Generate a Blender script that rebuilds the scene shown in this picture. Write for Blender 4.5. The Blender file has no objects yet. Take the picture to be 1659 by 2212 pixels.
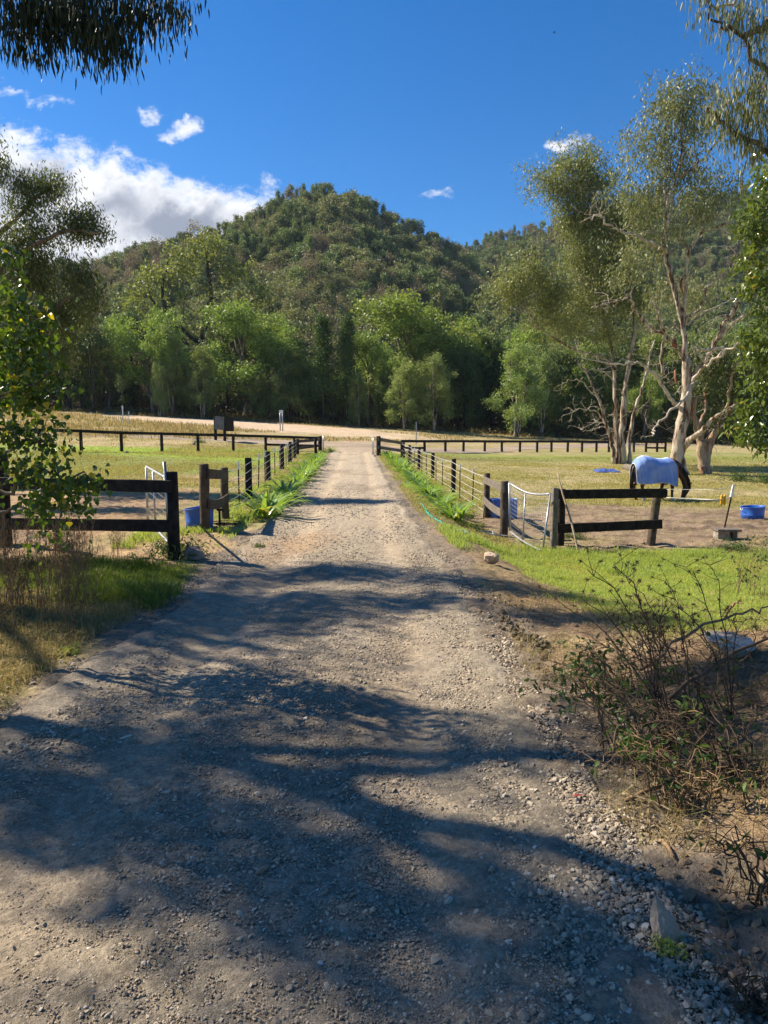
import bpy, math, random
import numpy as np
from mathutils import Vector, Matrix

# ---------------------------------------------------------------- camera, world, sun
SC = bpy.context.scene
COL = SC.collection
F, CU, CV = 1597.0, 829.5, 1106.0          # photograph scale used for measuring: 1659 x 2212
EYE = 1.65
PITCH = math.atan((CV - 925.0) / F)
cam_d = bpy.data.cameras.new("camera")
cam_d.sensor_fit = 'VERTICAL'
cam_d.sensor_height = 36.0
cam_d.sensor_width = 27.0
cam_d.lens = F / 2212.0 * 36.0
cam_d.clip_start = 0.05
cam_d.clip_end = 6000.0
cam = bpy.data.objects.new("camera", cam_d)
COL.objects.link(cam)
cam.location = (0, 0, EYE)
cam.rotation_euler = (math.pi / 2 - PITCH, 0, 0)
SC.camera = cam
SC.view_settings.view_transform = 'Standard'
SC.view_settings.look = 'None'
SC.view_settings.exposure = 1.04
SC.view_settings.gamma = 1.0
SC.cycles.max_bounces = 6
SC.cycles.diffuse_bounces = 3
SC.cycles.glossy_bounces = 2
SC.cycles.transmission_bounces = 3
SC.cycles.use_denoising = True

SUN_EL = math.radians(41.0)
SUN_H = Vector((-0.915, 0.403, 0.0)).normalized()
SUN_DIR = Vector((SUN_H.x * math.cos(SUN_EL), SUN_H.y * math.cos(SUN_EL), math.sin(SUN_EL)))
sun_d = bpy.data.lights.new("sun", 'SUN')
sun_d.energy = 5.0
sun_d.angle = math.radians(0.55)
sun_d.color = (1.0, 0.885, 0.71)
sun = bpy.data.objects.new("sun", sun_d)
COL.objects.link(sun)
sun.rotation_euler = SUN_DIR.to_track_quat('Z', 'Y').to_euler()
sun.location = (-20, 10, 30)


def ray(u, v):
    a = (u - CU) / F
    b = -(v - CV) / F
    return a, math.cos(PITCH) + b * math.sin(PITCH), -math.sin(PITCH) + b * math.cos(PITCH)


class NT:
    """tiny node-graph helper"""
    def __init__(self, tree):
        self.t = tree
        self.t.nodes.clear()

    def n(self, kind, **kw):
        nd = self.t.nodes.new(kind)
        for k, v in kw.items():
            setattr(nd, k, v)
        return nd

    def put(self, sock, v):
        if v is None:
            return
        if isinstance(v, bpy.types.NodeSocket):
            self.t.links.new(v, sock)
        else:
            sock.default_value = v

    def m(self, op, a, b=None, c=None, clamp=False):
        nd = self.n('ShaderNodeMath', operation=op)
        nd.use_clamp = clamp
        self.put(nd.inputs[0], a)
        self.put(nd.inputs[1], b)
        if c is not None:
            self.put(nd.inputs[2], c)
        return nd.outputs[0]

    def mix(self, f, a, b, mode='MIX'):
        nd = self.n('ShaderNodeMix', data_type='RGBA', blend_type=mode)
        self.put(nd.inputs['Factor'], f)
        self.put(nd.inputs[6], a)
        self.put(nd.inputs[7], b)
        return nd.outputs[2]

    def noise(self, vec, scale, detail=4, rough=0.55, out='Fac', dist=0.0):
        nd = self.n('ShaderNodeTexNoise')
        self.put(nd.inputs['Vector'], vec)
        nd.inputs['Scale'].default_value = scale
        nd.inputs['Detail'].default_value = detail
        nd.inputs['Roughness'].default_value = rough
        nd.inputs['Distortion'].default_value = dist
        return nd.outputs[out]

    def voro(self, vec, scale, feature='F1', out='Distance'):
        nd = self.n('ShaderNodeTexVoronoi', feature=feature)
        self.put(nd.inputs['Vector'], vec)
        nd.inputs['Scale'].default_value = scale
        return nd.outputs[out]

    def ramp(self, f, lo, hi, a=0.0, b=1.0, smooth=True):
        nd = self.n('ShaderNodeMapRange')
        nd.interpolation_type = 'SMOOTHSTEP' if smooth else 'LINEAR'
        self.put(nd.inputs[0], f)
        nd.inputs[1].default_value = lo
        nd.inputs[2].default_value = hi
        nd.inputs[3].default_value = a
        nd.inputs[4].default_value = b
        return nd.outputs[0]

    def comb(self, x, y, z):
        nd = self.n('ShaderNodeCombineXYZ')
        for i, v in enumerate((x, y, z)):
            self.put(nd.inputs[i], v)
        return nd.outputs[0]

    def bump(self, h, strength, dist):
        nd = self.n('ShaderNodeBump')
        nd.inputs['Strength'].default_value = strength
        nd.inputs['Distance'].default_value = dist
        self.put(nd.inputs['Height'], h)
        return nd.outputs[0]


def rgba(c):
    return (c[0], c[1], c[2], 1.0)


world = bpy.data.worlds.new("World")
SC.world = world
world.use_nodes = True
g = NT(world.node_tree)
sky = g.n('ShaderNodeTexSky', sky_type='NISHITA')
sky.sun_disc = False
sky.sun_elevation = SUN_EL
sky.sun_rotation = math.atan2(SUN_H.x, SUN_H.y)
sky.altitude = 900.0
sky.air_density = 1.0
sky.dust_density = 0.15
sky.ozone_density = 3.5
hs = g.n('ShaderNodeHueSaturation')
hs.inputs['Saturation'].default_value = 1.37
hs.inputs['Hue'].default_value = 0.505
hs.inputs['Value'].default_value = 1.05
g.put(hs.inputs['Color'], sky.outputs[0])
tc = g.n('ShaderNodeTexCoord')
sep = g.n('ShaderNodeSeparateXYZ')
g.put(sep.inputs[0], tc.outputs['Generated'])
ysafe = g.m('MAXIMUM', sep.outputs[1], 0.05)
cp = g.m('DIVIDE', sep.outputs[0], ysafe)
cq = g.m('DIVIDE', sep.outputs[2], ysafe)
front = g.ramp(sep.outputs[1], 0.1, 0.3)
pq = g.comb(cp, cq, 0.0)
n1 = g.noise(pq, 8.0, 10, 0.62, dist=0.35)
n2 = g.noise(g.comb(cp, g.m('MULTIPLY', cq, 1.5), 3.7), 26.0, 9, 0.66, dist=0.25)
nz = g.m('ADD', g.m('MULTIPLY', g.m('SUBTRACT', n1, 0.5), 2.1), g.m('MULTIPLY', g.m('SUBTRACT', n2, 0.5), 2.0))


def pqof(u, v):
    a, y, z = ray(u, v)
    return a / y, z / y


wn = g.n('ShaderNodeSeparateXYZ')
g.put(wn.inputs[0], g.noise(g.comb(cp, cq, 2.2), 11.0, 6, 0.6, out='Color'))
cpw = g.m('ADD', cp, g.m('MULTIPLY', g.m('SUBTRACT', wn.outputs[0], 0.5), 0.13))
cqw = g.m('ADD', cq, g.m('MULTIPLY', g.m('SUBTRACT', wn.outputs[1], 0.5), 0.09))


def blob(u, v, ru, rv, amp):
    p0, q0 = pqof(u, v)
    ax, ay = ru / F, rv / F
    dx = g.m('DIVIDE', g.m('SUBTRACT', cpw, p0), ax)
    dy = g.m('DIVIDE', g.m('SUBTRACT', cqw, q0), ay)
    r2 = g.m('ADD', g.m('MULTIPLY', dx, dx), g.m('MULTIPLY', dy, dy))
    return g.m('MULTIPLY', g.m('POWER', 2.718, g.m('MULTIPLY', r2, -1.0)), amp)


# main bank: everything below a falling line, to the left of the hill
pa, qa = pqof(0, 238)
pb, qb = pqof(620, 408)
slope = (qb - qa) / (pb - pa)
line = g.m('SUBTRACT', g.m('ADD', g.m('MULTIPLY', g.m('SUBTRACT', cp, pa), slope), qa), cq)
bank = g.ramp(line, -0.045, 0.075, -0.60, 0.95)
bank = g.m('ADD', bank, g.ramp(cp, pqof(560, 400)[0], pqof(740, 400)[0], 0.0, -1.5))
bank = g.m('SUBTRACT', bank, blob(395, 330, 60, 26, 0.45))
bank = g.m('SUBTRACT', bank, blob(230, 575, 60, 22, 0.9))
small = None
for b in [(118, 228, 80, 30, .62), (50, 205, 60, 20, .45), (8, 165, 40, 16, .5), (318, 236, 48, 36, .78), (380, 275, 80, 24, .68), (425, 328, 60, 18, .55),
          (215, 240, 46, 12, .42), (180, 277, 26, 10, .34), (945, 402, 62, 17, .66), (985, 408, 44, 9, .36), (930, 478, 26, 9, .42), (1222, 325, 64, 22, .62), (1168, 340, 24, 14, .34)]:
    bb = blob(*b)
    small = bb if small is None else g.m('MAXIMUM', small, bb)
dens = g.m('ADD', g.m('MAXIMUM', bank, g.m('SUBTRACT', g.m('MULTIPLY', small, 1.55), 0.70)), nz)
alpha = g.m('MULTIPLY', g.ramp(dens, -0.02, 0.70), front)
# grey cloud base: its shading is painted in with placed soft blobs
n3 = g.noise(g.comb(cp, cq, 9.1), 9.0, 5, 0.5)
grey = blob(70, 395, 130, 42, 0.85)
for b in [(390, 480, 150, 46, 1.15), (260, 440, 120, 42, 0.8), (520, 470, 90, 30, .5), (30, 460, 120, 60, .6)]:
    grey = g.m('MAXIMUM', grey, blob(*b))
grey = g.m('ADD', grey, g.m('MULTIPLY', g.m('SUBTRACT', n3, 0.5), 1.1))
greyf = g.m('MULTIPLY', g.ramp(grey, 0.15, 0.95), g.ramp(dens, 0.15, 0.6))
billow = g.ramp(g.noise(g.comb(cp, g.m('MULTIPLY', cq, 1.4), 5.2), 22.0, 9, 0.62, dist=0.4), 0.36, 0.62)
greyf = g.m('MAXIMUM', greyf, g.m('MULTIPLY', g.m('MULTIPLY', billow, 0.42), g.ramp(dens, 0.35, 0.9)))
ccol = g.mix(greyf, (7.4, 7.5, 7.8, 1), (2.4, 2.7, 3.4, 1))
skyc = g.mix(alpha, hs.outputs[0], ccol)
bg = g.n('ShaderNodeBackground')
bg.inputs['Strength'].default_value = 0.072
g.put(bg.inputs['Color'], skyc)
wo = g.n('ShaderNodeOutputWorld')
g.put(wo.inputs['Surface'], bg.outputs[0])


# ---------------------------------------------------------------- numpy helpers
def sst(a, b, x):
    t = np.clip((np.asarray(x, dtype=float) - a) / (b - a), 0, 1)
    return t * t * (3 - 2 * t)


def _h(ix, iy, s):
    n = (ix.astype(np.int64) * 374761393 + iy.astype(np.int64) * 668265263 + s * 1442695041) & 0x7fffffff
    n = ((n ^ (n >> 13)) * 1274126177) & 0x7fffffff
    n = n ^ (n >> 16)
    return (n & 0xffffff) / float(0xffffff)


def vnoise(x, y, s=0):
    x = np.asarray(x, dtype=float)
    y = np.asarray(y, dtype=float)
    ix, iy = np.floor(x), np.floor(y)
    fx, fy = x - ix, y - iy
    fx = fx * fx * (3 - 2 * fx)
    fy = fy * fy * (3 - 2 * fy)
    a, b = _h(ix, iy, s), _h(ix + 1, iy, s)
    c, d = _h(ix, iy + 1, s), _h(ix + 1, iy + 1, s)
    return (a + (b - a) * fx) * (1 - fy) + (c + (d - c) * fx) * fy


def fbm(x, y, s=0, o=4):
    r, amp, tot = 0.0, 1.0, 0.0
    x = np.asarray(x, dtype=float)
    y = np.asarray(y, dtype=float)
    for i in range(o):
        r = r + amp * vnoise(x, y, s + i * 17)
        tot += amp
        amp *= 0.5
        x, y = x * 2.03 + 5.1, y * 2.03 + 9.7
    return r / tot


def xc(y):                                   # centre of the driveway
    y = np.asarray(y, dtype=float)
    return -0.62 - 0.036 * np.maximum(0, y - 9)


def hw(y):                                   # half width
    y = np.asarray(y, dtype=float)
    return 1.46 + 0.10 * sst(3, 6, y) * (1 - sst(9, 14, y)) + 0.15 * sst(8, 2, y)


# silhouette of the two hills: (u, v) of bare ground in the photograph
S1 = np.array([(-400, 680), (100, 660), (210, 655), (300, 638), (380, 616), (430, 592), (500, 562), (545, 534), (590, 500), (622, 478), (660, 470), (706, 476), (756, 494),
               (808, 528), (855, 556), (905, 574), (960, 592), (1010, 618), (1100, 665), (1250, 712), (1700, 760), (2600, 800)], float)
S2 = np.array([(-600, 680), (100, 640), (220, 632), (600, 590), (900, 548), (960, 556), (1010, 556), (1060, 534), (1130, 516), (1200, 503), (1300, 484), (1450, 466), (1659, 440), (2000, 450), (2800, 560)], float)


def hill(x, y, S, D, y0, back):
    a = x / np.maximum(y, 20.0)
    vv = np.interp(a * F + CU, S[:, 0], S[:, 1])
    top = EYE + (925 - vv) / F * D * 1.0
    k = np.clip((y - y0) / (D - y0), 0, 1)
    k = 0.55 * k + 0.45 * k * k
    z = top * k
    z = np.where(y > D, top - (y - D) * back, z)
    return z


def H(x, y):
    x = np.asarray(x, dtype=float)
    y = np.asarray(y, dtype=float)
    road = -0.15 * sst(3, 10, y) * (1 - sst(30, 50, y))
    xr = x - (xc(y) + hw(y))
    right = sst(0.15, 1.9, xr) * sst(5.0, 12.5, y) * -0.55 * (1 - 0.45 * sst(44, 52, y) * (1 - sst(3, 9, x)))
    xl = -(x - (xc(y) - hw(y)))
    left = 0.030 * np.maximum(0, xl - 1.0) * sst(15, 40, y)
    left = np.minimum(left, 0.9)
    z = road + right + left
    # small bank at the near right
    z = z + 0.22 * sst(0.2, 1.6, xr) * sst(6.5, 3.5, y) + 0.25 * sst(1.3, 2.6, xr) * sst(7.5, 4, y)
    # the land rises past the far fence
    y0 = 54.0 + np.clip(x * 0.75, -13, 15)
    t = sst(y0, 97.0, y) * 0.55 + 0.45 * np.clip((y - y0) / (97 - y0), 0, 1)
    far = 1.75 - 0.053 * np.clip(x, -60, 45)
    z = z * (1 - t) + t * far
    h1 = hill(x, y, S1, 300.0, 108.0, 0.35)
    h2 = hill(x, y, S2, 500.0, 150.0, 0.3)
    hh = np.maximum(h1, h2)
    z = z + np.where(y > 100, np.maximum(hh, 0) * sst(100, 125, y), 0)
    z = z + (fbm(x / 35, y / 35, 3, 3) - .5) * 14 * sst(125, 190, y)
    # lumps
    near = 1 - sst(60, 110, y)
    rl = np.clip(np.minimum(xr, 0) + 1, 0, 1) * np.clip(1 + np.minimum(xl, 0), 0, 1)
    z = z + (fbm(x / 2.2, y / 2.2, 5, 4) - .5) * 0.14 * rl * near
    return z


def Hs(x, y):
    return float(H(np.array([x]), np.array([y]))[0])


def at(u, v, lift=0.0):
    """ground point seen at photograph position (u, v)"""
    a, dy, dz = ray(u, v)
    t = np.concatenate([np.arange(1, 30, 0.01), np.arange(30, 140, 0.05), np.arange(140, 520, .5)])
    z = EYE + t * dz
    hit = np.nonzero(H(t * a, t * dy) >= z)[0]
    i = hit[0] if len(hit) else len(t) - 1
    x, y = t[i] * a, t[i] * dy
    return Vector((x, y, Hs(x, y) + lift))


def P(u, v, y):
    """point at world distance y seen at (u, v)"""
    a, dy, dz = ray(u, v)
    t = y / dy
    return Vector((a * t, y, EYE + dz * t))


# ---------------------------------------------------------------- mesh building
class MB:
    def __init__(self):
        self.v, self.f, self.fm, self.t, self.n = [], [], [], [], 0
        self.sm = []

    def add(self, verts, faces, mat=0, tint=0.5, smooth=False):
        verts = np.asarray(verts, dtype=np.float32).reshape(-1, 3)
        if not isinstance(faces, list):
            faces = [faces]
        for fa in faces:
            fa = np.asarray(fa, dtype=np.int32)
            if fa.size:
                self.f.append(fa + self.n)
                self.fm.append(np.full(len(fa), mat, np.int32))
                self.sm.append(np.full(len(fa), smooth, bool))
        self.v.append(verts)
        t = np.asarray(tint, dtype=np.float32)
        self.t.append(np.full(len(verts), t, np.float32) if t.ndim == 0 else t)
        self.n += len(verts)
        return self

    def build(self, name, mats, parent=None, origin=None):
        v = np.concatenate(self.v) if self.v else np.zeros((0, 3), np.float32)
        if parent is not None:
            org = world_loc(parent)
        else:
            org = Vector(origin) if origin is not None else Vector((0, 0, 0))
        v = v - np.array(org, dtype=np.float32)
        me = bpy.data.meshes.new(name)
        me.vertices.add(len(v))
        me.vertices.foreach_set('co', v.ravel())
        li = np.concatenate([f.ravel() for f in self.f])
        tot = np.concatenate([np.full(len(f), f.shape[1], np.int32) for f in self.f])
        st = np.concatenate([[0], np.cumsum(tot)[:-1]]).astype(np.int32)
        me.loops.add(len(li))
        me.loops.foreach_set('vertex_index', li)
        me.polygons.add(len(tot))
        me.polygons.foreach_set('loop_start', st)
        me.polygons.foreach_set('loop_total', tot)
        me.polygons.foreach_set('material_index', np.concatenate(self.fm))
        me.polygons.foreach_set('use_smooth', np.concatenate(self.sm))
        at_ = me.attributes.new('tint', 'FLOAT', 'POINT')
        at_.data.foreach_set('value', np.concatenate(self.t))
        if not isinstance(mats, (list, tuple)):
            mats = [mats]
        for m_ in mats:
            me.materials.append(m_)
        me.update(calc_edges=True)
        o = bpy.data.objects.new(name, me)
        COL.objects.link(o)
        if parent is not None:
            o.parent = parent
        else:
            o.location = org
        WL[o.name] = Vector(org)
        return o


WL = {}


def world_loc(o):
    return WL[o.name]


def thing(name, label, cat, loc, group=None):
    o = bpy.data.objects.new(name, None)
    COL.objects.link(o)
    o.empty_display_size = 0.2
    o.location = loc
    WL[o.name] = Vector(loc)
    o['label'] = label
    o['category'] = cat
    if group:
        o['group'] = group
    return o


def tag(o, label, cat, group=None):
    o['label'] = label
    o['category'] = cat
    if group:
        o['group'] = group
    return o


def copy_thing(src, loc, rz=0.0, scale=1.0, label=None):
    def rec(o, parent):
        c = o.copy()
        COL.objects.link(c)
        WL[c.name] = Vector(loc)
        c.parent = parent
        for ch in o.children:
            rec(ch, c)
        return c
    r = rec(src, None)
    r.location = loc
    r.rotation_euler = (0, 0, rz)
    r.scale = (scale, scale, scale) if not isinstance(scale, tuple) else scale
    if label:
        r['label'] = label
    return r


def tube(mb, pts, rad, ns=6, mat=0, tint=0.5, cap=True, smooth=True, ell=None):
    pts = np.asarray([tuple(p) for p in pts], dtype=float)
    n = len(pts)
    rad = np.full(n, rad, float) if np.ndim(rad) == 0 else np.asarray(rad, float)
    tg = np.gradient(pts, axis=0)
    tg /= np.linalg.norm(tg, axis=1)[:, None] + 1e-9
    ref = np.array([0, 0, 1.0]) if abs(tg[0][2]) < 0.9 else np.array([1.0, 0, 0])
    V = np.zeros((n, ns, 3))
    a = np.linspace(0, 2 * np.pi, ns, endpoint=False)
    u = np.cross(ref, tg[0])
    u /= np.linalg.norm(u)
    for i in range(n):
        u = u - tg[i] * np.dot(u, tg[i])
        u /= np.linalg.norm(u) + 1e-9
        w = np.cross(tg[i], u)
        V[i] = pts[i] + rad[i] * (np.cos(a)[:, None] * u + np.sin(a)[:, None] * w * (ell or 1.0))
    V = V.reshape(-1, 3)
    i = np.arange(n - 1)[:, None] * ns
    j = np.arange(ns)[None, :]
    k = (j + 1) % ns
    q = np.stack([i + j, i + k, i + ns + k, i + ns + j], axis=-1).reshape(-1, 4)
    fs = [q]
    if cap:
        V = np.concatenate([V, pts[:1], pts[-1:]])
        c0, c1 = n * ns, n * ns + 1
        jj = np.arange(ns)
        kk = (jj + 1) % ns
        fs.append(np.stack([np.full(ns, c0), kk, jj], -1))
        fs.append(np.stack([np.full(ns, c1), (n - 1) * ns + jj, (n - 1) * ns + kk], -1))
    mb.add(V, fs, mat, tint, smooth)
    return mb


def box(mb, p0, p1, wdt, hgt, mat=0, tint=0.5, up=(0, 0, 1), jitter=0.0, seg=1, rng=None, bev=0.0):
    """beam from p0 to p1 with section wdt (sideways) x hgt (along up), softly chamfered"""
    p0, p1 = np.array(tuple(p0), float), np.array(tuple(p1), float)
    d = p1 - p0
    L = np.linalg.norm(d)
    d /= L
    up = np.array(up, float)
    s = np.cross(d, up)
    s /= np.linalg.norm(s)
    w = np.cross(s, d)
    b = bev or min(wdt, hgt) * 0.12
    hwid, hh = wdt / 2, hgt / 2
    prof = [(-hwid + b, -hh), (hwid - b, -hh), (hwid, -hh + b), (hwid, hh - b), (hwid - b, hh), (-hwid + b, hh), (-hwid, hh - b), (-hwid, -hh + b)]
    ts = np.linspace(0, 1, seg + 1)
    V = []
    for t in ts:
        for (x, y) in prof:
            p = p0 + d * L * t + s * x + w * y
            if jitter and rng is not None:
                p = p + rng.normal(0, jitter, 3)
            V.append(p)
    V = np.array(V)
    ns, n = 8, seg + 1
    i = np.arange(n - 1)[:, None] * ns
    j = np.arange(ns)[None, :]
    k = (j + 1) % ns
    q = np.stack([i + j, i + k, i + ns + k, i + ns + j], axis=-1).reshape(-1, 4)
    e0 = np.arange(ns)[::-1][None, :]
    e1 = ((n - 1) * ns + np.arange(ns))[None, :]
    mb.add(V, [q, e0, e1], mat, tint, False)
    return mb


ICO_V = None


def ico():
    p = (1 + 5 ** .5) / 2
    v = np.array([(-1, p, 0), (1, p, 0), (-1, -p, 0), (1, -p, 0), (0, -1, p), (0, 1, p), (0, -1, -p), (0, 1, -p), (p, 0, -1), (p, 0, 1), (-p, 0, -1), (-p, 0, 1)], float)
    v /= np.linalg.norm(v[0])
    f = np.array([(0, 11, 5), (0, 5, 1), (0, 1, 7), (0, 7, 10), (0, 10, 11), (1, 5, 9), (5, 11, 4), (11, 10, 2), (10, 7, 6), (7, 1, 8), (3, 9, 4), (3, 4, 2), (3, 2, 6), (3, 6, 8), (3, 8, 9), (4, 9, 5), (2, 4, 11), (6, 2, 10), (8, 6, 7), (9, 8, 1)])
    return v, f


def ico2(k=2):
    v, f = ico()
    for _ in range(k):
        vs = [tuple(x) for x in v]
        idx = {}
        nf = []

        def mid(a, b):
            key = (min(a, b), max(a, b))
            if key not in idx:
                m = (np.array(vs[a]) + np.array(vs[b])) / 2
                vs.append(tuple(m / np.linalg.norm(m)))
                idx[key] = len(vs) - 1
            return idx[key]
        for a, b, c in f:
            ab, bc, ca = mid(a, b), mid(b, c), mid(c, a)
            nf += [(a, ab, ca), (b, bc, ab), (c, ca, bc), (ab, bc, ca)]
        v, f = np.array(vs), np.array(nf)
    return v, f


def stones(mb, pos, size, rng, flat=0.6, tint=None, mat=0):
    """many small angular stones as one mesh"""
    v, f = ico()
    n = len(pos)
    s = size[:, None, None] * (v[None] * rng.uniform(0.6, 1.25, (n, 12, 1)))
    sc = rng.uniform(0.65, 1.2, (n, 1, 3))
    sc[..., 2] *= flat
    s = s * sc
    a = rng.uniform(0, 6.283, n)
    ca, sa = np.cos(a)[:, None], np.sin(a)[:, None]
    x = s[..., 0] * ca - s[..., 1] * sa
    y = s[..., 0] * sa + s[..., 1] * ca
    tilt = rng.normal(0, .35, (n, 1))
    z = s[..., 2] + x * tilt
    V = np.stack([x, y, z], -1) + pos[:, None, :]
    Fc = (f[None] + (np.arange(n) * 12)[:, None, None]).reshape(-1, 3)
    t = rng.random(n) if tint is None else tint
    mb.add(V.reshape(-1, 3), Fc, mat, np.repeat(t, 12), False)


# ---------------------------------------------------------------- materials
def mat(name, fn):
    m_ = bpy.data.materials.new(name)
    m_.use_nodes = True
    t = NT(m_.node_tree)
    out = t.n('ShaderNodeOutputMaterial')
    sh = fn(t)
    t.put(out.inputs['Surface'], sh)
    return m_


def principled(t, col, rough=0.9, normal=None, spec=0.3, metal=0.0):
    b = t.n('ShaderNodeBsdfPrincipled')
    t.put(b.inputs['Base Color'], col)
    t.put(b.inputs['Roughness'], rough)
    t.put(b.inputs['Specular IOR Level'], spec)
    t.put(b.inputs['Metallic'], metal)
    if normal is not None:
        t.put(b.inputs['Normal'], normal)
    return b.outputs[0]


def wpos(t):
    return t.n('ShaderNodeNewGeometry').outputs['Position']


def opos(t):
    return t.n('ShaderNodeTexCoord').outputs['Object']


def tint_of(t):
    a = t.n('ShaderNodeAttribute')
    a.attribute_name = 'tint'
    return a.outputs['Fac']


def leaf_mat(name, c1, c2, trans=0.35, rough=0.45, spec=0.45, c3=None, patch=0.0, patchscale=0.05, tcol=None, objrand=0.0):
    def fn(t):
        ti = tint_of(t)
        col = t.mix(ti, rgba(c1), rgba(c2))
        if c3 is not None:
            col = t.mix(t.ramp(ti, 0.93, 0.97), col, rgba(c3))
        if patch:
            nz_ = t.noise(wpos(t), patchscale, 3)
            col = t.mix(t.ramp(nz_, 0.35, 0.65, 0, patch), col, t.mix(1.0, col, (0.55, 0.62, 0.5, 1), 'MULTIPLY'))
        if objrand:
            oi = t.n('ShaderNodeObjectInfo')
            h = t.n('ShaderNodeHueSaturation')
            t.put(h.inputs['Color'], col)
            t.put(h.inputs['Value'], t.ramp(oi.outputs['Random'], 0, 1, 1 - objrand, 1 + objrand, False))
            t.put(h.inputs['Hue'], t.ramp(t.m('FRACT', t.m('MULTIPLY', oi.outputs['Random'], 7.3)), 0, 1, 0.5 - .06 * objrand, 0.5 + .045 * objrand, False))
            col = h.outputs[0]
        p = principled(t, col, rough, None, spec)
        tr = t.n('ShaderNodeBsdfTranslucent')
        tc_ = t.mix(1.0, col, rgba(tcol or (1.5, 1.45, 0.7)), 'MULTIPLY')
        t.put(tr.inputs['Color'], tc_)
        mx = t.n('ShaderNodeMixShader')
        mx.inputs[0].default_value = trans
        t.put(mx.inputs[1], p)
        t.put(mx.inputs[2], tr.outputs[0])
        return mx.outputs[0]
    return mat(name, fn)


def plain_mat(name, c1, c2=None, rough=0.8, scale=8.0, bump=0.0, spec=0.3, metal=0.0, stretch=None, bscale=None):
    def fn(t):
        co = opos(t)
        if stretch:
            mp = t.n('ShaderNodeMapping')
            mp.inputs['Scale'].default_value = stretch
            t.put(mp.inputs['Vector'], co)
            co = mp.outputs[0]
        nzz = t.noise(co, scale, 6, 0.6)
        c2_ = c2 or tuple(x * 0.6 for x in c1)
        col = t.mix(t.ramp(nzz, 0.35, 0.68), rgba(c1), rgba(c2_))
        nr = t.bump(t.noise(co, bscale or scale * 3, 5, 0.65), 1.0, bump) if bump else None
        return principled(t, col, rough, nr, spec, metal)
    return mat(name, fn)
# ---------------------------------------------------------------- ground
def grid_obj(name, X, Y, Z, C, material):
    r, c = X.shape
    V = np.stack([X, Y, Z], -1).reshape(-1, 3).astype(np.float32)
    i = np.arange(r - 1)[:, None] * c
    j = np.arange(c - 1)[None, :]
    q = np.stack([i + j, i + j + 1, i + c + j + 1, i + c + j], -1).reshape(-1, 4).astype(np.int32)
    me = bpy.data.meshes.new(name)
    me.vertices.add(len(V))
    me.vertices.foreach_set('co', V.ravel())
    me.loops.add(q.size)
    me.loops.foreach_set('vertex_index', q.ravel())
    me.polygons.add(len(q))
    me.polygons.foreach_set('loop_start', np.arange(len(q), dtype=np.int32) * 4)
    me.polygons.foreach_set('loop_total', np.full(len(q), 4, np.int32))
    me.polygons.foreach_set('use_smooth', np.ones(len(q), bool))
    ca = me.attributes.new('surface', 'FLOAT_COLOR', 'POINT')
    cc = np.ones((len(V), 4), np.float32)
    cc[:, :3] = C.reshape(-1, 3)
    ca.data.foreach_set('color', cc.ravel())
    me.materials.append(material)
    me.update(calc_edges=True)
    o = bpy.data.objects.new(name, me)
    COL.objects.link(o)
    o['kind'] = 'structure'
    return o


def lerp(A, B, t):
    return A * (1 - t[..., None]) + np.array(B) * t[..., None]


def ell(x, y, cx, cy, rx, ry, soft=0.35, ang=0.0, s=1):
    ca, sa = math.cos(ang), math.sin(ang)
    dx, dy = (x - cx) * ca + (y - cy) * sa, -(x - cx) * sa + (y - cy) * ca
    d = np.sqrt((dx / rx) ** 2 + (dy / ry) ** 2) + (fbm(x * .9, y * .9, s, 3) - .5) * 1.0
    return 1 - sst(1 - soft, 1 + soft, d)


GRASS = (0.20, 0.245, 0.055)
GRASS_Y = (0.34, 0.315, 0.105)
OLIVE = (0.315, 0.265, 0.125)
STRAW = (0.42, 0.33, 0.18)
SAND = (0.42, 0.285, 0.165)
DIRT = (0.27, 0.195, 0.135)
DIRT_D = (0.15, 0.105, 0.072)


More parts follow.
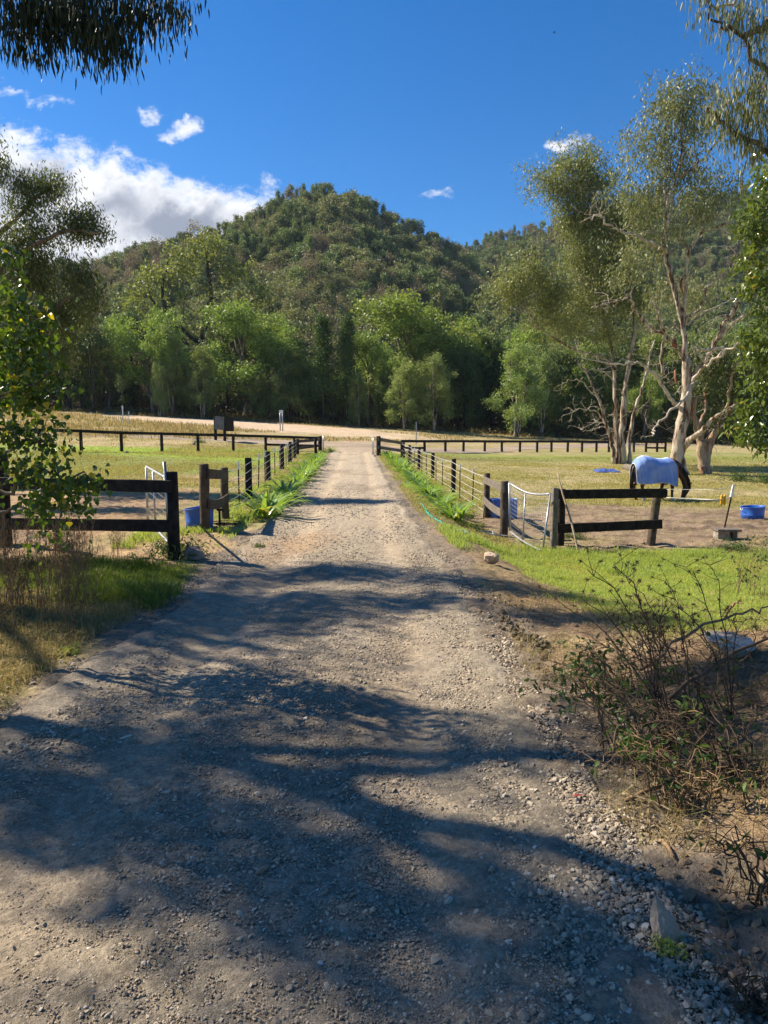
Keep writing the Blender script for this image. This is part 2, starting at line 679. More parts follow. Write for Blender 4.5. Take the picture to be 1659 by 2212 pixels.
def ground_col(x, y):
    xr = x - (xc(y) + hw(y))
    xl = (xc(y) - hw(y)) - x
    n1, n2, n3 = fbm(x / 3, y / 3, 31, 4), fbm(x / 1.1, y / 1.1, 41, 4), fbm(x / 8, y / 8, 51, 3)
    C = np.zeros(x.shape + (3,)) + np.array(OLIVE)
    # verge beside the drive
    C = lerp(C, STRAW, 0.5 * sst(.45, .6, n2))
    C = lerp(C, GRASS, sst(.45, .58, n1) * .7)
    # right paddock
    rp = sst(2.2, 3.4, x - 0.0) * (1 - sst(58, 62, y))
    C = lerp(C, OLIVE, rp)
    C = lerp(C, GRASS_Y, rp * sst(.42, .62, n1) * .75)
    C = lerp(C, STRAW, rp * sst(.52, .66, n2) * .45)
    C = lerp(C, GRASS, rp * sst(44, 52, y + 3 * (n1 - .5)) * .8)
    dr = np.maximum(ell(x, y, 6.5, 18.0, 6.2, 4.3, .5, 0, 5), ell(x, y, 13, 19.5, 5, 2.2, .5, 0, 6))
    C = lerp(C, DIRT, dr * (0.75 + .25 * sst(.4, .6, n2)))
    C = lerp(C, DIRT_D, dr * sst(.56, .66, fbm(x * 1.6, y * 3.0, 77, 4)) * .8)
    C = lerp(C, DIRT_D, ell(x, y, 5, 50, 7, 1.2, .5, 0, 8) * .6)
    # bright lawn at the near right, in front of the short fence
    lawn = sst(0.9, 1.9, xr + (n2 - .5) * 1.2) * sst(5.4, 7.0, y + (n1 - .5) * 2) * (1 - sst(13.2, 14.4, y + (n2 - .5)))
    C = lerp(C, GRASS, lawn)
    C = lerp(C, GRASS_Y, lawn * sst(.40, .62, n2) * .9)
    C = lerp(C, STRAW, lawn * sst(.62, .72, n1) * .6)
    # left paddock
    lp = sst(2.0, 2.9, xl) * sst(9.2, 9.7, y)
    C = lerp(C, OLIVE, lp)
    C = lerp(C, GRASS, lp * sst(20, 25, y + (n1 - .5) * 9) * (.55 + .4 * sst(.4, .6, n2)))
    C = lerp(C, (0.26, 0.36, 0.045), lp * sst(36, 41, y + (n1 - .5) * 5 + x * .5 + 6) * (1 - sst(50, 54, y + x * -.2)) * .9)
    C = lerp(C, SAND, lp * (1 - sst(19.5, 23, y + (n1 - .5) * 5)))
    C = lerp(C, DIRT, lp * (1 - sst(19.5, 23, y)) * sst(.50, .64, fbm(x * 1.3, y * 2.4, 78, 4)) * .75)
    C = lerp(C, SAND, ell(x, y, -6.8, 25.5, 2.0, 2.4, .5, 0, 4) * .8)
    # gateway dirt left, between fences
    gd = ell(x, y, -3.1, 10.9, 1.3, 2.0, .4, 0, 12)
    C = lerp(C, SAND, gd * .85)
    # near left grass and straw
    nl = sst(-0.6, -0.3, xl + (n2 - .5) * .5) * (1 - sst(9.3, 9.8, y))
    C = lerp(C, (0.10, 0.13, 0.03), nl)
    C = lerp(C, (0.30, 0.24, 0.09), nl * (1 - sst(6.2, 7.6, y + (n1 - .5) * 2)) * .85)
    # right gateway / verge dirt
    vd = np.maximum(ell(x, y, 1.9, 12.0, 1.4, 2.6, .4, 0, 13), ell(x, y, 1.75, 8.0, .75, 2.4, .4, 0, 14))
    C = lerp(C, (0.33, 0.225, 0.135), vd * .85)
    nr = sst(-.6, -.3, xr) * (1 - sst(5.4, 6.8, y + (n1 - .5) * 2))
    C = lerp(C, (0.30, 0.215, 0.135), nr)
    C = lerp(C, (0.20, 0.14, 0.085), nr * sst(.42, .6, n2) * .8)
    C = lerp(C, STRAW, nr * sst(.62, .75, fbm(x * 2, y * 2, 91, 4)) * .8)
    # verge strips along the drive further up
    ve = sst(0, .4, xr) * (1 - sst(1.4, 2.0, xr)) * sst(13, 17, y)
    vl = sst(0, .4, xl) * (1 - sst(1.4, 2.0, xl)) * sst(12, 15, y)
    C = lerp(C, (0.30, 0.235, 0.10), (ve + vl).clip(0, 1) * (1 - .8 * sst(.45, .6, n1)))
    C = lerp(C, GRASS, (ve + vl).clip(0, 1) * sst(.48, .6, n1) * .9)
    edge = sst(-.35, -.1, np.maximum(xl, xr)) * (1 - sst(.10, .42, np.maximum(xl, xr) + (n2 - .5) * .9))
    inner = (np.maximum(xl, xr) < -.1)
    C = lerp(C, (0.25, 0.20, 0.145), np.maximum(edge, inner * 1.0) * (1 - sst(56, 60, y)))
    # beyond the far fence
    y0 = 54.0 + np.clip(x * 0.75, -13, 15)
    bt = sst(y0 + 3, y0 + 7, y + (n1 - .5) * 3)
    C = lerp(C, STRAW, bt)
    C = lerp(C, OLIVE, bt * sst(.45, .6, n1) * .7)
    C = lerp(C, OLIVE, bt * sst(-16, -8, x) * .6)  # verge shadow right of the straw painted in as olive
    lay = ell(x, y, -14, 82, 19, 8.5, .35, -0.30, 21)
    C = lerp(C, (0.56, 0.43, 0.30), lay)
    C = lerp(C, (0.45, 0.33, 0.22), ell(x, y, -2.3, 60, 4.0, 7.0, .4, 0, 22))
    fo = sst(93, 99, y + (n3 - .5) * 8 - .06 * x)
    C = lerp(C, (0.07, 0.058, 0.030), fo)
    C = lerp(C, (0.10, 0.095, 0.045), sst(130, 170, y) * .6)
    return C * (0.86 + 0.28 * n2[..., None])


def ground_shader(t):
    a = t.n('ShaderNodeAttribute')
    a.attribute_name = 'surface'
    col = a.outputs['Color']
    p = wpos(t)
    f1 = t.noise(p, 14.0, 6, 0.7)
    f2 = t.noise(p, 55.0, 4, 0.7)
    f3 = t.noise(p, 2.3, 5, 0.65)
    k = t.m('ADD', t.ramp(f1, .3, .7, .70, 1.22), t.ramp(f3, .3, .7, -.14, .14))
    k = t.m('MULTIPLY', k, t.ramp(f2, .3, .7, .86, 1.12))
    cc = t.n('ShaderNodeVectorMath', operation='SCALE')
    t.put(cc.inputs[0], col)
    t.put(cc.inputs['Scale'], k)
    h = t.m('ADD', t.m('MULTIPLY', f1, 0.7), t.m('MULTIPLY', f2, 0.35))
    return principled(t, cc.outputs[0], 0.95, t.bump(h, 0.9, 0.05), 0.1)


def road_shader(t):
    a = t.n('ShaderNodeAttribute')
    a.attribute_name = 'surface'
    p = wpos(t)
    v1 = t.voro(p, 60.0, 'F1', 'Distance')
    vc = t.voro(p, 60.0, 'F1', 'Color')
    v2 = t.voro(p, 150.0, 'F1', 'Distance')
    f1 = t.noise(p, 9.0, 7, 0.7)
    f2 = t.noise(p, 120.0, 3, 0.7)
    sp = t.n('ShaderNodeSeparateXYZ')
    t.put(sp.inputs[0], vc)
    k = t.m('MULTIPLY', t.ramp(sp.outputs[0], 0, 1, .78, 1.22, False), t.ramp(f1, .3, .7, .80, 1.18))
    k = t.m('MULTIPLY', k, t.ramp(f2, .3, .7, .85, 1.15))
    cc = t.n('ShaderNodeVectorMath', operation='SCALE')
    t.put(cc.inputs[0], a.outputs['Color'])
    t.put(cc.inputs['Scale'], k)
    f3 = t.noise(p, 48.0, 6, 0.75)
    h = t.m('ADD', t.m('MULTIPLY', t.m('SUBTRACT', 1.0, v2), 0.16), t.m('MULTIPLY', f3, 1.3))
    h = t.m('ADD', h, t.m('MULTIPLY', f1, 0.25))
    return principled(t, cc.outputs[0], 0.93, t.bump(h, 1.0, 0.016), 0.15)


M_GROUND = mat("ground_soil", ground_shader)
M_ROAD = mat("road_gravel", road_shader)


def clods(x, y):
    """centimetre relief of trodden soil, kept out of H so that things still stand on it"""
    b = fbm(x * 5.5, y * 5.5, 61, 4)
    return (b - .5) * 0.07 + (np.maximum(fbm(x * 2.3, y * 2.3, 67, 3) - .55, 0)) * 0.16


def build_ground():
    th = np.concatenate([np.linspace(-math.pi, -math.radians(33), 40)[:-1], np.linspace(-math.radians(33), math.radians(33), 480), np.linspace(math.radians(33), math.pi, 40)[1:]])
    r = np.concatenate([[0.02, 0.3], np.geomspace(0.6, 900.0, 860)])
    R, T = np.meshgrid(r, th, indexing='ij')
    X, Y = R * np.sin(T), R * np.cos(T)
    Z = H(X, Y)
    near = 1 - sst(22, 60, R)
    Z = Z + clods(X, Y) * near
    t = np.abs(X - xc(Y)) / hw(Y)
    inroad = (1 - sst(0.74, 0.90, t)) * (1 - sst(57, 60, Y))
    Z = Z - 0.10 * inroad
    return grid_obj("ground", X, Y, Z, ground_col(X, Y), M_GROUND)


def build_road():
    y = np.concatenate([np.linspace(-6, 0.6, 20)[:-1], np.geomspace(0.6, 64, 950)])
    t = np.linspace(-1.10, 1.10, 260)
    Yg, Tg = np.meshgrid(y, t, indexing='ij')
    wob = 1 + (fbm(Yg * .8 + 50, np.sign(Tg) * 7.0, 71, 4) - .5) * 0.16 + (fbm(Yg * 4.5 + 50, np.sign(Tg) * 7.0, 72, 3) - .5) * 0.09 * np.abs(Tg) ** 4
    X = xc(Yg) + Tg * hw(Yg) * wob
    a = np.abs(Tg)
    flare = sst(50, 60, Yg)
    X = X + np.sign(Tg) * a * flare * 2.0
    Z = H(X, Yg)
    near = 1 - sst(25, 60, Yg)
    # ruts, a loose berm at each edge and fine relief
    rut = np.exp(-((Tg - 0.50) / .13) ** 2) + np.exp(-((Tg + 0.46) / .14) ** 2)
    berm = np.exp(-((a - 0.90) / .07) ** 2)
    Z = Z + 0.02 - 0.028 * rut + 0.022 * berm * (0.4 + fbm(X * 2, Yg * .7, 81, 3)) - 0.075 * sst(0.82, 1.10, a + .10 * (fbm(X * 3.0, Yg * 2.2, 89, 3) - .5))
    rough = (fbm(X * 6, Yg * 6, 83, 5) - .5) * 0.026 + (fbm(X * 22, Yg * 22, 85, 4) - .5) * 0.022 * (1 - .6 * rut.clip(0, 1))
    tread = 0.012 * np.sin(Yg * 2 * math.pi / 0.16) * np.exp(-((X - (xc(Yg) + .80 * hw(Yg))) / .07) ** 2) * sst(7, 9, Yg) * (1 - sst(13, 15, Yg))
    Z = Z + (rough + tread) * near + (fbm(X * 1.3, Yg * 1.3, 87, 3) - .5) * 0.05
    n1, n2 = fbm(X * .9, Yg * .45, 93, 4), fbm(X * 3, Yg * 1.2, 95, 4)
    C = np.zeros(X.shape + (3,)) + np.array((0.325, 0.272, 0.198))
    C = lerp(C, (0.400, 0.330, 0.240), sst(9, 16, Yg))
    C = lerp(C, (0.46, 0.365, 0.255), (np.exp(-((Tg - 0.48) / .12) ** 2) + np.exp(-((Tg + 0.40) / .16) ** 2)).clip(0, 1) * .8 * (.4 + n2))
    C = lerp(C, (0.40, 0.27, 0.16), ell(X, Yg, -1.45, 11.0, .55, 1.5, .5, -.25, 99) * .75)
    C = lerp(C, (0.275, 0.232, 0.175), sst(0.72, 0.98, a + (n1 - .5) * .35) * .85)
    C = lerp(C, (0.20, 0.155, 0.112), sst(.55, .7, n1) * .45)
    C = lerp(C, (0.38, 0.32, 0.25), sst(.5, .72, n2) * .4)
    C = lerp(C, (0.36, 0.28, 0.20), sst(46, 58, Yg) * .8)
    return grid_obj("driveway", X, Yg, Z, C, M_ROAD)


def build_track():
    """public dirt road running across beyond the far fence"""
    s = np.linspace(-75, 95, 500)
    cy = 60.5 + np.where(s < -2, (s + 2) * 0.10, (s + 2) * 0.78 * sst(-2, 16, s))
    cy = np.minimum(cy, 60.5 + np.maximum(0, s) * .55 + 6)
    t = np.linspace(-1, 1, 24)
    S_, T_ = np.meshgrid(s, t, indexing='ij')
    Y = cy[:, None] + T_ * (3.0 + .6 * (fbm(S_ * .3, T_ * 2, 7, 3) - .5)) 
    X = S_
    Z = H(X, Y) + 0.05 - 0.14 * sst(.8, 1, np.abs(T_))
    n = fbm(X * .5, Y * 1.5, 15, 4)
    C = np.zeros(X.shape + (3,)) + np.array((0.36, 0.285, 0.205))
    C = lerp(C, (0.22, 0.18, 0.14), sst(.4, .65, n) * .7)
    return grid_obj("dirt_road", X, Y, Z, C, M_ROAD)


build_ground()
build_road()
build_track()

# loose stones on and beside the drive (nobody could count them)
def scatter_gravel():
    rng = np.random.default_rng(4)
    mb = MB()
    tot = 0
    # (count, y range exponent, size range)
    def go(n, y0, y1, s0, s1, edge, pw=1.0, th=.47):
        y = y0 * (y1 / y0) ** (rng.random(n) ** pw)
        if edge:
            sd = np.where(rng.random(n) < .56, 1, -1)
            tt = sd * (0.90 + rng.normal(0, .14, n))
        else:
            tt = rng.uniform(-1.02, 1.02, n)
        x = xc(y) + tt * hw(y)
        trk = np.exp(-((tt - 0.50) / .15) ** 2) + np.exp(-((tt + 0.44) / .17) ** 2)
        keep = fbm(x * 1.4, y * 1.0, 115, 3) + rng.normal(0, .10, n) - .16 * trk > (.36 if edge else th)
        x, y, tt = x[keep], y[keep], tt[keep]
        a = np.abs(x) / np.maximum(y, .1) < .62
        x, y, tt = x[a], y[a], tt[a]
        size = s0 * (s1 / s0) ** (rng.random(len(x)) ** 2.0)
        z = H(x, y) + 0.02 + size * .15
        z = z - np.where(np.abs(tt) > 1.0, .02, 0)
        z = z - 0.028 * (np.exp(-((tt - 0.50) / .13) ** 2) + np.exp(-((tt + 0.46) / .14) ** 2))
        z = z + (fbm(x * 6, y * 6, 83, 5) - .5) * 0.026 + (fbm(x * 1.3, y * 1.3, 87, 3) - .5) * 0.05
        stones(mb, np.stack([x, y, z], -1), size, rng, .55)
    go(110000, 1.6, 4.6, .0020, .0085, False, 1.0, .40)
    go(60000, 1.6, 3.2, .0018, .0060, False, 1.0, .25)
    go(5000, 1.6, 4.4, .008, .016, False)
    go(16000, 1.7, 4.2, .004, .018, True)
    go(75000, 4.2, 10.5, .004, .012, False, 1.0, .41)
    go(26000, 3.8, 18, .005, .020, True)
    go(7000, 9.0, 24, .012, .026, False)
    o = mb.build("gravel", M_STONE)
    o['kind'] = 'stuff'
    o['label'] = 'loose grey gravel and small stones over the driveway'
    o['category'] = 'gravel'


def stone_shader(t):
    ti = tint_of(t)
    col = t.mix(t.ramp(ti, 0, .55), (0.235, 0.195, 0.145, 1), (0.345, 0.280, 0.200, 1))
    col = t.mix(t.ramp(ti, .55, .93), col, (0.50, 0.415, 0.305, 1))
    col = t.mix(t.ramp(ti, .96, .99), col, (0.55, 0.5, 0.43, 1))
    nz_ = t.noise(wpos(t), 90.0, 3, .6)
    cc = t.mix(1.0, col, t.mix(nz_, (.75, .75, .75, 1), (1.2, 1.2, 1.2, 1)), 'MULTIPLY')
    return principled(t, cc, .85, None, .25)


M_STONE = mat("gravel_stone", stone_shader)
scatter_gravel()


# rough soil lumps on the bank at the near right
def scatter_clods():
    rng = np.random.default_rng(14)
    n = 9000
    y = 1.7 * (8.0 / 1.7) ** rng.random(n)
    x = xc(y) + hw(y) + rng.uniform(-.05, 2.6, n)
    keep = (fbm(x * 1.7, y * 1.7, 15, 3) + rng.normal(0, .07, n) > .47) & (x / y < .62)
    x, y = x[keep], y[keep]
    size = .004 * (.030 / .004) ** (rng.random(len(x)) ** 2.4)
    mb = MB()
    stones(mb, np.stack([x, y, H(x, y) + clods(x, y) + size * .2], -1), size, rng, .7)
    o = mb.build("soil_clods", plain_mat("clod_soil", (0.27, 0.19, 0.12), (0.16, 0.11, 0.07), .95, 20))
    o['kind'] = 'stuff'
    o['label'] = 'crumbly brown soil lumps on the bank right of the driveway'
    o['category'] = 'soil'


scatter_clods()
# ---------------------------------------------------------------- trees
def bark_mat(name, pale, brown, amount=0.5, rough=0.9):
    def fn(t):
        co = opos(t)
        mp = t.n('ShaderNodeMapping')
        mp.inputs['Scale'].default_value = (3.2, 3.2, 0.55)
        t.put(mp.inputs['Vector'], co)
        a = t.noise(mp.outputs[0], 1.6, 5, .6)
        b = t.noise(mp.outputs[0], 9.0, 6, .7)
        col = t.mix(t.ramp(a, .5 - amount * .3, .62 - amount * .15), rgba(brown), rgba(pale))
        col = t.mix(1.0, col, t.mix(t.ramp(b, .3, .7), (.55, .53, .5, 1), (1.15, 1.12, 1.05, 1)), 'MULTIPLY')
        return principled(t, col, rough, t.bump(b, .9, .03), .2)
    return mat(name, fn)


B_GUM = bark_mat("gum_bark", (0.56, 0.49, 0.40), (0.115, 0.062, 0.038), 0.32)
B_GREY = bark_mat("grey_bark", (0.26, 0.22, 0.18), (0.09, 0.07, 0.05), 0.5)
B_DARK = bark_mat("dark_bark", (0.075, 0.06, 0.045), (0.035, 0.028, 0.02), 0.5)
B_DEAD = bark_mat("dead_wood", (0.62, 0.56, 0.47), (0.34, 0.28, 0.21), 0.5)

L_GUM = leaf_mat("gum_leaf", (0.115, 0.145, 0.050), (0.290, 0.310, 0.125), .25, .5, .32, (0.20, 0.11, 0.05))
L_GUMB = leaf_mat("gum_leaf_blue", (0.110, 0.135, 0.060), (0.270, 0.285, 0.130), .25, .5, .32, (0.26, 0.15, 0.08))
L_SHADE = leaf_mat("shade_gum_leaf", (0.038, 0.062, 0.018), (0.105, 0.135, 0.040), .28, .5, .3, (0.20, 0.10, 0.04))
L_BROAD = leaf_mat("broad_leaf", (0.100, 0.165, 0.035), (0.285, 0.360, 0.080), .28, .5, .3, objrand=.22)
L_WATTLE = leaf_mat("wattle_leaf", (0.115, 0.175, 0.050), (0.285, 0.350, 0.110), .28, .5, .3, objrand=.2)
L_DARK = leaf_mat("dark_leaf", (0.050, 0.090, 0.028), (0.135, 0.190, 0.055), .25, .5, .3, objrand=.25)
L_CYP = leaf_mat("cypress_leaf", (0.045, 0.084, 0.025), (0.098, 0.161, 0.042), .2, .6, .3)
L_OLIVE = leaf_mat("olive_leaf", (0.115, 0.150, 0.045), (0.250, 0.285, 0.090), .35, .55, .3, objrand=.15)


def smooth_path(pts, sub=4, jit=0.0, rng=None):
    p = np.asarray([tuple(q) for q in pts], float)
    if len(p) < 3:
        t = np.linspace(0, 1, sub * (len(p) - 1) + 1)[:, None]
        out = p[0] * (1 - t) + p[-1] * t
    else:
        q = np.concatenate([[2 * p[0] - p[1]], p, [2 * p[-1] - p[-2]]])
        out = []
        for i in range(len(p) - 1):
            a, b, c, d = q[i], q[i + 1], q[i + 2], q[i + 3]
            for s in range(sub):
                t = s / sub
                out.append(0.5 * ((2 * b) + (-a + c) * t + (2 * a - 5 * b + 4 * c - d) * t * t + (-a + 3 * b - 3 * c + d) * t ** 3))
        out.append(p[-1])
        out = np.array(out)
    if jit and rng is not None:
        out[1:-1] += rng.normal(0, jit, out[1:-1].shape)
    return out


class Skel:
    def __init__(self, seed):
        self.rng = np.random.default_rng(seed)
        self.mb = MB()
        self.nodes = []
        self.rad = []

    def limb(self, pts, r0, r1, ns=8, mat=0, jit=0.03, sub=4, pw=0.8, node=True):
        p = smooth_path(pts, sub, jit, self.rng)
        t = np.linspace(0, 1, len(p)) ** pw
        r = r0 * (1 - t) + r1 * t
        r = r * self.rng.uniform(.9, 1.1, len(r))
        tube(self.mb, p, r, ns, mat, 0.5)
        if node:
            self.nodes += [tuple(x) for x in p]
            self.rad += list(r)
        return p

    def twigs(self, targets, r=0.02, sag=0.1, ns=3, mat=0, bend=0.12, up=0.0, nearpen=0.0):
        T = np.asarray(targets, float)
        N = np.array(self.nodes)
        d0 = np.min(np.linalg.norm(T[:, None, :] - N[None, ::3, :], axis=2), axis=1)
        order = np.argsort(d0)
        buf = np.zeros((len(N) + len(T) * 4, 3))
        rad = np.zeros(len(buf))
        buf[:len(N)] = N
        rad[:len(N)] = self.rad
        n = len(N)
        for i in order:
            tpt = T[i]
            dv = buf[:n] - tpt
            d = np.linalg.norm(dv, axis=1) + np.maximum(dv[:, 2], 0) * 1.0
            k = int(np.argmin(d))
            a = buf[k]
            L = np.linalg.norm(tpt - a)
            if L < .05:
                continue
            m1 = a + (tpt - a) * .35 + self.rng.normal(0, bend * L, 3) * .6 + np.array([0, 0, up * L])
            m2 = a + (tpt - a) * .7 + self.rng.normal(0, bend * L, 3) * .6 + np.array([0, 0, up * L])
            r0 = min(rad[k] * .75, r + L * .014)
            tube(self.mb, [a, m1, m2, tpt], [r0, r0 * .75, r0 * .5, r0 * .25], ns, mat, .5, cap=False)
            for q, rr in ((m1, .75), (m2, .5), (tpt, .3)):
                buf[n] = q
                rad[n] = max(r0 * rr, .004)
                n += 1
        self.nodes = [tuple(x) for x in buf[:n]]
        self.rad = list(rad[:n])


def leaves(mb, cen, per, sig, L, W, rng, hang=0.0, mat=0, flat=1.0, spread=0.25, tintc=0.5, fold=False):
    cen = np.asarray(cen, float)
    n = len(cen) * per
    c = np.repeat(cen, per, axis=0)
    sg = np.array([sig, sig, sig * flat]) if np.ndim(sig) == 0 else np.asarray(sig)
    p = c + rng.normal(0, 1, (n, 3)) * sg
    d = rng.normal(0, 1, (n, 3))
    d /= np.linalg.norm(d, axis=1)[:, None]
    d = d * (1 - hang) + np.array([0, 0, -1.0]) * hang
    d /= np.linalg.norm(d, axis=1)[:, None] + 1e-9
    s = np.cross(d, rng.normal(0, 1, (n, 3)))
    s /= np.linalg.norm(s, axis=1)[:, None] + 1e-9
    l = L * rng.uniform(1 - spread, 1 + spread, n)[:, None]
    w = W * rng.uniform(1 - spread, 1 + spread, n)[:, None] * .5
    tc_ = np.repeat(rng.random(len(cen)), per)
    ti = np.clip(tc_ * tintc + rng.random(n) * (1 - tintc), 0, 1)
    if not fold:
        V = np.stack([p, p + d * l * .45 + s * w, p + d * l, p + d * l * .45 - s * w], 1).reshape(-1, 3)
        Fc = np.arange(n * 4).reshape(-1, 4)
        mb.add(V, Fc, mat, np.repeat(ti, 4))
    else:
        nn = np.cross(s, d)
        bend = nn * l * rng.uniform(-.14, .14, (n, 1))
        a0 = p
        a1 = p + d * l * .25 + s * w * .85 + bend * .6
        a2 = p + d * l * .6 + s * w * .8 + bend
        a3 = p + d * l
        a4 = p + d * l * .6 - s * w * .8 + bend
        a5 = p + d * l * .25 - s * w * .85 + bend * .6
        V = np.stack([a0, a1, a2, a3, a4, a5], 1).reshape(-1, 3)
        b = np.arange(n)[:, None] * 6
        mb.add(V, [b + np.array([0, 1, 2, 5]), b + np.array([5, 2, 3, 4])], mat, np.repeat(ti, 6))


def lobe_pts(lobes, rng, shell=.55):
    out = []
    for c, r, n in lobes:
        d = rng.normal(0, 1, (n, 3))
        d /= np.linalg.norm(d, axis=1)[:, None]
        rr = (shell + (1 - shell) * rng.random((n, 1))) * rng.uniform(.7, 1.05, (n, 1))
        q = d * 1.7 + np.array(tuple(c)) * .31
        rr = rr * (.62 + .85 * fbm(q[:, 0] + q[:, 2] * .7, q[:, 1] + q[:, 2], 7, 3)[:, None])
        out.append(np.array(tuple(c)) + d * rr * np.array(r))
    return np.concatenate(out)


# ----- tree-line prototypes, built at the origin, 10 m tall nominal
PROTO = {}


def proto_tree(kind, seed):
    rng = np.random.default_rng(seed)
    s = Skel(seed)
    cr = MB()
    j = lambda k: rng.normal(0, k)
    if kind == 'broad':
        top = np.array([j(.3), j(.3), 6.5])
        s.limb([(0, 0, 0), (j(.15), j(.15), 2), (j(.3), j(.3), 4), top], .24, .07)
        lob = []
        for k in range(11):
            a = k * 2.4 + rng.random()
            zc = rng.uniform(3.4, 8.6)
            rr = (1 - ((zc - 5.6) / 4.2) ** 2) * 2.5
            c = (math.cos(a) * rr, math.sin(a) * rr, zc)
            q_ = rng.uniform(.6, 1.45)
            lob.append((c, (1.25 * q_, 1.25 * q_, .9 * q_), int(18 * q_ * q_)))
            s.limb([(0, 0, max(1.5, zc - 2.6)), (c[0] * .5, c[1] * .5, zc - 1.2), c], .10, .03, 5)
        pts = lobe_pts(lob, rng)
        pts = pts + rng.normal(0, .24, pts.shape)
        s.twigs(pts, .02)
        leaves(cr, pts, 66, .23, .20, .11, rng, .25, tintc=.6)
        lm, bm = L_BROAD, B_GREY
    elif kind == 'wattle':
        lob = []
        for k in range(4):
            a = k * 1.6 + rng.random()
            s.limb([(j(.1), j(.1), 0), (math.cos(a) * .3, math.sin(a) * .3, 2.2), (math.cos(a) * .8, math.sin(a) * .8, 5.0), (math.cos(a) * 1.0, math.sin(a) * 1.0, 8)], .12, .03, 6)
        for k in range(13):
            a = k * 2.4 + rng.random()
            zc = 1.9 + 7.2 * (k + .5) / 13
            rr = 1.9 * math.sin(min(1, (10.3 - zc) / 6) * 1.5) * rng.uniform(.5, 1)
            lob.append(((math.cos(a) * rr, math.sin(a) * rr, zc), tuple(np.array([1.0, 1.0, .85]) * rng.uniform(.65, 1.35)), 18))
        pts = lobe_pts(lob, rng)
        pts = pts + rng.normal(0, .22, pts.shape)
        s.twigs(pts, .015)
        leaves(cr, pts, 62, .22, .20, .085, rng, .35, tintc=.6)
        lm, bm = L_WATTLE, B_GUM
    elif kind == 'dark':
        s.limb([(0, 0, 0), (j(.1), j(.1), 3), (j(.3), j(.3), 8)], .22, .05)
        lob = []
        for k in range(13):
            a = k * 2.4 + rng.random()
            zc = 1.6 + 7.6 * (k + .5) / 13
            rr = 2.0 * math.sin(min(1, (10.6 - zc) / 5) * 1.5) * rng.uniform(.4, 1)
            lob.append(((math.cos(a) * rr, math.sin(a) * rr, zc), tuple(np.array([1.2, 1.2, .95]) * rng.uniform(.65, 1.35)), 16))
        pts = lobe_pts(lob, rng)
        pts = pts + rng.normal(0, .24, pts.shape)
        s.twigs(pts, .02)
        leaves(cr, pts, 64, .23, .20, .10, rng, .2, tintc=.6)
        lm, bm = L_DARK, B_DARK
    elif kind == 'cypress':
        s.limb([(0, 0, 0), (j(.05), j(.05), 4), (0, 0, 9.7)], .16, .02, jit=.01)
        pts = []
        for k in range(260):
            z = 2.6 + 7.3 * rng.random() ** .9
            rr = 1.55 * (1 - (z - 2.4) / 8.0) ** .7 * rng.uniform(.25, 1.1) * (.75 + .35 * math.sin(z * 3.1 + seed))
            a = rng.random() * 6.28
            pts.append((math.cos(a) * rr, math.sin(a) * rr, z + rr * .25))
        s.twigs(pts, .012, up=-.02)
        leaves(cr, pts, 30, (.22, .22, .30), .24, .09, rng, -.3, tintc=.5)
        lm, bm = L_CYP, B_DARK
    elif kind == 'slim':
        s.limb([(0, 0, 0), (j(.1), j(.1), 3), (j(.2), j(.2), 6), (j(.3), j(.3), 8.6)], .11, .03)
        lob = []
        for k in range(6):
            a = k * 2.4
            zc = rng.uniform(5.6, 9.1)
            lob.append(((math.cos(a) * .8, math.sin(a) * .8, zc), (.8, .8, .7), 12))
        lob.append(((0.2, 0, 3.6), (.5, .5, .5), 6))
        pts = lobe_pts(lob, rng)
        s.twigs(pts, .015)
        leaves(cr, pts, 34, .32, .24, .09, rng, .4, tintc=.4)
        lm, bm = L_OLIVE if seed % 2 else L_DARK, B_DARK
    elif kind == 'spread':
        s.limb([(0, 0, 0), (.1, 0, 2.4), (.5, .2, 4.6), (.9, .1, 6.6), (.8, 0, 8.6)], .30, .06, jit=.06)
        s.limb([(.1, 0, 2.4), (-.9, .4, 4.2), (-2.0, .2, 5.6), (-2.6, 0, 7)], .18, .04, 6, jit=.08)
        s.limb([(.5, .2, 4.6), (1.7, .2, 5.4), (3.0, 0, 5.8), (3.9, 0, 6.3)], .14, .03, 6, jit=.08)
        s.limb([(.3, .2, 3.8), (-1.4, -.3, 5.2), (-1.6, 0, 7.2), (-1.2, .2, 8.4)], .15, .04, 6, jit=.08)
        s.limb([(.1, 0, 2.2), (1.5, -.3, 3.6), (2.6, .2, 4.3)], .14, .03, 6, jit=.06)
        lob = [((.8, 0, 8.9), (1.3, 1.2, .9), 34), ((-.8, .2, 8.1), (1.2, 1.2, .8), 28), ((2.2, 0, 7.6), (1.1, 1.1, .8), 24), ((-2.2, .1, 7.0), (1.3, 1.2, .9), 30), ((3.6, 0, 6.4), (1.0, 1.0, .7), 20),
               ((-3.2, 0, 5.8), (1.1, 1.1, .8), 22), ((2.8, 0, 4.8), (1.1, 1, .8), 18), ((-2.2, 0, 4.6), (1.2, 1.2, .9), 22), ((.4, 0, 6.4), (1.5, 1.3, .8), 14), ((-.6, 0, 5.0), (1.5, 1.3, .9), 14)]
        pts = lobe_pts(lob, rng)
        s.twigs(pts, .022)
        leaves(cr, pts, 34, .26, .20, .09, rng, .2, tintc=.4)
        lm, bm = L_OLIVE, B_DARK
    return s.mb, bm, cr, lm


NAMES = {'broad': ('broadleaf_tree', 'tree'), 'wattle': ('wattle_tree', 'tree'), 'dark': ('dark_leaved_tree', 'tree'),
         'cypress': ('cypress_tree', 'tree'), 'slim': ('slender_gum_tree', 'tree'), 'spread': ('spreading_gum_tree', 'tree')}

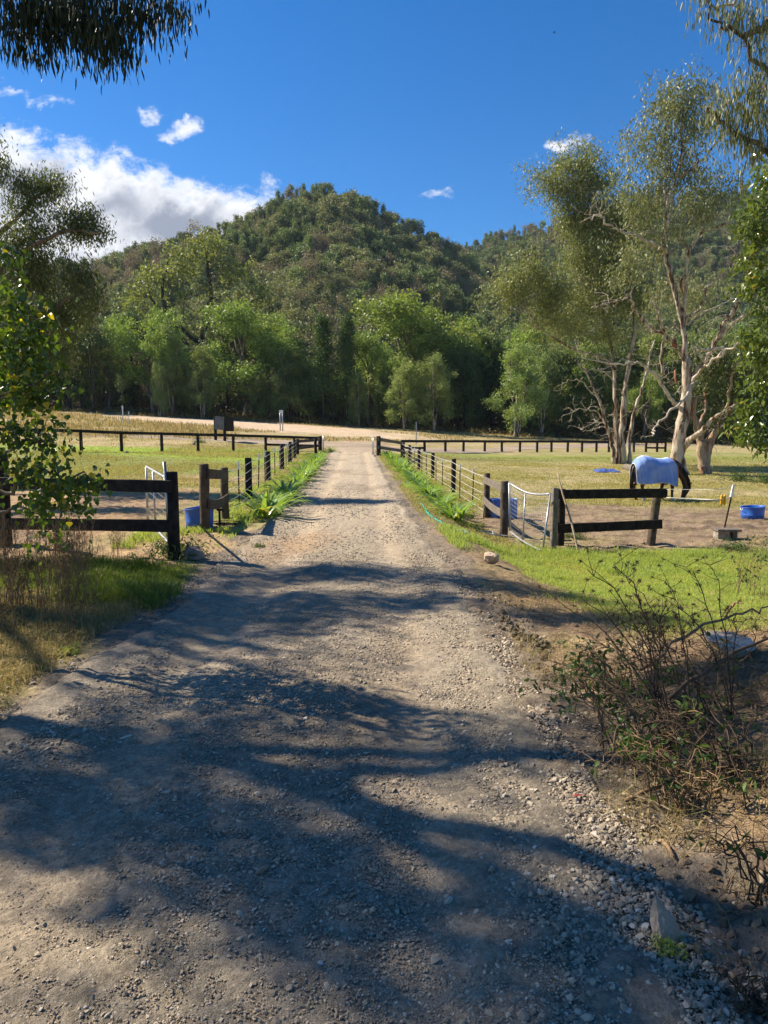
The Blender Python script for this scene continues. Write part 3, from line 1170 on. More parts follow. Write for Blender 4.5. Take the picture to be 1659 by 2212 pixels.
# (u, v_top, distance, kind, variant, width factor, label)
TREES = [
    (30, 660, 104, 'dark', 0, 1.2, "dark bushy tree at far left, half hidden behind the hanging left gum foliage"),
    (95, 655, 98, 'broad', 1, 1.0, "green bushy tree behind the straw verge, just right of the left picture edge"),
    (150, 648, 100, 'dark', 1, 1.0, "dark tree behind the straw coloured verge, below the left gum's foliage"),
    (205, 640, 96, 'slim', 0, 1.1, "tall thin tree with a black straight trunk, nearest the white guide post"),
    (238, 668, 102, 'broad', 0, .9, "mid green tree left of the white guide post, behind thin trunks"),
    (285, 655, 104, 'dark', 2, 1.0, "dark green tree directly behind the white guide post"),
    (330, 660, 98, 'broad', 2, .9, "yellow green leafy tree right of the white guide post"),
    (372, 690, 96, 'wattle', 0, .9, "pale green young wattle standing left of the big spreading olive tree"),
    (425, 488, 116, 'spread', 0, 1.0, "big spreading olive green tree with dark bent limbs, tallest of the left half"),
    (438, 742, 93, 'wattle', 1, .9, "light green feathery tree under the big spreading olive tree"),
    (490, 690, 104, 'dark', 0, 1.1, "dark dense tree just behind the black notice board"),
    (530, 640, 100, 'broad', 1, 1.05, "large deep green tree right of the black notice board"),
    (585, 668, 103, 'broad', 2, .8, "green tree behind the twin posted road sign"),
    (622, 742, 96, 'dark', 2, .95, "low blue green drooping tree right of the road sign"),
    (655, 780, 104, 'dark', 1, .8, "short dark tree between the road sign and the first cypress"),
    (698, 688, 95, 'cypress', 0, 1.15, "dark conical cypress with bare black trunk, left one of the pair over the drive's end"),
    (750, 686, 95, 'cypress', 1, .95, "narrow conical cypress with black trunk, right one of the pair over the drive's end"),
    (798, 712, 98, 'broad', 0, .95, "round green tree just right of the cypress pair"),
    (775, 800, 93, 'wattle', 2, .8, "small pale wattle between the right cypress and the round green tree"),
    (884, 622, 105, 'broad', 1, 1.25, "tallest bright yellow green tree, above the right far gate post"),
    (960, 668, 106, 'broad', 2, 1.1, "bright green tree right of the tallest yellow green one"),
    (872, 770, 90, 'wattle', 0, 1.0, "soft light green wattle in front of the tallest yellow green tree"),
    (938, 756, 90, 'wattle', 2, 1.05, "soft green wattle above the thin pole by the far right fence"),
    (1000, 742, 98, 'dark', 0, 1.0, "dark green tree right of the thin pole"),
    (1035, 735, 106, 'broad', 0, 1.0, "green tree with level top behind the dark one right of the pole"),
    (1062, 720, 104, 'dark', 1, .9, "dark tree left of the yellow green wattle near the gums"),
    (1118, 735, 88, 'wattle', 1, 1.15, "bright yellow green wattle on pale leaning stems, left of the pale gums"),
    (1105, 690, 112, 'broad', 0, 1.1, "mid green tree behind the bright wattle near the gums"),
    (1170, 760, 94, 'wattle', 2, .9, "green wattle close left of the multi stemmed gum"),
    (1205, 740, 96, 'dark', 2, 1.0, "dark tree seen through the left branches of the multi stemmed gum"),
    (1250, 725, 99, 'broad', 1, 1.0, "green tree behind the left stems of the multi stemmed gum"),
    (1300, 735, 96, 'dark', 0, 1.1, "dark tree directly behind the multi stemmed gum"),
    (1345, 715, 101, 'dark', 1, 1.0, "dark tree between the two large pale gums"),
    (1395, 800, 92, 'broad', 2, .8, "low bright green tree between the two large gum trunks"),
    (1420, 700, 104, 'broad', 0, 1.0, "green tree left of the largest gum trunk"),
    (1470, 720, 99, 'dark', 2, 1.1, "dark tree behind the largest gum trunk, above the horse"),
    (1530, 700, 104, 'broad', 1, 1.1, "green tree behind the leaning twin trunked gum"),
    (1580, 720, 98, 'dark', 0, 1.1, "dark tree right of the leaning twin trunked gum"),
    (1640, 700, 102, 'broad', 2, 1.1, "green tree behind the glossy leaves at the right edge"),
    (1700, 700, 98, 'dark', 1, 1.1, "dark tree at the far right end of the tree line"),
    (265, 800, 92, 'slim', 2, .9, "young thin stemmed tree just right of the white guide post"),
    (345, 780, 92, 'wattle', 2, .7, "small pale sapling on twin thin stems left of the light feathery tree"),
    (560, 800, 95, 'dark', 1, .8, "low dark tree behind the right side of the notice board"),
    (720, 800, 100, 'broad', 0, .8, "small green tree filling the gap between the two cypresses"),
    (828, 800, 96, 'dark', 2, .7, "slim dark tree left of the soft light green wattle"),
]


def build_treeline():
    var = {'broad': 3, 'wattle': 3, 'dark': 3, 'cypress': 2, 'slim': 3, 'spread': 1}
    cache = {}
    for (u, vt, y, kind, k, wf, label) in TREES:
        x = (u - CU) / F * y / (math.cos(PITCH)) * 1.0
        a, dy, dz = ray(u, 900)
        x = a / dy * y
        z = Hs(x, y) - .15
        base = Vector((x, y, z))
        topz = P(u, vt, y).z
        h = topz - z
        nm, cat = NAMES[kind]
        key = (kind, k)
        if key not in cache:
            tmb, bm, cmb, lm = proto_tree(kind, 100 + 10 * list(var).index(kind) + k)
            t = thing(nm, label, cat, (0, 0, 0), "trees of the tree line beyond the fences")
            tmb.build("trunk", bm, t)
            cmb.build("crown", lm, t)
            cache[key] = t
            t.location = base
            o = t
        else:
            o = copy_thing(cache[key], base, label=label)
        sc = h / 10.0
        o.rotation_euler = (0, 0, 0 if kind == 'spread' else random.Random(u).uniform(0, 6.28))
        w = sc * wf * (1.05 if kind == 'broad' else 1.0)
        o.scale = (w, w, sc)


build_treeline()


# ----- the wooded hills: one mass of trees
def hill_protos():
    col = bpy.data.collections.new("woodland_kinds")      # not linked to the scene: only instanced
    out = []
    M = [leaf_mat("hill_green", (0.080, 0.120, 0.042), (0.200, 0.255, 0.090), .2, .6, .25, objrand=.30),
         leaf_mat("hill_olive", (0.140, 0.155, 0.070), (0.290, 0.295, 0.135), .2, .6, .25, objrand=.22),
         leaf_mat("hill_brown", (0.145, 0.120, 0.085), (0.280, 0.225, 0.165), .2, .7, .2, objrand=.25)]
    spec = [('round', 0), ('conifer', 0), ('round', 1), ('sparse', 1), ('sparse', 2), ('conifer', 0)]
    for i, (shape, mi) in enumerate(spec):
        rng = np.random.default_rng(500 + i)
        s = Skel(500 + i)
        mb = MB()
        if shape == 'round':
            s.limb([(0, 0, 0), (.1, 0, 4), (.2, .1, 7)], .2, .05, 4)
            lob = [((math.cos(k * 2.4) * 1.05, math.sin(k * 2.4) * 1.05, rng.uniform(3.2, 8.8)), (.95, .95, 1.0), 9) for k in range(8)]
            pts = lobe_pts(lob, rng)
            leaves(mb, pts, 15, .42, .52, .30, rng, .1, 1, tintc=.6)
        elif shape == 'conifer':
            s.limb([(0, 0, 0), (0, 0, 9)], .16, .03, 4)
            z = 1.8 + 8 * rng.random(90)
            rr = 1.75 * (1 - (z - 1.6) / 9.0) ** .8 * rng.uniform(.3, 1.1, 90)
            a = rng.random(90) * 6.28
            pts = np.stack([np.cos(a) * rr, np.sin(a) * rr, z], -1)
            leaves(mb, pts, 12, .34, .48, .26, rng, -.2, 1, tintc=.6)
        else:
            s.limb([(0, 0, 0), (.1, 0, 3), (.3, .1, 6.5)], .16, .05, 4)
            pts = lobe_pts([((math.cos(k * 2.4) * 1.05, math.sin(k * 2.4) * 1.05, rng.uniform(3.6, 8.6)), (.9, .9, 1.1), 7) for k in range(7)], rng)
            s.twigs(pts, .05, ns=3)
            leaves(mb, pts, 11, .42, .44, .20, rng, .1, 1, tintc=.6)
        for a_, b_, c_, t_, s_ in zip(s.mb.v, s.mb.f, s.mb.fm, s.mb.t, s.mb.sm):
            pass
        # merge wood into the same mesh
        base = mb.n
        off = 0
        mb.v += s.mb.v
        mb.t += s.mb.t
        mb.f += [f + base for f in s.mb.f]
        mb.fm += [np.zeros(len(f), np.int32) for f in s.mb.f]
        mb.sm += s.mb.sm
        mb.n += s.mb.n
        o = mb.build("woodland_kind", [B_GREY, M[mi]])
        COL.objects.unlink(o)
        col.objects.link(o)
        o.name = "kind_%d" % i
    return col


def build_woodland():
    rng = np.random.default_rng(77)
    col = hill_protos()
    n = 48000
    y = np.sqrt(rng.uniform(106 ** 2, 520 ** 2, n))
    x = rng.uniform(-.66, .66, n) * y
    dens = np.where(y < 300, .90, .48)
    # pick only ground that faces the viewer (the far sides of the hills cannot be seen)
    def z_(xx, yy): return H(xx, yy)
    el = (z_(x, y) - EYE) / y
    el2 = (z_(x * (y + 6) / y, y + 6) - EYE) / (y + 6)
    facing = el2 > el - .004
    keep = (rng.random(n) < dens * (.65 + .7 * fbm(x / 14, y / 14, 9, 3))) & facing
    # hide what stands clearly behind the first hill
    s1 = np.interp(x / y * F + CU, S1[:, 0], S1[:, 1])
    keep &= ~((y > 306) & (925 - el * F - 50 > s1 - 20) & (925 - el * F > s1 + 30))
    x, y = x[keep], y[keep]
    z = H(x, y) - .3
    m = len(x)
    nz_ = fbm(x / 40, y / 40, 19, 3) + rng.normal(0, .10, m)
    up = sst(150, 230, y) + (nz_ - .5) * 1.6
    kind = np.zeros(m, np.int32)
    r = rng.random(m)
    hi = up > .5
    kind[hi] = np.where(r[hi] < .42, 0, np.where(r[hi] < .80, np.where(r[hi] < .6, 1, 5), np.where(r[hi] < .95, 2, 4)))
    lo = ~hi
    kind[lo] = np.where(r[lo] < .34, 3, np.where(r[lo] < .62, 2, np.where(r[lo] < .72, 4, np.where(r[lo] < .92, 1, 0))))
    br = fbm(x / 18, y / 18, 29, 3) > .66
    kind[br & (r < .5)] = 4
    sc = .46 + .78 * rng.random(m) ** 1.5 * np.where(rng.random(m) < .12, 1.25, 1.0) * np.where(y > 240, 1.0, .92)
    sc *= np.where((kind == 1) | (kind == 5), .82, 1.0)
    sc *= np.where(fbm(x / 30 + 7, y / 30, 39, 2) > .5, 1.05, .85)
    me = bpy.data.meshes.new("woodland")
    me.vertices.add(m)
    me.vertices.foreach_set('co', np.stack([x, y, z], -1).astype(np.float32).ravel())
    for nm, ty, arr in (('kind_id', 'INT', kind), ('size', 'FLOAT', sc.astype(np.float32)), ('turn', 'FLOAT', (rng.random(m) * 6.28).astype(np.float32))):
        at_ = me.attributes.new(nm, ty, 'POINT')
        at_.data.foreach_set('value', arr)
    o = bpy.data.objects.new("woodland", me)
    COL.objects.link(o)
    o['kind'] = 'stuff'
    o['label'] = 'mixed green and brown eucalypt and pine forest covering the hills'
    o['category'] = 'forest'
    ng = bpy.data.node_groups.new("woodland", 'GeometryNodeTree')
    ng.interface.new_socket("Geometry", in_out='INPUT', socket_type='NodeSocketGeometry')
    ng.interface.new_socket("Geometry", in_out='OUTPUT', socket_type='NodeSocketGeometry')
    N = ng.nodes
    gi, go = N.new('NodeGroupInput'), N.new('NodeGroupOutput')
    ci = N.new('GeometryNodeCollectionInfo')
    ci.inputs['Collection'].default_value = col
    ci.inputs['Separate Children'].default_value = True
    ci.inputs['Reset Children'].default_value = True
    mp = N.new('GeometryNodeMeshToPoints')
    ip = N.new('GeometryNodeInstanceOnPoints')
    ip.inputs['Pick Instance'].default_value = True

    def attr(nm, ty):
        a = N.new('GeometryNodeInputNamedAttribute')
        a.data_type = ty
        a.inputs['Name'].default_value = nm
        return [s for s in a.outputs if s.enabled][0]
    ng.links.new(gi.outputs[0], mp.inputs['Mesh'])
    ng.links.new(mp.outputs[0], ip.inputs['Points'])
    ng.links.new(ci.outputs[0], ip.inputs['Instance'])
    ng.links.new(attr('kind_id', 'INT'), ip.inputs['Instance Index'])
    cx = N.new('ShaderNodeCombineXYZ')
    ng.links.new(attr('turn', 'FLOAT'), cx.inputs[2])
    ng.links.new(cx.outputs[0], ip.inputs['Rotation'])
    ng.links.new(attr('size', 'FLOAT'), ip.inputs['Scale'])
    ng.links.new(ip.outputs[0], go.inputs[0])
    md = o.modifiers.new("trees", 'NODES')
    md.node_group = ng
    print("woodland trees", m)


build_woodland()


def build_undergrowth():
    rng = np.random.default_rng(31)
    mb = MB()
    n = 1500
    y = rng.uniform(91, 122, n)
    x = rng.uniform(-.62, .62, n) * y
    d = y - 92 + .05 * x
    hgt = np.clip(.25 + d * .09, .2, 2.4) * rng.uniform(.5, 1.3, n)
    z = H(x, y)
    c = np.stack([x, y, z + hgt * .5], -1)
    per = 26
    n2 = n * per
    cc = np.repeat(c, per, 0)
    hh = np.repeat(hgt, per)[:, None]
    p = cc + rng.normal(0, 1, (n2, 3)) * np.concatenate([.7 + 0 * hh, .7 + 0 * hh, .33 * hh], 1)
    dd = rng.normal(0, 1, (n2, 3))
    dd[:, 2] = np.abs(dd[:, 2])
    dd /= np.linalg.norm(dd, axis=1)[:, None]
    s_ = np.cross(dd, rng.normal(0, 1, (n2, 3)))
    s_ /= np.linalg.norm(s_, axis=1)[:, None]
    L, W = .34, .09
    V = np.stack([p, p + dd * L * .5 + s_ * W, p + dd * L, p + dd * L * .5 - s_ * W], 1).reshape(-1, 3)
    ti = np.repeat(np.repeat((fbm(x / 5, y / 3, 3, 3) * 1.6 - .3).clip(0, 1), per) * .7 + rng.random(n2) * .3, 4)
    mb.add(V, np.arange(n2 * 4).reshape(-1, 4), 0, ti)
    o = mb.build("undergrowth", leaf_mat("undergrowth_leaf", (0.085, 0.105, 0.035), (0.20, 0.115, 0.045), .2, .7, .2))
    o['kind'] = 'stuff'
    o['label'] = 'brown and green scrub under the tree line'
    o['category'] = 'scrub'


build_undergrowth()


# ---------------------------------------------------------------- the big gums on the right paddock
def C3(cx, cy):            # measured on an enlarged crop of the photograph
    return 1061.8 + cx * .36, 464.5 + cy * .36


def path(pts, y0, y1=None, fn=C3):
    y1 = y0 if y1 is None else y1
    n = len(pts)
    return [P(*(fn(*p) if fn else p), y0 + (y1 - y0) * i / max(1, n - 1)) for i, p in enumerate(pts)]


def dead_twigs(s, n, rng, L=1.0, r=.012):
    """bare crooked side twigs on existing limbs"""
    N = np.array(s.nodes)
    idx = rng.integers(0, len(N), n)
    for i in idx:
        a = N[i]
        d = rng.normal(0, 1, 3)
        d[2] = abs(d[2]) * .5 - .15
        d /= np.linalg.norm(d)
        l = L * rng.uniform(.3, 1.0) ** 1.5
        pts = [a]
        for k in range(5):
            d = d + rng.normal(0, .38, 3)
            d /= np.linalg.norm(d)
            pts.append(pts[-1] + d * l / 5)
        tube(s.mb, pts, np.linspace(r, r * .3, 6), 3, 1, .5, cap=False)
        for k in (2, 3, 4):
            e = pts[k] + (d + rng.normal(0, .8, 3)) * .18 * l
            f = e + rng.normal(0, .10, 3) * l
            tube(s.mb, [pts[k], e, f], [r * .5, r * .35, r * .2], 3, 1, .5, cap=False)


def uvlobe(u, v, ru, rv, y, n, dy=None):
    c = P(u, v, y)
    k = y / F
    return (c, (ru * k, (dy or (ru + rv) / 2 * k), rv * k), n)


def gum_multi():
    y = 46.0
    base = P(1340, 1005, y)
    base.z = Hs(base.x, y)
    t = thing("gum_tree", "multi stemmed pale gum rising behind the blue sheet, broad olive crown", "gum tree", base)
    s = Skel(11)
    rng = s.rng
    s.limb(path([(738, 1500), (725, 1380), (690, 1250), (655, 1130), (610, 1040), (560, 940), (500, 870)], y, y - 1), .17, .04)
    s.limb(path([(765, 1500), (752, 1300), (745, 1100), (735, 930), (700, 700), (640, 500), (590, 400)], y, y + .5), .21, .05)
    s.limb(path([(790, 1500), (782, 1300), (795, 1100), (812, 980), (840, 800), (860, 640), (820, 400), (760, 250)], y, y - .5), .24, .06)
    s.limb(path([(825, 1500), (830, 1330), (860, 1180), (900, 1050), (940, 900), (980, 750)], y, y + 1), .16, .05)
    s.limb(path([(740, 930), (690, 860), (600, 840), (480, 800), (300, 690), (240, 600), (180, 520)], y, y - 2), .10, .03, 6)
    s.limb(path([(700, 700), (620, 470), (560, 400), (500, 350)], y, y - 1), .09, .03, 6)
    s.limb(path([(640, 500), (670, 350), (690, 200), (700, 60), (640, -80)], y, y), .09, .03, 6)
    s.limb(path([(820, 400), (740, 180), (640, 0), (560, -120), (500, -200)], y, y - 1), .08, .03, 6)
    for q in ([(690, 1250), (620, 1180), (540, 1160), (440, 1200)], [(700, 1240), (640, 1245), (590, 1250), (540, 1290)], [(715, 1300), (660, 1270), (600, 1290), (550, 1300)], [(650, 1120), (560, 1010), (500, 990), (430, 1010)],
              [(745, 1050), (700, 960), (620, 930), (560, 940)], [(735, 900), (650, 940), (760, 930)]):
        s.limb(path(q, y, y - 1.2), .05, .012, 5, mat=1, jit=.05)
    dead_twigs(s, 160, rng, 1.5, .014)
    lob = [uvlobe(1245, 340, 34, 22, y, 16), uvlobe(1210, 400, 44, 24, y, 20), uvlobe(1275, 400, 50, 45, y, 34), uvlobe(1300, 470, 70, 50, y, 50), uvlobe(1235, 470, 40, 36, y, 22), uvlobe(1360, 500, 55, 60, y + 1, 40),
           uvlobe(1265, 550, 45, 50, y, 32), uvlobe(1330, 580, 70, 45, y, 42), uvlobe(1290, 650, 60, 40, y, 30), uvlobe(1190, 640, 60, 30, y - 1, 26), uvlobe(1110, 620, 46, 34, y - 2, 26), uvlobe(1150, 580, 50, 26, y - 1.5, 18),
           uvlobe(1220, 700, 40, 34, y, 16), uvlobe(1380, 650, 50, 40, y, 24), uvlobe(1300, 720, 60, 22, y, 14), uvlobe(1180, 385, 25, 16, y, 8), uvlobe(1170, 680, 40, 20, y - 1, 10)]
    lob = [(c, tuple(q * 1.35 for q in r), int(n * 3.1)) for c, r, n in lob]
    pts = lobe_pts(lob, rng, .0)
    pts = pts + rng.normal(0, .45, pts.shape)
    s.twigs(pts, .02, up=.04)
    s.mb.build("trunk", [B_GUM, B_DEAD], t)
    cr = MB()
    leaves(cr, pts, 50, (.30, .30, .28), .19, .062, rng, .5, tintc=.5)
    cr.build("crown", L_GUM, t)


def gum_big():
    y = 37.0
    base = P(1474, 1010, y)
    base.z = Hs(base.x, y)
    t = thing("gum_tree", "largest pale gum behind the horse, thick peeling trunk and long bare white limbs", "gum tree", base)
    s = Skel(12)
    rng = s.rng
    s.limb([base - Vector((0, 0, .2))] + path([(1118, 1475), (1130, 1330), (1160, 1160), (1172, 1000), (1168, 850)], y), .40, .20, 12, jit=.02)
    s.limb(path([(1168, 850), (1150, 690), (1110, 500), (1062, 320), (1035, 160), (1062, 20)], y, y - .5), .137, .10, 9)
    C5 = lambda a, b: (995 + a * .4, b * .4)
    s.limb(path([(1110, 1180), (1128, 1050), (1178, 930), (1192, 820), (1190, 700), (1200, 560), (1170, 470)], y - .5, y - 1, C5), .086, .03)
    s.limb(path([(1190, 960), (1260, 900), (1330, 840), (1400, 740), (1440, 650)], y - .5, y - 2, C5), .07, .02, 6)
    s.limb(path([(1105, 1080), (1100, 1000), (1125, 930), (1140, 850)], y - .5, y, C5), .07, .02, 6)
    s.limb(path([(1160, 660), (1165, 500), (1172, 350), (1190, 210), (1270, 100), (1400, 60), (1480, 70)], y, y - 2), .115, .05)
    s.limb(path([(1190, 210), (1150, 150), (1145, 90)], y, y), .07, .03, 6)
    s.limb(path([(1050, 230), (1000, 185), (930, 160), (830, 110), (740, 80), (690, 45), (640, 10), (560, 30)], y - .4, y - 2), .094, .03, mat=1, jit=.05)
    s.limb(path([(1165, 880), (1110, 790), (1040, 730), (960, 680), (900, 620), (860, 560), (828, 505), (760, 515), (650, 545), (600, 555)], y, y - 2.5), .108, .02, mat=0, jit=.05)
    s.limb(path([(1000, 700), (1040, 700), (1000, 600), (960, 520)], y - 1, y - 1.5), .07, .02, 6)
    s.limb(path([(1115, 1150), (1070, 1100), (1020, 1010), (940, 930), (885, 880), (820, 895), (700, 890), (540, 855)], y, y - 2.5), .115, .02, mat=1, jit=.05)
    s.limb(path([(1030, 960), (1020, 850), (1035, 720), (1000, 620), (980, 540)], y - .6, y - 1), .08, .03, 6)
    s.limb(path([(1175, 1040), (1260, 930), (1340, 870), (1440, 800), (1560, 700)], y, y - 3), .094, .04, mat=1, jit=.06)
    s.limb(path([(1180, 1000), (1270, 900), (1330, 790), (1390, 670), (1440, 590), (1480, 505)], y, y - 2), .130, .10, mat=0, jit=.05)
    s.limb(path([(1370, 740), (1460, 640), (1540, 590), (1610, 540)], y - 1, y - 3), .072, .05, mat=1, jit=.05)
    s.limb(path([(1160, 640), (1240, 560), (1300, 430), (1400, 340), (1500, 240), (1540, 200)], y, y - 2), .08, .02, 6, jit=.05)
    s.limb(path([(1165, 660), (1250, 600), (1350, 550), (1470, 495)], y, y - 1), .05, .03, 5, mat=1)
    s.limb(path([(1215, 1010), (1150, 1100), (1080, 1175), (1010, 1235), (975, 1280), (965, 1325)], y - .5, y - 2.5), .072, .04, mat=1, jit=.05)
    s.limb(path([(1340, 870), (1400, 800), (1290, 810), (1235, 800)], y - 1.5, y - 2), .07, .06, 6, mat=1, jit=.02)
    s.limb(path([(1150, 1390), (1200, 1340), (1270, 1290), (1330, 1220), (1390, 1190)], y - .1, y - 2), .20, .07, mat=0, jit=.03)
    s.limb(path([(1470, 300), (1440, 200), (1380, 190), (1290, 210)], y - 2, y - 3), .03, .012, 5, mat=1, jit=.04)
    dead_twigs(s, 260, rng, 1.5, .013)
    lob = [uvlobe(1462, 215, 44, 34, y - 1, 20), uvlobe(1440, 260, 36, 40, y - 1, 18), uvlobe(1485, 275, 36, 40, y - 1, 20), uvlobe(1515, 215, 28, 34, y - 1, 12), uvlobe(1425, 225, 20, 30, y - 1, 7),
           uvlobe(1370, 320, 30, 22, y - 1, 10), uvlobe(1440, 335, 44, 24, y, 18), uvlobe(1490, 385, 50, 24, y, 16), uvlobe(1430, 400, 36, 40, y, 18), uvlobe(1350, 400, 30, 30, y, 10), uvlobe(1400, 450, 40, 36, y, 18),
           uvlobe(1545, 415, 46, 30, y - 2, 24), uvlobe(1500, 460, 34, 26, y - 1, 12), uvlobe(1440, 520, 24, 34, y, 9), uvlobe(1370, 560, 44, 50, y - 1, 22), uvlobe(1440, 640, 40, 40, y + 1, 14), uvlobe(1510, 640, 40, 50, y + 2, 16), uvlobe(1560, 760, 50, 50, y + 2, 18)]
    lob = [(c, tuple(q * 1.5 for q in r), int(n * 1.9)) for c, r, n in lob]
    pts = lobe_pts(lob, rng, .0)
    pts = pts + rng.normal(0, .4, pts.shape)
    s.twigs(pts, .018, up=.05)
    s.mb.build("trunk", [B_GUM, B_DEAD], t)
    cr = MB()
    leaves(cr, pts, 34, (.22, .22, .26), .21, .058, rng, .55, tintc=.5, fold=False)
    cr.build("crown", L_GUMB, t)
    # strips of peeled bark hanging on the trunk
    pm = plain_mat("peeled_bark", (0.26, 0.10, 0.05), (0.12, 0.05, 0.03), .9, 4)
    for (a, b, c, d) in ((1100, 930, 1120, 1030), (1140, 370, 1148, 470), (1090, 740, 1110, 800)):
        p = [P(*C3(a, b), y - .35), P(*C3((a + c) / 2 - 8, (b + d) / 2), y - .45), P(*C3(c, d), y - .35)]
        pb = MB()
        tube(pb, smooth_path(p, 3), [.10, .13, .14, .15, .13, .08, .04], 5, 0, .5, ell=.25)
        pb.build("peeling_bark", pm, t)


def gum_twin():
    y = 36.0
    base = at(1524, 1025)
    y = base.y
    t = thing("gum_tree", "small leaning twin trunked gum with orange brown peeling bark, right of the horse", "gum tree", base)
    s = Skel(13)
    rng = s.rng
    s.limb([base - Vector((0, 0, .1))] + path([(1262, 1450), (1255, 1360), (1235, 1280), (1210, 1180), (1225, 1090)], y), .32, .10, jit=.03)
    s.limb([base - Vector((-.05, 0, .1))] + path([(1285, 1450), (1315, 1370), (1350, 1290), (1400, 1220), (1470, 1130), (1540, 1030)], y), .28, .08, jit=.03)
    s.limb(path([(1350, 1290), (1420, 1110), (1440, 980), (1500, 860)], y, y - 1), .10, .04, 6)
    s.limb(path([(1235, 1280), (1290, 1150), (1280, 1050), (1330, 950)], y, y + 1), .09, .04, 6)
    dead_twigs(s, 60, rng, 1.3, .012)
    lob = [uvlobe(1545, 790, 60, 50, y, 30), uvlobe(1600, 840, 50, 46, y, 26), uvlobe(1500, 850, 40, 30, y + 1, 14), uvlobe(1640, 760, 50, 50, y, 22), uvlobe(1570, 900, 50, 28, y, 14)]
    pts = lobe_pts(lob, rng, .25)
    s.twigs(pts, .018)
    s.mb.build("trunk", [bark_mat("orange_gum_bark", (0.42, 0.33, 0.24), (0.30, 0.13, 0.06), .6), B_DEAD], t)
    cr = MB()
    leaves(cr, pts, 70, .26, .18, .055, rng, .5, tintc=.5)
    cr.build("crown", L_SHADE, t)


gum_multi()
gum_big()
gum_twin()


# ----- near trees at the edges of the picture
def edge_gum_left():
    y = 22.0
    base = Vector((-13.6, 22.5, Hs(-13.6, 22.5)))
    t = thing("gum_tree", "dark eucalypt with drooping foliage filling the left edge above the paddock fence", "gum tree", base)
    s = Skel(21)
    rng = s.rng
    cr = MB()
    s.limb([base, (-13.2, 22.3, 3), (-12.9, 22.1, 6), (-12.4, 22, 9)], .34, .10)
    s.limb([(-12.9, 22.1, 6)] + path([(-20, 520), (60, 445), (110, 400)], y, y, None), .12, .03, 6)
    s.limb([(-13.1, 22.2, 4.5)] + path([(-10, 600), (70, 530), (150, 500), (215, 500)], y, y - 1, None), .12, .03, 6)
    s.limb([(-13.1, 22.2, 3.2)] + path([(0, 740), (90, 680), (160, 640), (200, 610)], y, y - .5, None), .10, .03, 6)
    lob = [uvlobe(5, 365, 22, 60, y, 18), uvlobe(45, 405, 40, 24, y, 20), uvlobe(100, 400, 62, 24, y, 26), uvlobe(60, 440, 44, 24, y, 18), uvlobe(165, 475, 62, 40, y - .5, 40), uvlobe(200, 500, 34, 26, y - .5, 16),
           uvlobe(90, 500, 60, 30, y, 22), uvlobe(35, 520, 60, 60, y, 44), uvlobe(110, 560, 60, 30, y, 22), uvlobe(60, 600, 70, 50, y, 42), uvlobe(165, 600, 50, 34, y - .5, 26), uvlobe(190, 650, 34, 60, y - .5, 26),
           uvlobe(130, 680, 70, 50, y, 42), uvlobe(50, 700, 70, 60, y, 46), uvlobe(130, 760, 60, 46, y, 28), uvlobe(40, 800, 60, 50, y, 30), uvlobe(-60, 600, 90, 200, y, 60)]
    pts = lobe_pts(lob, rng, .15)
    s.twigs(pts, .014)
    s.mb.build("trunk", [B_GREY, B_DEAD], t)
    leaves(cr, pts, 56, (.17, .17, .20), .13, .034, rng, .55, tintc=.5)
    cr.build("crown", leaf_mat("left_gum_leaf", (0.062, 0.090, 0.028), (0.165, 0.190, 0.065), .25, .5, .3, (0.22, 0.13, 0.05)), t)


def shade_gum(base, seed, lobes, limbs, label, leafL=.17, leafW=.046, per=62, sig=.22, mat_=None, r0=.2):
    t = thing("gum_tree", label, "gum tree", base)
    s = Skel(seed)
    rng = s.rng
    for i, l in enumerate(limbs):
        s.limb(l, r0 if i == 0 else r0 * .55, r0 * .45 if i == 0 else .03, 10 if i == 0 else 6, jit=.05)
    pts = lobe_pts(lobes, rng, .1)
    s.twigs(pts, .014)
    s.mb.build("trunk", [B_GREY, B_DEAD], t)
    cr = MB()
    leaves(cr, pts, per, sig, leafL, leafW, rng, .6, tintc=.4)
    cr.build("crown", mat_ or L_SHADE, t)
    return t


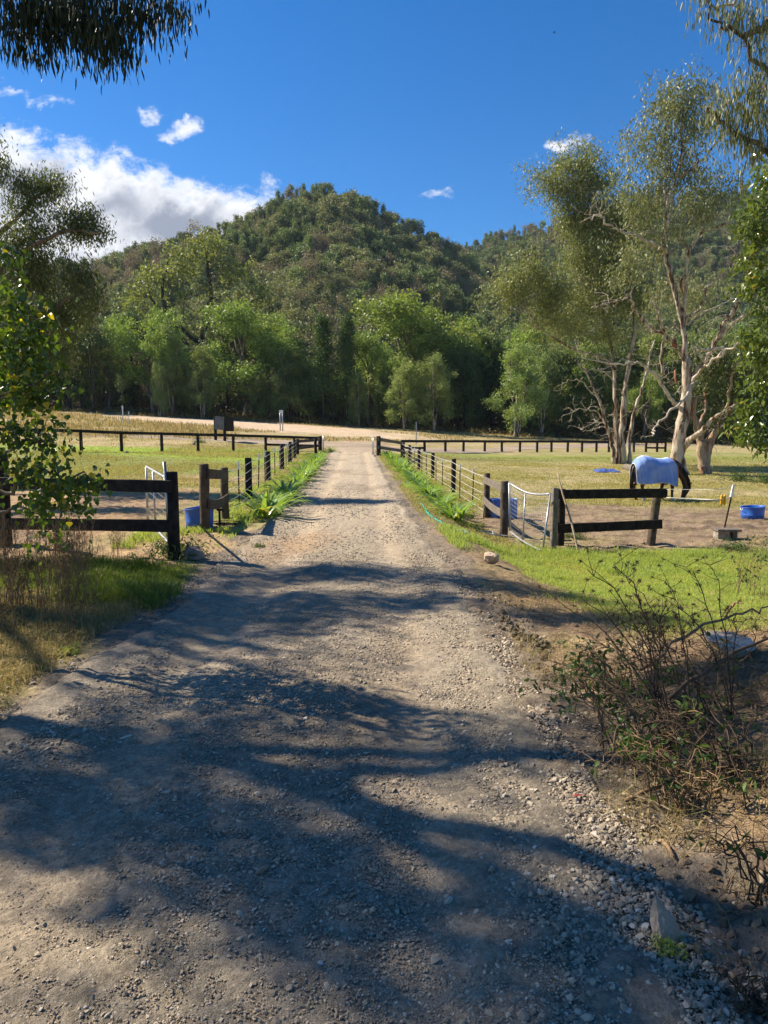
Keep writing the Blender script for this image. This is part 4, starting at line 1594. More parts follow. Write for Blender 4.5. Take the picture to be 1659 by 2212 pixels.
def near_shade_trees():
    # tree 1: the one whose spray hangs into the top left corner
    b = Vector((-6.3, 5.6, 0))
    lob = [((-10.0, 6.8, 8.0), (.9, .22, .7), 18), ((-9.4, 6.6, 8.7), (.9, .2, .7), 18), ((-9.0, 6.3, 9.3), (.9, .22, .7), 16), ((-7.6, 5.6, 8.6), (1.9, 1.7, 1.0), 30), ((-6.6, 4.0, 9.4), (1.8, 1.5, .9), 26), ((-9.0, 7.4, 7.8), (1.6, 1.6, .9), 20), ((-7.4, 8.4, 9.2), (1.5, 1.5, .9), 18), ((-4.4, 4.6, 8.2), (1.2, 1.2, .6), 14)]
    # spray seen in the corner
    sp = [uvlobe(60, 20, 60, 40, 7.0, 34, .5), uvlobe(130, 40, 60, 44, 7.1, 40, .5), uvlobe(200, 50, 46, 46, 7.0, 36, .5), uvlobe(245, 80, 36, 56, 6.9, 26, .4), uvlobe(290, 20, 50, 30, 7.1, 26, .4), uvlobe(345, 8, 46, 22, 7.0, 16, .4),
          uvlobe(150, -40, 140, 50, 7.2, 60, .6), uvlobe(30, 70, 30, 30, 7.0, 12, .3), uvlobe(90, 90, 26, 30, 7.0, 10, .3), uvlobe(385, 5, 18, 14, 7.0, 4, .2)]
    limbs = [[b, (-6.4, 5.7, 3), (-6.2, 5.9, 5.2), (-6.6, 5.6, 8.4)], [(-6.3, 5.8, 4.6), (-5.6, 6.4, 6.0), (-4.4, 6.8, 6.6), (-3.0, 7.0, 6.4), (-2.2, 7.0, 6.1)], [(-6.2, 5.9, 5.4), (-7.6, 6.4, 7.4), (-8.8, 7.2, 7.8)],
             [(-6.3, 5.8, 5.8), (-6.4, 4.6, 8.0), (-6.4, 3.8, 9.2)], [(-6.2, 5.9, 5.6), (-6.0, 7.0, 7.2), (-7.0, 8.2, 8.8)]]
    t = thing("gum_tree", "leaning eucalypt left of the driveway whose dark drooping spray hangs into the top left corner", "gum tree", b)
    s = Skel(31)
    rng = s.rng
    for i, l in enumerate(limbs):
        s.limb(l, .16 if i == 0 else .07, .07 if i == 0 else .02, 10 if i == 0 else 6, jit=.05)
    p1 = lobe_pts(lob, rng, .1)
    p2 = lobe_pts(sp, rng, .0)
    s.twigs(np.concatenate([p1, p2]), .008)
    s.mb.build("trunk", [B_GREY, B_DEAD], t)
    cr = MB()
    leaves(cr, p1, 62, .22, .17, .046, rng, .6, tintc=.4)
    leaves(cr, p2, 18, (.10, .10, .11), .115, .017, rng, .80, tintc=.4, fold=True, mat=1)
    cr.build("crown", [L_SHADE, leaf_mat("shaded_spray_leaf", (0.012, 0.020, 0.008), (0.040, 0.055, 0.018), .10, .5, .25)], t)  # corner spray near black: its shaded side is put into the leaf colour

    shade_gum(Vector((-9.6, 9.4, 0)), 32,
              [((-9.7, 13.0, 8.4), (2.2, .9, .9), 40), ((-7.9, 12.2, 8.8), (1.1, .9, .8), 22), ((-8.9, 11.2, 8.5), (1.3, .45, .5), 24), ((-10.5, 11.3, 8.5), (1.3, .45, .5), 22), ((-7.7, 10.9, 9.2), (.9, .4, .4), 15), ((-9.6, 10.4, 7.9), (1.4, .35, .35), 14), ((-11.2, 12.4, 7.2), (2.0, 1.2, .8), 34), ((-9.4, 9.6, 7.4), (2.1, 1.7, .9), 34), ((-11.2, 10.6, 8.8), (1.8, 1.8, 1.0), 30), ((-8.9, 8.0, 9.4), (1.5, 1.0, .9), 13), ((-10.4, 12.2, 8.2), (1.4, 1.2, .8), 14), ((-11.6, 8.2, 10.2), (1.6, 1.0, 1.0), 9)],
              [[(-9.6, 9.4, 0), (-9.7, 9.4, 3), (-9.9, 9.5, 6), (-10.2, 9.6, 8.8)], [(-9.8, 9.4, 4), (-9.2, 9.0, 6), (-8.8, 8.2, 9)], [(-9.8, 9.5, 5), (-10.6, 10.6, 7), (-10.6, 12, 8)], [(-9.9, 9.5, 5.6), (-11.2, 9.2, 8), (-11.8, 8.4, 10)]],
              "shade casting eucalypt standing just outside the picture left of the rail fence", r0=.15)
    shade_gum(Vector((-10.8, 3.4, 0)), 33,
              [((-10.0, 4.4, 9.0), (2.0, 1.6, 1.0), 24), ((-12.0, 5.8, 10.6), (2.0, 1.8, 1.0), 26), ((-9.2, 2.4, 8.6), (1.7, 1.5, .9), 16), ((-12.6, 3.2, 9.6), (1.6, 1.8, 1.0), 14)],
              [[(-10.8, 3.4, 0), (-10.9, 3.5, 3), (-10.7, 3.8, 6.5), (-11.0, 4.4, 9.5)], [(-10.8, 3.6, 5), (-9.8, 4.0, 7), (-9.4, 4.2, 9)], [(-10.8, 3.7, 5.8), (-12, 4.6, 8), (-12.4, 5.4, 10)]],
              "second shade casting eucalypt outside the picture, near the camera on the left", r0=.17)
    for i, (bx, by, lab) in enumerate(((7.5, 2.0, "added unseen tree right of the camera, blocking skylight"), (4.5, -6.5, "added unseen tree behind the camera on the right, blocking skylight"), (-4.5, -7.0, "added unseen tree behind the camera on the left, blocking skylight"), (10.5, -3.0, "farther added unseen tree right of the camera, blocking skylight"))):  # unseen trees added to block skylight and deepen the near shade
        k = 5
        L_ = [((bx + (j - 2) * 1.7, by + ((j * 37) % 5 - 2) * 1.1, 6.8 + (j * 53 % 4) * 1.0), (2.2, 2.0, 1.2), 26) for j in range(k)]
        shade_gum(Vector((bx, by, Hs(bx, by))), 61 + i, L_, [[(bx, by, 0), (bx + .1, by, 3), (bx, by + .2, 6), (bx + .3, by, 9)], [(bx + .1, by, 3.5), (bx + 1.6, by + .5, 5.5), (bx + 2.6, by + .6, 7)], [(bx, by, 4), (bx - 1.6, by - .5, 6), (bx - 2.8, by, 7.4)]], lab, leafL=.26, leafW=.085, per=50, sig=.42)
    # one further up: throws the bands across the drive
    shade_gum(Vector((-17.5, 21.0, .3)), 34,
              [((-15.0, 23.8, 8.2), (2.2, 1.4, .7), 26), ((-17.8, 25.0, 9.6), (2.0, 1.3, .8), 22), ((-14.0, 21.8, 6.6), (1.6, 1.0, .6), 16)],
              [[(-17.5, 21, .3), (-17.3, 21.4, 3), (-16.8, 22.4, 6), (-16.2, 23.4, 8)], [(-17, 22, 5), (-15.6, 22.4, 6.2), (-14.4, 22, 6.6)], [(-16.8, 22.4, 6), (-17.4, 24, 8), (-17.8, 25, 9.4)]],
              "shade casting eucalypt beyond the left picture edge beside the paddock", r0=.25)

    shade_gum(Vector((-13.4, 17.6, .2)), 35,
              [((-12.2, 18.6, 6.0), (1.6, 1.0, .6), 26), ((-13.6, 19.6, 7.0), (1.8, 1.0, .7), 26), ((-15.0, 18.6, 6.4), (1.8, 1.2, .7), 22)],
              [[(-13.4, 17.6, .2), (-13.3, 17.8, 2.4), (-13.5, 18.4, 4.6), (-13.6, 19, 6.4)], [(-13.4, 18.2, 4), (-12.6, 18.4, 5.2), (-12, 18.6, 6)], [(-13.5, 18.4, 4.4), (-14.4, 18.6, 5.6), (-15, 18.6, 6.4)]],
              "low shade casting gum beyond the left picture edge behind the rail fence", r0=.16)


def edge_gum_right():
    """drooping gum at the upper right corner, nearer than the paddock gums"""
    b = Vector((9.6, 12.5, Hs(9.6, 12.5)))
    t = thing("gum_tree", "near eucalypt whose long drooping leaves hang down the upper right edge", "gum tree", b)
    s = Skel(41)
    rng = s.rng
    y = 12.5
    s.limb([b, (9.5, 12.5, 3), (9.2, 12.5, 6.5), (8.6, 12.5, 10)], .25, .10)
    s.limb([(9.0, 12.5, 7.6)] + path([(1700, 40), (1655, 58), (1608, 78)], y, y, None), .09, .05, 8)
    s.limb([(9.3, 12.5, 5.5)] + path([(1700, 345), (1655, 322), (1600, 290), (1550, 255), (1530, 232)], y, y, None), .07, .025, 6)
    s.limb([(9.1, 12.5, 7.0)] + path([(1680, 160), (1610, 85), (1560, 60), (1530, 30)], y, y, None), .05, .015, 6)
    s.limb(path([(1640, -30), (1560, 15), (1500, -5)], y, y, None), .03, .012, 5, mat=1)
    lob = [uvlobe(1600, 20, 50, 30, y, 30), uvlobe(1545, 20, 28, 24, y, 10), uvlobe(1640, 60, 30, 40, y, 18), uvlobe(1490, -8, 20, 10, y, 5), uvlobe(1590, 90, 20, 20, y, 6), uvlobe(1650, 140, 30, 26, y, 12),
           uvlobe(1625, 180, 40, 30, y, 22), uvlobe(1580, 215, 44, 24, y, 22), uvlobe(1640, 240, 36, 40, y, 28), uvlobe(1560, 265, 34, 34, y, 20), uvlobe(1600, 290, 40, 30, y, 22), uvlobe(1650, 310, 26, 36, y, 18), uvlobe(1535, 235, 18, 26, y, 6),
           uvlobe(1620, 350, 20, 22, y, 6), uvlobe(1700, 200, 60, 200, y, 60)]
    lob = [(c, tuple(q * 1.15 for q in r), max(3, int(n * .62))) for c, r, n in lob]
    pts = lobe_pts(lob, rng, .0)
    s.twigs(pts, .006)
    s.mb.build("trunk", [B_GREY, B_DEAD], t)
    cr = MB()
    leaves(cr, pts, 17, (.12, .12, .16), .17, .022, rng, .80, tintc=.4, fold=True)
    cr.build("crown", L_GUMB, t)


L_GLOSS = leaf_mat("glossy_leaf", (0.060, 0.105, 0.020), (0.190, 0.240, 0.050), .30, .22, .6, (0.30, 0.22, 0.03))
L_HEART = leaf_mat("heart_leaf", (0.036, 0.072, 0.015), (0.105, 0.155, 0.030), .45, .28, .5, (0.42, 0.33, 0.03), tcol=(2.0, 2.0, .6))


def edge_camphor_right():
    b = Vector((6.6, 9.0, Hs(6.6, 9.0)))
    t = thing("glossy_leaved_tree", "tree with bright glossy green leaves along the right edge, above the far paddock", "tree", b)
    s = Skel(42)
    rng = s.rng
    y = 9.0
    s.limb([b, (6.6, 9.1, 1.6), (6.4, 9, 3.5), (6.2, 9, 5.5)], .16, .05)
    lob = [uvlobe(1650, 375, 26, 30, y, 12, .3), uvlobe(1640, 440, 28, 34, y, 16, .3), uvlobe(1615, 480, 30, 22, y, 12, .3), uvlobe(1650, 510, 30, 34, y, 16, .3), uvlobe(1625, 560, 26, 22, y, 10, .3), uvlobe(1645, 610, 30, 30, y, 16, .3), uvlobe(1612, 622, 24, 14, y, 8, .3),
           uvlobe(1655, 680, 24, 40, y, 12, .3), uvlobe(1625, 730, 30, 22, y, 12, .3), uvlobe(1650, 770, 28, 30, y, 14, .3), uvlobe(1615, 770, 16, 14, y, 4, .2), uvlobe(1640, 830, 30, 30, y, 14, .3), uvlobe(1620, 890, 34, 24, y, 16, .3), uvlobe(1615, 930, 28, 34, y, 14, .3), uvlobe(1645, 960, 24, 20, y, 8, .3),
           uvlobe(1720, 650, 60, 320, y, 60, .5)]
    lob = [(c, r, int(n * 1.5)) for c, r, n in lob]
    pts = lobe_pts(lob, rng, .1)
    s.twigs(pts, .006)
    s.mb.build("trunk", [B_GREY, B_DEAD], t)
    cr = MB()
    leaves(cr, pts, 10, (.08, .08, .07), .085, .034, rng, .45, tintc=.35, fold=True)
    cr.build("crown", L_GLOSS, t)


def heart_leaves(mb, cen, per, sig, L, rng):
    n = len(cen) * per
    p = np.repeat(cen, per, 0) + rng.normal(0, 1, (n, 3)) * np.array(sig)
    d = rng.normal(0, 1, (n, 3)) * .55 + np.array([0, 0, -.8])
    d /= np.linalg.norm(d, axis=1)[:, None]
    nn = rng.normal(0, 1, (n, 3)) * .8 + np.array([0, -.6, .5])
    s = np.cross(d, nn)
    s /= np.linalg.norm(s, axis=1)[:, None]
    up = np.cross(s, d)
    l = L * rng.uniform(.55, 1.15, n)[:, None]
    out = [(0, 0), (-.04, .26), (.14, .47), (.40, .44), (.70, .20), (1.0, 0)]
    pts = [p]
    for a, w in out[1:-1]:
        pts.append(p + d * l * a + s * l * w * .95 - up * l * .22 * w)
    pts.append(p + d * l)
    for a, w in out[1:-1]:
        pts.append(p + d * l * a - s * l * w * .95 - up * l * .22 * w)
    V = np.stack(pts, 1)             # 0 base,1..4 right,5 tip,6..9 left
    b = np.arange(n)[:, None] * 10
    ti = rng.random(n)
    mb.add(V.reshape(-1, 3), [b + np.array([0, 1, 2, 3]), b + np.array([0, 3, 4, 5]), b + np.array([0, 8, 7, 6]), b + np.array([0, 5, 9, 8])], 0, np.repeat(ti, 10))


def heart_leaf_tree():
    b = Vector((-3.9, 5.6, Hs(-3.9, 5.6)))
    t = thing("heart_leaved_tree", "near young tree with broad heart shaped leaves at the left edge, over the black rails", "tree", b)
    s = Skel(51)
    rng = s.rng
    y = 5.3
    s.limb([b, (-3.8, 5.6, 1.0), (-3.6, 5.5, 2.2), (-3.3, 5.4, 3.4)], .045, .015)
    s.limb([(-3.85, 5.6, .9)] + path([(-20, 1060), (60, 1050), (130, 1020), (200, 1035)], y, y, None), .02, .006, 5)
    s.limb([(-3.85, 5.6, .8)] + path([(-20, 1110), (80, 1090), (150, 1100)], y, y, None), .018, .005, 5)
    s.limb([(-3.8, 5.6, 1.2)] + path([(0, 980), (60, 940), (110, 950)], y, y, None), .018, .005, 5)
    s.limb([(-3.8, 5.6, 1.4)] + path([(0, 860), (80, 830), (160, 800)], y, y, None), .016, .004, 5)
    lob = [uvlobe(40, 780, 70, 60, y, 34, .5), uvlobe(20, 660, 50, 60, y, 22, .5), uvlobe(60, 860, 70, 50, y, 34, .5), uvlobe(130, 820, 30, 24, y, 5, .3), uvlobe(40, 940, 60, 34, y, 20, .4), uvlobe(100, 925, 26, 20, y, 6, .3),
           uvlobe(125, 960, 20, 22, y, 6, .2), uvlobe(60, 1010, 60, 30, y, 18, .4), uvlobe(110, 1050, 50, 26, y, 14, .3), uvlobe(180, 1040, 34, 26, y, 14, .3), uvlobe(90, 1090, 60, 26, y, 16, .3), uvlobe(165, 1090, 26, 22, y, 5, .2), uvlobe(110, 1150, 26, 24, y, 6, .2),
           uvlobe(10, 560, 40, 50, y, 14, .4), uvlobe(30, 720, 80, 90, y, 30, .6), uvlobe(90, 700, 50, 60, y, 12, .5), uvlobe(-60, 850, 80, 300, y, 50, .6)]
    lob = [(c, r, int(n * 1.6)) for c, r, n in lob]
    pts = lobe_pts(lob, rng, .0)
    s.twigs(pts, .004)
    s.mb.build("trunk", [B_GREY, B_DEAD], t)
    cr = MB()
    heart_leaves(cr, pts, 6, (.06, .08, .055), .050, rng)
    cr.build("crown", L_HEART, t)


edge_gum_left()
near_shade_trees()
edge_gum_right()
edge_camphor_right()
heart_leaf_tree()
# ---------------------------------------------------------------- built things
def timber_mat(name, c1, c2, rough=.85):
    def fn(t):
        co = opos(t)
        mp = t.n('ShaderNodeMapping')
        mp.inputs['Scale'].default_value = (9, 9, 9)
        t.put(mp.inputs['Vector'], co)
        a = t.noise(mp.outputs[0], 1.0, 6, .65)
        b = t.noise(mp.outputs[0], 5.0, 4, .7)
        col = t.mix(t.ramp(a, .35, .7), rgba(c1), rgba(c2))
        return principled(t, col, rough, t.bump(b, .7, .012), .25)
    return mat(name, fn)


W_BLACK = timber_mat("black_stained_timber", (0.010, 0.008, 0.007), (0.042, 0.031, 0.023))
W_BROWN = timber_mat("weathered_timber", (0.055, 0.040, 0.028), (0.125, 0.095, 0.068))
W_GREY = timber_mat("grey_timber", (0.12, 0.10, 0.08), (0.22, 0.19, 0.155))
W_STICK = timber_mat("pale_stick", (0.42, 0.33, 0.21), (0.26, 0.19, 0.12))
STEEL = plain_mat("galvanised_pipe", (0.42, 0.43, 0.45), (0.28, 0.29, 0.31), .42, 14, .001, .5, .55)
WIRE = plain_mat("white_wire", (0.62, 0.61, 0.58), (0.5, 0.48, 0.45), .5, 20, 0, .5)
WHITE = plain_mat("white_plastic", (0.78, 0.78, 0.76), (0.62, 0.62, 0.60), .45, 10, 0, .5)
RUST = plain_mat("dark_rusty_steel", (0.060, 0.036, 0.026), (0.025, 0.02, 0.018), .8, 30, .001)
BLUE_P = plain_mat("blue_plastic", (0.020, 0.100, 0.420), (0.030, 0.130, 0.470), .42, 5, .004, .5, bscale=6)
BLUE_L = plain_mat("faded_blue_plastic", (0.085, 0.21, 0.60), (0.06, 0.16, 0.52), .4, 5, .004, .5, bscale=6)
TEAL = plain_mat("teal_hose", (0.02, 0.36, 0.30), (0.015, 0.28, 0.24), .5, 10)
ROCK = plain_mat("speckled_rock", (0.36, 0.27, 0.215), (0.17, 0.14, 0.125), .9, 4.5, .02, .2, bscale=22)
ROCK_P = plain_mat("pale_rock", (0.50, 0.39, 0.29), (0.30, 0.225, 0.165), .9, 3.5, .02, .2, bscale=16)
CONC = plain_mat("old_concrete", (0.34, 0.30, 0.25), (0.17, 0.15, 0.12), .95, 9, .01, .1)

TR = np.random.default_rng(9)


def post_mb(base, h, r, lean=(0, 0), ns=10, square=False, sink=.12):
    mb = MB()
    b = np.array(tuple(base), float)
    if square:
        box(mb, b - [0, 0, sink], b + [lean[0], lean[1], h], r * 2, r * 2, up=(0, 1, 0.001), seg=4, jitter=.002, rng=TR)
        return mb
    top = b + np.array([lean[0], lean[1], h])
    pts = [b - [0, 0, sink]] + [b + (top - b) * t + TR.normal(0, .004, 3) * [1, 1, 0] for t in (0, .25, .5, .75)] + [top - [0, 0, .012], top]
    tube(mb, pts, [r * 1.04, r * 1.03, r * 1.0, r * .99, r, r * .97, r * .86], ns)
    return mb


def meas(u, vt, vb):
    """ground point and real height of an upright seen between two rows of the photograph"""
    b = at(u, vb)
    return b, P(u, vt, b.y).z - b.z


# ---- far fence, left of the drive
def far_fence_left():
    spec = [(-95, 922, 975), (-5, 924, 975), (86, 926, 975), (176, 928, 975), (263, 932, 975), (350, 934, 975), (428, 936, 976), (504, 938, 974.5), (574, 940, 974), (636, 942, 973.5), (690, 944, 974)]
    b0 = at(176, 975)
    t = thing("post_and_rail_fence", "long black single railed fence across the far side of the left paddock", "fence", b0, "black paddock fences")
    tops = []
    for (u, vt, vb) in spec:
        b, h = meas(u, vt, vb)
        post_mb(b, h - .04, .095, (TR.normal(0, .01), 0)).build("post", W_BLACK, t)
        tops.append(b + Vector((0, 0, h)))
    for i in range(len(tops) - 1):
        mb = MB()
        o = Vector((0, -.13, -.075))
        box(mb, tops[i] + o - Vector((.05, 0, 0)), tops[i + 1] + o + Vector((.045, 0, 0)), .05, .17, seg=6, jitter=.004, rng=TR)
        mb.build("rail", W_BLACK, t)
    mb = MB()
    o = Vector((0, -.13, -.62))
    box(mb, tops[-3] + o, tops[-1] + o, .05, .15, seg=6, jitter=.004, rng=TR)
    mb.build("rail", W_BLACK, t)


def far_fence_right():
    us = [868, 917, 962, 1001, 1047, 1084, 1123, 1160, 1191, 1226, 1257, 1288, 1315, 1342, 1369, 1395, 1419, 1437]
    b0 = at(1047, 977)
    t = thing("post_and_rail_fence", "long black single railed fence behind the pale gums, far side of the right paddock", "fence", b0, "black paddock fences")
    tops = []
    for i, u in enumerate(us):
        vt, vb = 950.5 + 2.5 * i / 17, 976.5
        b, h = meas(u, vt, vb)
        post_mb(b, h - .04, .11, (TR.normal(0, .015), 0)).build("post", W_BLACK, t)
        tops.append(b + Vector((0, 0, h)))
    for i in range(len(tops) - 1):
        mb = MB()
        o = Vector((0, -.15, -.085))
        box(mb, tops[i] + o - Vector((.05, 0, 0)), tops[i + 1] + o + Vector((.045, 0, 0)), .06, .20, seg=6, jitter=.004, rng=TR)
        mb.build("rail", W_BLACK, t)
    for i in (0, len(tops) - 3, len(tops) - 2):
        mb = MB()
        o = Vector((0, -.15, -.62))
        box(mb, tops[i] + o, tops[i + 1] + o, .06, .16, seg=6, jitter=.004, rng=TR)
        mb.build("rail", W_BLACK, t)


def rails_between(t, pa, pb, zs, w=.05, hgt=.15, m=None, off=(0, -.10, 0), bow=0.0):
    for z in zs:
        mb = MB()
        a = Vector(pa) + Vector(off) + Vector((0, 0, z))
        b = Vector(pb) + Vector(off) + Vector((0, 0, z))
        if bow:
            k = 6
            for i in range(k):
                q0 = a.lerp(b, i / k) + Vector((0, 0, -bow * math.sin(math.pi * i / k)))
                q1 = a.lerp(b, (i + 1) / k) + Vector((0, 0, -bow * math.sin(math.pi * (i + 1) / k)))
                box(mb, q0, q1, w, hgt, bev=.004)
        else:
            box(mb, a, b, w, hgt, seg=6, jitter=.003, rng=TR)
        mb.build("rail", m or W_BLACK, t)


# ---- wing fences at the far end of the drive
def far_gate_wing(side):
    if side == 'left':
        b1, h1 = meas(643, 948, 983)
        b2, h2 = meas(682, 946, 979)
        b3, h3 = meas(691.6, 942, 975)
        lab = "short double railed wing fence at the drive's far end, left side of the gateway"
    else:
        b1, h1 = meas(868, 951, 990)
        b2, h2 = meas(834, 948, 987)
        b3, h3 = meas(817.6, 942, 984)
        lab = "short double railed wing fence at the drive's far end, right side of the gateway"
    t = thing("wing_fence", lab, "fence", b3)
    post_mb(b1, h1, .10).build("post", W_BLACK, t)
    if side == 'left':
        post_mb(b2, h2, .10).build("post", W_BLACK, t)
    post_mb(b3, h3, .14).build("post", W_BLACK, t)
    rails_between(t, b1, b3, (h1 * .42, h1 * .84), .06, .19, W_BROWN if side == 'left' else W_GREY, (0, -.17, 0))
    # little steel gate folded back beside the end post
    q = b3 + (Vector((.28, -.3, 0)) if side == 'left' else Vector((-.30, -.3, 0)))
    g_ = thing("steel_gate", "narrow galvanised gate standing open against the %s far gate post" % side, "gate", q)
    fr = MB()
    e = Vector((.05 if side == 'left' else -.05, -1.3, 0))
    zb, zt = .12, 1.12
    for a, b in ((q + Vector((0, 0, zb)), q + Vector((0, 0, zt))), (q + e + Vector((0, 0, zb)), q + e + Vector((0, 0, zt))), (q + Vector((0, 0, zt)), q + e + Vector((0, 0, zt))), (q + Vector((0, 0, zb)), q + e + Vector((0, 0, zb)))):
        tube(fr, [a, b], .022, 6)
    fr.build("frame", STEEL, g_)
    ms = MB()
    for k in range(1, 6):
        z = zb + (zt - zb) * k / 6
        tube(ms, [q + Vector((0, 0, z)), q + e + Vector((0, 0, z))], .006, 4)
    ms.build("wire_mesh", WIRE, g_)


# ---- wire fences beside the drive
def wire_fence(side):
    if side == 'left':
        posts = [(538, 989, 1078), (580, 975, 1039), (610, 961, 1014), (627, 954, 1001), (637, 950, 990)]
        pick = [(517, 998, 1094), (558, 982, 1060), (573, 975, 1049), (594, 967, 1028), (605, 964, 1020), (618, 959, 1008), (623, 957, 1004), (632, 952, 993)]
        start = (487, 1010, 1121)
        lab = "wire fence with dark posts and white capped pickets along the left side of the drive"
    else:
        posts = [(978.6, 991, 1064), (934.6, 978, 1032), (905, 967, 1015), (884, 961, 999), (872, 956, 993)]
        pick = [(1020.6, 1013, 1095), (993, 1004, 1080), (955.6, 990, 1051), (942, 986, 1041), (921, 975, 1025), (911, 971, 1021), (896, 967, 1008), (889, 964, 1003)]
        start = (1051, 1022, 1117)
        lab = "wire fence with dark posts and white capped pickets along the right side of the drive"
    b0, h0 = meas(*posts[0])
    t = thing("wire_fence", lab, "fence", b0)
    tops = []
    for (u, a, b) in posts:
        p, h = meas(u, a, b)
        post_mb(p, h, .088, (TR.normal(0, .012), TR.normal(0, .01))).build("post", W_BLACK, t)
        tops.append((p, h))
    for (u, a, b) in pick:
        p, h = meas(u, a, b)
        lean = (TR.normal(0, .015), 0)
        mb = MB()
        z0, z1 = p - Vector((0, 0, .1)), p + Vector((lean[0], 0, h - .02))
        box(mb, z0, z1, .032, .009, up=(0, 1, 0.001))
        box(mb, z0 + Vector((0, .012, 0)), z1 + Vector((0, .012, 0)), .009, .026, up=(0, 1, 0.001))
        pk = mb.build("picket", RUST, t)
        cp_ = MB()
        box(cp_, p + Vector((lean[0] * .8, -.006, h - .17)), p + Vector((lean[0], -.006, h + .02)), .044, .034, up=(0, 1, 0.001))
        c = cp_.build("cap", WHITE, t)
        c.parent = pk
        c.location = (0, 0, 0)
    # strands run post to post (each strand one mesh from start to end, so they hang as one line)
    sp, sh = meas(*start)
    chain = [(sp, sh)] + tops
    n = 5
    for k in range(n):
        mb = MB()
        f = .16 + .76 * k / (n - 1)
        pts = []
        for i in range(len(chain) - 1):
            (a, ha), (b, hb) = chain[i], chain[i + 1]
            for s in range(6):
                tt = s / 6
                q = a.lerp(b, tt) + Vector((0 if side == 'left' else 0, 0, (ha * (1 - tt) + hb * tt) * f))
                q.z -= .035 * math.sin(math.pi * tt)
                q.x += .085 if side == 'left' else -.085
                pts.append(q)
        q = chain[-1][0] + Vector((.085 if side == 'left' else -.085, 0, chain[-1][1] * f))
        pts.append(q)
        tube(mb, pts, .0085 if k >= 3 else .0065, 4)
        mb.build("wire", WIRE, t)


def strainer(side):
    if side == 'left':
        b1, h1 = meas(444, 1002, 1150)
        b2, h2 = meas(487, 1010, 1121)
        lab = "two rough posts joined by short weathered boards beside the cut blue barrel"
        m = W_BROWN
    else:
        b1, h1 = meas(1088, 1039, 1160)
        b2, h2 = meas(1051, 1022, 1118)
        lab = "two rough posts joined by short grey boards, hinge side of the sagging gate"
        m = W_GREY
    t = thing("braced_fence_end", lab, "fence", b1)
    post_mb(b1, h1, .088, (0, 0), 12).build("post", W_BROWN, t)
    post_mb(b2, h2, .080, (0, 0), 12).build("post", W_BROWN, t)
    dx = .10 if side == 'left' else -.02
    dirv = (b2 - b1)
    for (f, bow) in ((.86, 0.0), (.42, .05)):
        mb = MB()
        a = b1 + Vector((dx, -.09, h1 * f))
        e = b2 + Vector((.08 if side == 'left' else -.10, -.09, h2 * f))
        k = 6
        V0 = a
        for i in range(k):
            q0 = a.lerp(e, i / k) + Vector((0, 0, -bow * math.sin(math.pi * i / k)))
            q1 = a.lerp(e, (i + 1) / k) + Vector((0, 0, -bow * math.sin(math.pi * (i + 1) / k)))
            box(mb, q0, q1, .04, .17, bev=.004)
        mb.build("board", m, t)


# ---- near black rail fences
def near_fence_left():
    b, h = meas(376, 1019, 1209)
    t = thing("rail_fence", "thick black two railed fence at left, ending beside the open mesh gate", "fence", b)
    post_mb(b, h, .088, (0, 0), 12).build("post", W_BLACK, t)
    b2, h2 = meas(14, 973, 1180)
    post_mb(b2, h2, .09, (0, 0), 12).build("post", W_BLACK, t)
    b3 = b2 + (b2 - b) * 1.0
    post_mb(b3, 1.2, .09, (0, 0), 12).build("post", W_BLACK, t)
    for (v0, v1) in ((1051, 1043), (1136, 1131)):
        a = P(370, v0, b.y - .11)
        e = P(0, v1, b2.y - .11)
        e = a + (e - a) * 2.0
        mb = MB()
        box(mb, e, a, .05, .168, seg=14, jitter=.002, rng=TR)
        mb.build("rail", W_BLACK, t)


def near_fence_right():
    b, h = meas(1210, 1056, 1178)
    t = thing("rail_fence", "thick black two railed fence at the right, in front of the horse", "fence", b)
    post_mb(b, h, .085, (0, 0), 12).build("post", W_BLACK, t)
    b2 = at(1194, 1188)
    mb = MB()
    hh = P(1194, 1054, b2.y).z - b2.z
    box(mb, b2 - Vector((0, 0, .1)), b2 + Vector((.02, 0, hh)), .10, .16, up=(0, 1, .001), seg=5, jitter=.003, rng=TR)
    mb.build("slab_post", W_GREY, t)
    b3 = at(1405, 1178)
    z3 = P(1421, 1056, b3.y)
    post_mb(b3, z3.z - b3.z, .085, (z3.x - b3.x, 0), 12).build("post", W_BROWN, t)
    for (v0, v1, u1) in ((1068, 1065, 1441), (1142.5, 1132, 1430)):
        a = P(1204, v0, b.y - .10)
        e = P(u1, v1, b3.y - .10)
        mb = MB()
        box(mb, a, e, .045, .185, seg=12, jitter=.002, rng=TR)
        mb.build("rail", W_BLACK, t)
    s0, s1 = at(1251, 1199), P(1205, 1023, b.y - .16)
    mb = MB()
    tube(mb, smooth_path([s0 - Vector((0, 0, .03)), s0.lerp(s1, .4) + Vector((.015, 0, 0)), s0.lerp(s1, .75) + Vector((-.01, 0, 0)), s1], 4), [.021] * 5 + [.018] * 5 + [.014] * 3, 7)
    tag(mb.build("stick", W_STICK, None, s0), "pale bare stick leaning on the right black rail fence", "stick")


